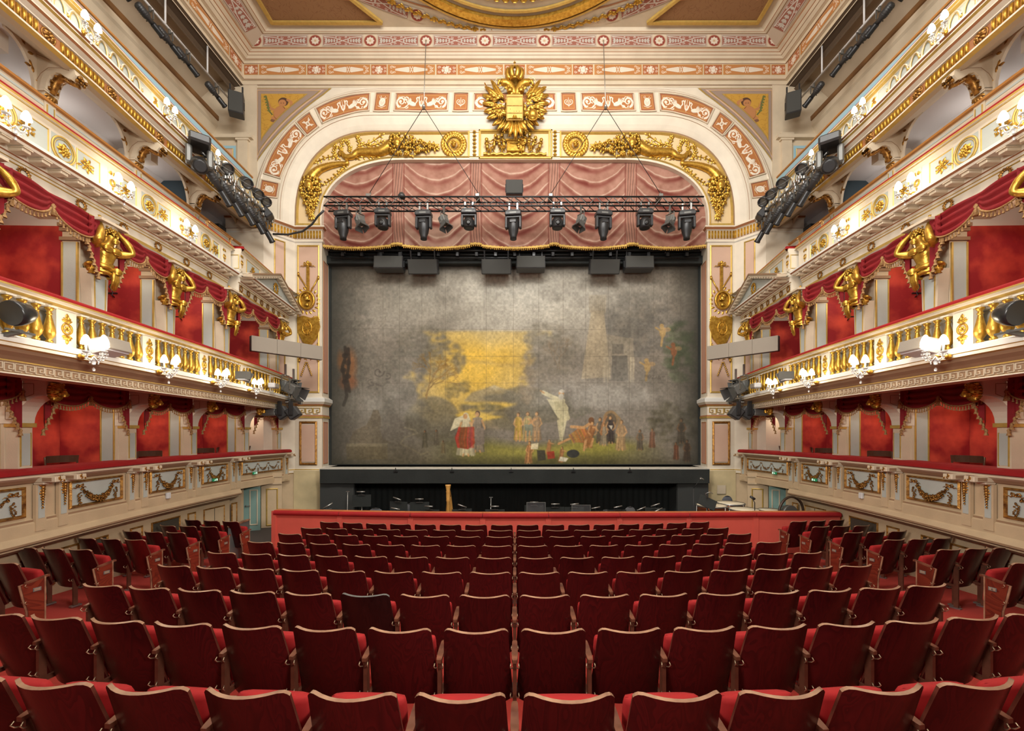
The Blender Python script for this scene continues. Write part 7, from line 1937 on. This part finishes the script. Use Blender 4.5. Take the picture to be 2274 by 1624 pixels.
# lights on the front of the top gallery
def topP(px, py, off=.35): p = C_TOP.P(C_TOP.atpx(px, off), off, 0); return Vector((p.x, p.y, zat(py, p.y)))
p0, p1 = topP(448, 338), topP(604, 486)
o = thing('gallery_pipe', 'steel lighting pipe with clamps along the left top gallery front', 'pipe'); mb = MB()
for dz in (0, -.22): mb.tube([p0+Vector((0, 0, dz)), p1+Vector((0, 0, dz))], .026, 6)
for k in range(8): p = p0.lerp(p1, (k+.5)/8); mb.bar(p, p+Vector((-.3, 0, .0)), .03)
mb.build('pipe', STEEL, o); mb = MB()
for k in range(44): p = p0.lerp(p1, rnd.random())+Vector((rnd.uniform(-.06, .1), 0, rnd.uniform(-.28, .06))); mb.bbox(p.x-.035, p.x+.035, p.y-.04, p.y+.04, p.z-.04, p.z+.04, .01)
mb.build('clamp', STEEL, o); mb = MB()
for k in range(10): p = p0.lerp(p1, k/10); q = p0.lerp(p1, min(1, k/10+.22)); mb.tube([p, (p+q)/2+Vector((.05, 0, -.25-.1*rnd.random())), q], .009, 4)
mb.build('cable', BLACKP, o); L_(o)
p = topP(443, 335); M = Matrix.Translation(p+Vector((0, 0, .1))) @ Matrix.Rotation(-.9, 4, 'Z')
o = thing('moving_head_light', 'large black moving light at the near end of the left gallery pipe', 'stage light', M); mb = MB(); mb.bbox(-.3, .3, -.2, .2, -.05, .15, .04); mb.build('base', BLACKP, o); mb = MB(); mb.bbox(-.09, .09, -.25, -.13, -.45, -.05, .03); mb.bbox(-.09, .09, .13, .25, -.45, -.05, .03); mb.build('yoke', GREYM, o); mb = MB(); mb.lathe([(.1, -.35), (.17, -.28), (.18, .1), (.15, .35), (.13, .48), (.1, .48)], 12, (0, 0, -.42), Matrix.Rotation(PI/2+.5, 3, 'Y')); mb.build('lamp_head', BLACKM, o); L_(o)
for k, (px, py) in enumerate(((503, 372), (547, 405), (572, 430), (589, 446))):
    o = thing('par_lamp', 'black par lamp on the upper left gallery pipe, %s from the near end' % num[k], 'spotlight', look(topP(px, py, .4), (.5, -.25, -.5)), 'gallery par lamps'); mb = MB(); mb.lathe([(.04, -.2), (.09, -.16), (.13, -.02), (.14, .06), (.14, .1), (.11, .1), (.10, .04)], 14); mb.build('can', BLACKP, o); mb = MB(); mb.lathe([(.105, .05), (.05, .01), (.005, 0)], 14); mb.build('reflector', STEEL, o); mb = MB(); ring(mb, (0, 0, 0), .17, .17, .01, 14); mb.build('yoke', GREYM, o); L_(o)
for k, (px, py, dx_, dy_, L) in enumerate(((485, 415, .25, .55, .85), (515, 442, .25, .6, .8), (543, 466, .25, .6, .75), (568, 489, .25, .6, .7), (588, 508, .3, .5, .75))):
    a = topP(px, py, .45); prof_spot(a, (.16, .62, -.62), L, .085, 'long black profile spotlight on the lower left gallery pipe, %s from near end' % num[k], 'gallery profile spotlights', True)
o = thing('black_floodlight', 'black box light at the far end of the left gallery pipe', 'stage light', look(topP(594, 476, .4), (.6, .2, -.7))); mb = MB(); mb.bbox(-.15, .15, -.11, .11, -.15, .13, .03); mb.build('housing', BLACKP, o); L_(o)
# pipe and spotlights in the recess below the ceiling
XP, ZP_ = -8.42, E+9.83
o = thing('ceiling_pipe', 'white lighting pipe with hangers in the recess under the left ceiling edge', 'pipe'); mb = MB(); mb.tube([(XP, 7, ZP_), (XP, 12.6, ZP_)], .028, 7)
for y_ in (8.6, 10.2, 11.6): mb.tube([(XP, y_, ZP_), (XP, y_, ZP_+.75)], .022, 6)
mb.build('pipe', WHITESP, o); L_(o)
for k, y_ in enumerate((8.9, 9.75, 10.3, 10.85, 11.9)):
    prof_spot(Vector((XP+.02, y_, ZP_-.34)), (.25, .95, -.45), .62, .08, 'black profile spotlight under the left ceiling pipe, %s from the near end' % num[k], 'ceiling pipe spotlights', True)
a = at(525, 233, 12.3); speaker('loudspeaker', 'black loudspeaker hanging at the left ceiling corner beside the cherub painting', 0, .38, 0, .3, 0, .62, 0, M=Matrix.Translation(a) @ Matrix.Rotation(.45, 4, 'Z'), gr=GRL, left=True)
# brass handrail and equipment in the last loggia bay
o = thing('brass_handrail', 'brass handrail with scroll ends above the left balcony corner', 'handrail'); mb = MB()
a, b = at(466, 492, 8.9), at(511, 530, 9.9); a.x -= .05; 
for p in (a, b): mb.tube([p+Vector((0, 0, -.35)), p], .016, 6); spiral(mb, p+Vector((.0, 0, -.03)), .05, .02, 0, .9, .014)
mb.tube([a, b], .018, 6); mb.build('rail', mat('polished_brass', srgb(214, 176, 118), .3, .8), o); L_(o)
o = thing('gallery_cables', 'black cables and equipment racks in the dark last bay of the left loggia', 'cables'); mb = MB()
for k in range(10):
    a = Vector((-8.5-.5*rnd.random(), 10.8+1.2*rnd.random(), ZT-1.0)); b = a+Vector((rnd.uniform(-.2, .2), rnd.uniform(.1, 1), rnd.uniform(-1.6, -.5))); mb.tube([a, (a+b)/2+Vector((0, 0, -.2)), b], .02, 5)
for k in range(3): mb.bbox(-8.7+.05*k, -8.4+.05*k, 10.7+.6*k, 11.0+.6*k, ZB, ZT-1.3+.1*k, .02)
mb.build('cable', BLACKP, o); L_(o)

# ================================================================ CHAIRS IN THE BOXES
CM = box_chair_mesh()
def box_chair(px, Y, off, rz, label, both=True):
    t = C_BOX.atpx(px, off) if Y is None else C_BOX.atY(Y); M = C_BOX.frame(t, off, ZR-.80) @ Matrix.Rotation(rz, 4, 'Z')
    o = thing('box_chair', label, 'chair', M, 'wooden chairs in the boxes'); obj('back_rail', CM[0], o); obj('leg_frame', CM[1], o); obj('chair_seat', CM[2], o); return o
for px, off, rz, od in ((144, -.62, 2.6, 'nearest wide'), (290, -.6, 2.9, 'half hidden behind the second pier'), (335, -.62, 2.4, 'second nearest'), (454, -.6, 2.3, 'third'), (505, -.7, 2.7, 'first of the far'), (532, -.6, 2.5, 'second of the far'), (566, -.62, 2.6, 'last')):
    o = box_chair(px, None, off, rz, 'dark wooden chair back, %s one in the left lower boxes' % od); L_(o)
# exit signs and small white boxes
GRN = mat('lit_green_sign', srgb(30, 140, 90), .5, emit=(srgb(40, 140, 90), .2))
for k, (px, py) in enumerate(((476, 1066), (565, 1051))):
    t = C_BOX.atpx(px, .04); M = C_BOX.frame(t, .04); z_ = zat(py, M.translation.y)
    o = thing('exit_sign', 'small green exit sign with white pictogram, %s' % ('on the fourth left garland panel', 'above the left doorway'), 'sign', M @ Matrix.Translation((0, 0, z_))) if False else thing('exit_sign', 'small green exit sign with white running figure, ' + ('below the fourth left garland panel', 'above the left doorway')[k], 'sign', M @ Matrix.Translation((0, 0, z_)) @ Matrix.Scale(.72, 4))
    mb = MB(); mb.bbox(-.1, .1, -.05, 0, -.045, .045, .006); mb.build('sign_case', GRN, o)
    mb = MB(); y_ = -.054; mb.box(.03, .075, y_, y_+.004, -.03, .035); mb.blob((-.025, y_, .022), (.009, .003, .009)); mb.bar((-.025, y_, .012), (-.035, y_, -.01), .012, .004)
    for a, b in (((-.035, -.01), (-.015, -.03)), ((-.035, -.01), (-.06, -.028)), ((-.025, .01), (.0, .0)), ((-.025, .01), (-.055, .0))): mb.bar((a[0], y_, a[1]), (b[0], y_, b[1]), .008, .004)
    mb.build('pictogram', mat('white_sign_print', (.8, .85, .8), .5, emit=((.8, 1, .9), .6)), o); L_(o)
t = C_BOX.atpx(373, .05); M = C_BOX.frame(t, .03); o = tag((lambda q: (q.bbox(-.045, .045, -.05, 0, -.06, .06, .008), q.build('wall_sensor', WHITESP))[1])(MB()), 'small white plastic box under the left garland panels', 'sensor'); o.matrix_world = M @ Matrix.Translation((0, 0, zat(1101, M.translation.y))); L_(o)

# ================================================================ PIT BARRIER AND ORCHESTRA THINGS
o = thing('pit_barrier', 'long red fabric barrier between front row and orchestra pit', 'barrier')
jp = [609, 754, 912, 1072, 1218, 1376, 1530, 1678, 1866]; jy = [9.75, 9.6, 9.45, 9.38, 9.38, 9.42, 9.45, 9.5, 9.5]
J = [Vector((xat(a, b), b, 0)) for a, b in zip(jp, jy)]; ztp = .925
for k in range(8):
    a, b = J[k], J[k+1]; d = b-a; M = frm(a, d); L = d.length
    mb = MB(); mb.T = M; mb.box(.0, L, 0, .06, -.3, ztp-.1); mb.build('barrier_panel', BARR, o)
    mb = MB(); mb.T = M; mb.box(-.06, .06, -.015, .06, -.3, ztp-.1); mb.build('barrier_post', BARR, o)
    mb = MB(); mb.T = M
    mb.grid([[(.004 if i == 0 else L-.004 if i == 1 else 0, y_, z_) for i in (0, 1)] for y_, z_ in ((-.0, ztp-.12), (-.04, ztp-.1), (-.05, ztp-.06), (-.035, ztp-.02), (0, ztp-.005))], smooth=True, m=0)
    mb.box(.004, L-.004, 0, .16, ztp-.03, ztp, 1); mb.build('top_rail', [REDR, mat('worn_orange_wood', srgb(200, 116, 66), .5, var=.3)], o)
mb = MB(); mb.T = frm(J[0], J[1]-J[0]); mb.box(-.05, .05, -.03, .12, -.3, ztp-.02); mb.build('barrier_post', BARR, o)
a = at(512, 1160, 8.9); b = at(554, 1148, 9.6); mb = MB(); mb.T = frm((a.x, a.y, 0), (b.x-a.x, b.y-a.y, 0)); L = ((b.x-a.x)**2+(b.y-a.y)**2)**.5
o = thing('side_partition', 'low dark grey partition board beside the left doorway', 'partition'); mb.box(0, L, 0, .05, floorz(9)-.05, .72); mb.build('board', GREYM, o); mb = MB(); mb.T = frm((a.x, a.y, 0), (b.x-a.x, b.y-a.y, 0)); mb.box(-.01, L+.01, -.01, .06, .72, .75); mb.build('top_edge', WOODT, o)
ZPF = -.5
def mstand(px, py, Y, rz, label, tilt=.0, w=.22, lamp=True):
    o = thing('music_stand', label, 'music stand', Matrix.Translation((xat(px, Y), Y, ZPF)) @ Matrix.Rotation(rz, 4, 'Z'), 'pit music stands'); h = zat(py, Y)-ZPF
    mb = MB(); mb.tube([(0, .03, 0), (0, .03, h-.15)], .014, 6)
    for k in range(3): a = 2*PI*k/3; mb.tube([(0, .03, .12), (.25*cos(a), .03+.25*sin(a), .0)], .01, 5)
    mb.build('stem', STEEL, o)
    mb = MB(); mb.box(-.25, .25, -.0, .012, h-.42, h-.1, 0, Matrix.Rotation(-.0, 3, 'X')); mb.box(-.25, .25, -.05, .0, h-.42, h-.41); mb.build('desk', BLACK, o)
    if lamp:
        mb = MB(); mb.tube([(0, .02, h-.14), (0, -.02, h-.04), (0, -.08, h-.01)], .009, 5); mb.tube([(-w/2, -.08, h-.01+tilt*w), (w/2, -.08, h-.01-tilt*w)], .018, 8); mb.bar((-w*.4, -.03, h-.1), (w*.4, -.03, h-.1), .01); mb.build('lamp', STEEL, o)
for k, (px, py, Y, rz, tl) in enumerate(((728, 1122, 10.8, .4, -.3), (803, 1091, 11.6, .1, 0), (885, 1106, 11.2, -.2, .15), (880, 1128, 10.6, 0, .1), (932, 1107, 11.3, .1, 0), (955, 1123, 10.9, -.2, 0), (1026, 1122, 10.8, .2, .2), (1099, 1123, 10.9, 0, 0), (1186, 1114, 11.1, 0, 0), (1232, 1118, 11.0, .1, 0), (1275, 1118, 11.0, 0, -.05), (1322, 1126, 10.8, 0, -.1), (1370, 1124, 10.9, .1, -.1), (1422, 1128, 10.8, 0, -.2), (1455, 1120, 11.0, -.3, -.2), (1458, 1131, 10.6, .2, -.2))):
    lab = ('leftmost one, with a bent lamp', 'tallest one, left of the harp', 'third from left, lamp tilted', 'low one below the tilted lamp', 'fifth from left with flat lamp bar', 'just left of the harp', 'just right of the harp', 'beside a thin white rod', 'behind the left clear screen', 'between the two clear screens', 'behind the right clear screen', 'right after the clear screens', 'near the centre right chair', 'with the strongly tilted lamp', 'dark desk second from right', 'rightmost low one')[k]
    mstand(px, py, Y, rz, 'black music stand with clip lamp in the pit, ' + lab, tl)
def pchair(px, py, Y, label, r=.2, col=GREYM, back=True):
    o = thing('orchestra_chair', label, 'chair', Matrix.Translation((xat(px, Y), Y, ZPF))); h = zat(py, Y)-ZPF
    mb = MB(); mb.blob((0, -.05, h-.16), (r, .04, .17), n=14, k=8); mb.build('backrest', col, o); mb = MB(); mb.blob((0, .2, .48), (.22, .22, .04), n=14, k=6); mb.build('seat', col, o)
    mb = MB(); mb.tube([(0, .2, .45), (0, .2, .08)], .025, 6); mb.bar((0, -.03, h-.25), (0, .15, .45), .04, .02)
    for k in range(5): a = 2*PI*k/5; mb.bar((0, .2, .1), (.28*cos(a), .2+.28*sin(a), .03), .03)
    mb.build('base', BLACKM, o)
DG = mat('grey_fabric', (.09, .09, .095), .9)
pchair(836, 1128, 10.6, 'dark grey round chair back low in the pit, left of the harp', .2, DG); pchair(913, 1118, 11.4, 'grey oval chair back behind the fifth music stand', .18, DG); pchair(1398, 1125, 11.6, 'dark round chair back in the right part of pit', .16, DG); pchair(1345, 1131, 11.6, 'low dark chair back right of the clear screens', .14, DG)
pchair(1613, 1101, 11.7, 'blue-grey office chair behind the timpani beside the ochre wall', .15, mat('blue_grey_fabric', srgb(84, 86, 92), .9))
# harp
o = thing('concert_harp', 'golden wooden concert harp column rising above the pit barrier', 'harp', Matrix.Translation((xat(995, 10.6), 10.6, ZPF))); H_ = zat(1077, 10.6)-ZPF
HW = mat('harp_maple', srgb(214, 160, 84), .4, var=.2, vscale=12)
mb = MB(); mb.lathe([(.1, 0), (.1, .05), (.055, .1), (.045, .5), (.04, H_-.42), (.05, H_-.4), (.045, H_-.36), (.05, H_-.25), (.045, H_-.2), (.055, H_-.18), (.045, H_-.14), (.065, H_-.03), (.07, H_), (.04, H_)], 14); mb.build('column', HW, o)
mb = MB(); rows = []
for z_, w in ((.1, .22), (.6, .16), (1.1, .1), (H_-.32, .05)): rows.append([(-w, .1+.3*(1-z_/H_), z_), (w, .1+.3*(1-z_/H_), z_), (w*.7, .25+.45*(1-z_/H_), z_), (-w*.7, .25+.45*(1-z_/H_), z_)])
mb.grid(rows, cv=True, smooth=False); mb.build('soundbox', HW, o)
mb = MB(); mb.tube([(0, 0, H_-.08), (0, .15, H_-.16), (0, .3, H_-.3), (0, .38, H_-.35)], [.04, .035, .035, .03], 7); mb.box(-.045, -.035, .02, .3, H_-.34, H_-.12, 1); mb.build('neck', [HW, STEEL], o)
mb = MB()
for k in range(14): y_ = .05+.022*k; mb.tube([(0, y_, H_-.15-.012*k), (0, y_+.05, .3+.06*k)], .003, 3, caps=False)
mb.build('strings', STEEL, o)
# timpani and percussion
for k, (px, py, Y, r, lab) in enumerate(((1580, 1117, 10.3, .34, 'nearest the black pit wall'), (1622, 1112, 11.0, .33, 'behind the office chair'), (1652, 1126, 10.2, .33, 'in the middle, partly covered'), (1712, 1128, 10.6, .28, 'rightmost with pale skin'))):
    z_ = zat(py+6, Y); o = thing('kettle_drum', 'copper kettle drum with pale skin, ' + lab, 'drum', Matrix.Translation((xat(px, Y), Y, z_)), 'timpani right of the pit')
    mb = MB(); mb.lathe([(.05, -.5), (r*.6, -.42), (r*.9, -.25), (r, -.05), (r, -.01)], 24); mb.build('kettle', mat('copper', srgb(150, 84, 54), .35, .7), o)
    mb = MB(); mb.lathe([(r*1.0, -.0), (r*.98, .012), (.01, .014)], 24); mb.build('drum_skin', mat('calf_skin', srgb(226, 216, 190), .6, var=.1), o)
    mb = MB(); mb.lathe([(r*1.0, -.02), (r*1.05, -.015), (r*1.05, .015), (r*.99, .02)], 24, caps=False)
    for j in range(6): a = 2*PI*j/6; mb.tube([(r*1.06*cos(a), r*1.06*sin(a), 0), (r*1.06*cos(a), r*1.06*sin(a), -.3), (r*.4*cos(a), r*.4*sin(a), ZPF-z_)], .01, 5)
    mb.build('hoop', STEEL, o)
o = thing('large_music_stand', 'large black desk standing beside the first kettle drum', 'music stand', Matrix.Translation((xat(1566, 10), 10.0, ZPF))); h = zat(1098, 10)-ZPF
mb = MB(); mb.box(-.2, .2, 0, .015, -.12, .14, 0, Matrix.Rotation(-.5, 3, 'X') @ Matrix.Rotation(.5, 3, 'Y'), (0.05, 0, h-.2)); mb.build('desk', BLACK, o); mb = MB(); mb.tube([(.05, .02, 0), (.05, .02, h-.2)], .014, 6); mb.tube([(.05, .0, h-.1), (.0, -.02, h+.02), (.08, -.05, h+.06), (.16, -.05, h+.02)], .01, 5); mb.build('stem', STEEL, o)
o = thing('microphone_stand', 'slanted black microphone stand in front of the stage corner', 'microphone', Matrix.Translation((xat(1540, 10.9), 10.9, ZPF))); a = at(1540, 1085, 10.9)-at(1540, 1085, 10.9); b = Vector((xat(1556, 10.9)-xat(1540, 10.9), 0, zat(1062, 10.9)-ZPF)); c = Vector((0, 0, zat(1085, 10.9)-ZPF))
mb = MB(); mb.tube([(0, 0, 0), c], .01, 5); mb.tube([c, b], .008, 5); mb.build('stand', BLACKM, o); mb = MB(); mb.tube([b, b+Vector((.08, 0, -.04))], .018, 6); mb.blob(b, .03); mb.build('microphone', STEEL, o)
o = thing('microphone_stand', 'black microphone on a bent stand right of the drums', 'microphone', Matrix.Translation((xat(1676, 10.0), 10.0, ZPF))); b = zat(1107, 10)-ZPF; mb = MB(); mb.tube([(0, 0, 0), (0, 0, b-.1), (-.06, 0, b)], .01, 5); mb.build('stand', BLACKM, o); mb = MB(); mb.tube([(-.1, 0, b+.04), (.0, 0, b-.02)], .03, 8); mb.build('microphone', BLACKP, o)
o = thing('drum_hoop', 'large dark hoop drum leaning by the right wall behind the barrier', 'drum', Matrix.Translation((xat(1760, 9.8), 9.85, zat(1140, 9.8))) @ Matrix.Rotation(.3, 4, 'Z')); mb = MB(); ring(mb, (0, 0, 0), .37, .37, .03, 30); mb.build('hoop', mat('dark_hoop', srgb(58, 44, 34), .4), o); mb = MB(); mb.lathe([(.22, -.05), (.22, .05)], 20, (0, .05, -.05), Matrix.Rotation(PI/2, 3, 'X')); mb.build('drum_body', GREYM, o)
for k, (a, b, c) in enumerate(((1170, 1211, 1116), (1270, 1311, 1122))):
    o = thing('clear_screen', 'clear acrylic screen in the pit, ' + ('the taller left one', 'the lower right one')[k], 'screen', Matrix.Translation((xat((a+b)/2, 10.4), 10.4, ZPF))); h = zat(c, 10.4)-ZPF; w = (b-a)/90.4/2
    mb = MB(); mb.box(-w, w, 0, .008, .5, h); mb.build('acrylic_sheet', GLASSC, o); mb = MB(); 
    for s_ in (-1, 1): mb.box(s_*w-.008, s_*w+.008, -.01, .02, 0, h)
    mb.box(-w, w, -.004, .012, h-.008, h+.004); mb.build('frame', GREYM, o)
for k, (px, y0_, Y, lab) in enumerate(((769, 1092, 11.2, 'left of the tallest music stand'), (1087, 1105, 11.0, 'right of the harp'))):
    o = thing('pole', 'thin pale microphone pole, ' + lab, 'pole', Matrix.Translation((xat(px, Y), Y, ZPF))); h = zat(y0_, Y)-ZPF; mb = MB(); mb.tube([(0, 0, 0), (.04, 0, h)], .008, 5); mb.bar((0, 0, h), (.08, 0, h), .02); mb.build('rod', STEEL, o)

# ================================================================ STALLS SEATS
SMh = build_seat_meshes()
seat_n = 0
def seat(x, y, rz, label, group, variant='back', right=False, endp=0):
    global seat_n; seat_n += 1
    o = thing('theatre_seat', label, 'seat', Matrix.Translation((x, y, floorz(y))) @ Matrix.Rotation(rz+random.uniform(-.012, .012), 4, 'Z'), group)
    obj('backrest', SMh[variant], o); obj('back_pad', SMh['pad'], o); obj('tip_up_cushion', SMh['cush'], o)
    for sx in ([-1, 1] if right else [-1]):
        T = Matrix.Translation((sx*.26, 0, 0))
        if endp == sx:
            q = obj('end_panel', SMh['endp'], o, Matrix.Translation((sx*.262, 0, 0))); obj('panel_edge', SMh['ende'], q)
            P = Matrix.Translation((sx*.262, 0, 0)) @ (Matrix.Rotation(PI, 4, 'Z') @ Matrix.Translation((0, -.45, 0)) if sx < 0 else Matrix.Identity(4)); obj('number_plate', SMh['plate'], q, Matrix.Translation((0, 0, 0)) @ (Matrix.Diagonal((sx, 1, 1, 1))))
        else: 
            obj('standard', SMh['leg'], o, T); obj('foot_plate', SMh['foot'], o, T)
        obj('armrest', SMh['arm'], o, T); obj('hinge_hook', SMh['hook'], o, T)
    return o
RR = 22.0; YROW = [8.43, 7.63, 6.86, 6.01, 5.16, 4.38, 3.547, 2.76, 1.93]
rown = ['front row by the pit barrier', 'second row from the pit', 'third row from the pit', 'fourth row from the pit', 'middle row', 'sixth row from the pit', 'third row from the camera', 'second row from the camera', 'nearest row']
cardn = ('first', 'second', 'third', 'fourth', 'fifth', 'sixth', 'seventh', 'eighth')
for r, Yc in enumerate(YROW):
    for side in (-1, 1):
        for k in range(8):
            s_ = side*(.26+.52*k); th = s_/RR; x = RR*sin(th); y = Yc+.1+RR*(1-cos(th))
            if r == 8 and k > 5: continue
            if r == 7 and k > 7: continue
            var = 'back'
            lab = 'dark red wooden seat'
            if r == 6 and side == -1 and k == 2: var = 'backb'; lab = 'nearly black seat'
            seat(x, y, th, '%s, %s %s of the centre gap, %s' % (lab, cardn[k], 'left' if side < 0 else 'right', rown[r]), 'centre block, ' + rown[r], var, right=(side > 0 or k == 0) and (k == 7 or (side < 0 and k == 0) or side > 0) and (k == 7 or side < 0), endp=0)
YS = [(8.85, 3), (8.2, 3), (7.4, 3), (6.6, 3), (5.76, 3), (4.9, 3)]
srow = ['farthest row', 'second farthest row', 'third farthest row', 'third nearest row', 'second nearest row', 'nearest row']
for r, (Yt, n) in enumerate(YS):
    for side in (-1, 1):
        for k in range(n):
            ax = 6.0+.46*k; th = side*math.asin(ax/RR)*.95; x = side*ax; y = Yt+.1+.075*k
            var = 'backr' if (r == 3 and k == 0 and side < 0) else 'back'
            seat(x, y, th, 'dark red wooden seat, %s from the aisle in the %s, %s side block' % (cardn[k], srow[r], 'left' if side < 0 else 'right'), 'side block, ' + srow[r], var, right=True if k == 0 else side > 0, endp=-side if k == 0 else 0)
# the one readable seat number (6) on the nearest right-hand end panel
tx = bpy.data.curves.new('seat_number', 'FONT'); tx.body = '6'; tx.size = .034; tx.extrude = .0008; tx.align_x = 'CENTER'; tx.align_y = 'CENTER'
ob = bpy.data.objects.new('seat_number', tx); COL.objects.link(ob); bpy.context.view_layer.update()
me_ = bpy.data.meshes.new_from_object(ob.evaluated_get(bpy.context.evaluated_depsgraph_get())); bpy.data.objects.remove(ob); ob = obj('seat_number', me_); me_.materials.append(BLACKM)
for o in COL.objects:
    if o.get('label') == 'dark red wooden seat, first from the aisle in the nearest row, right side block':
        for c in o.children:
            if c.name.startswith('end_panel'): ob.parent = c
        ob.matrix_local = Matrix.Translation((-.0235, .1275, .512)) @ Matrix.Rotation(-PI/2, 4, 'Z') @ Matrix.Rotation(PI/2, 4, 'X'); break
mirror_all()
bpy.context.view_layer.update()
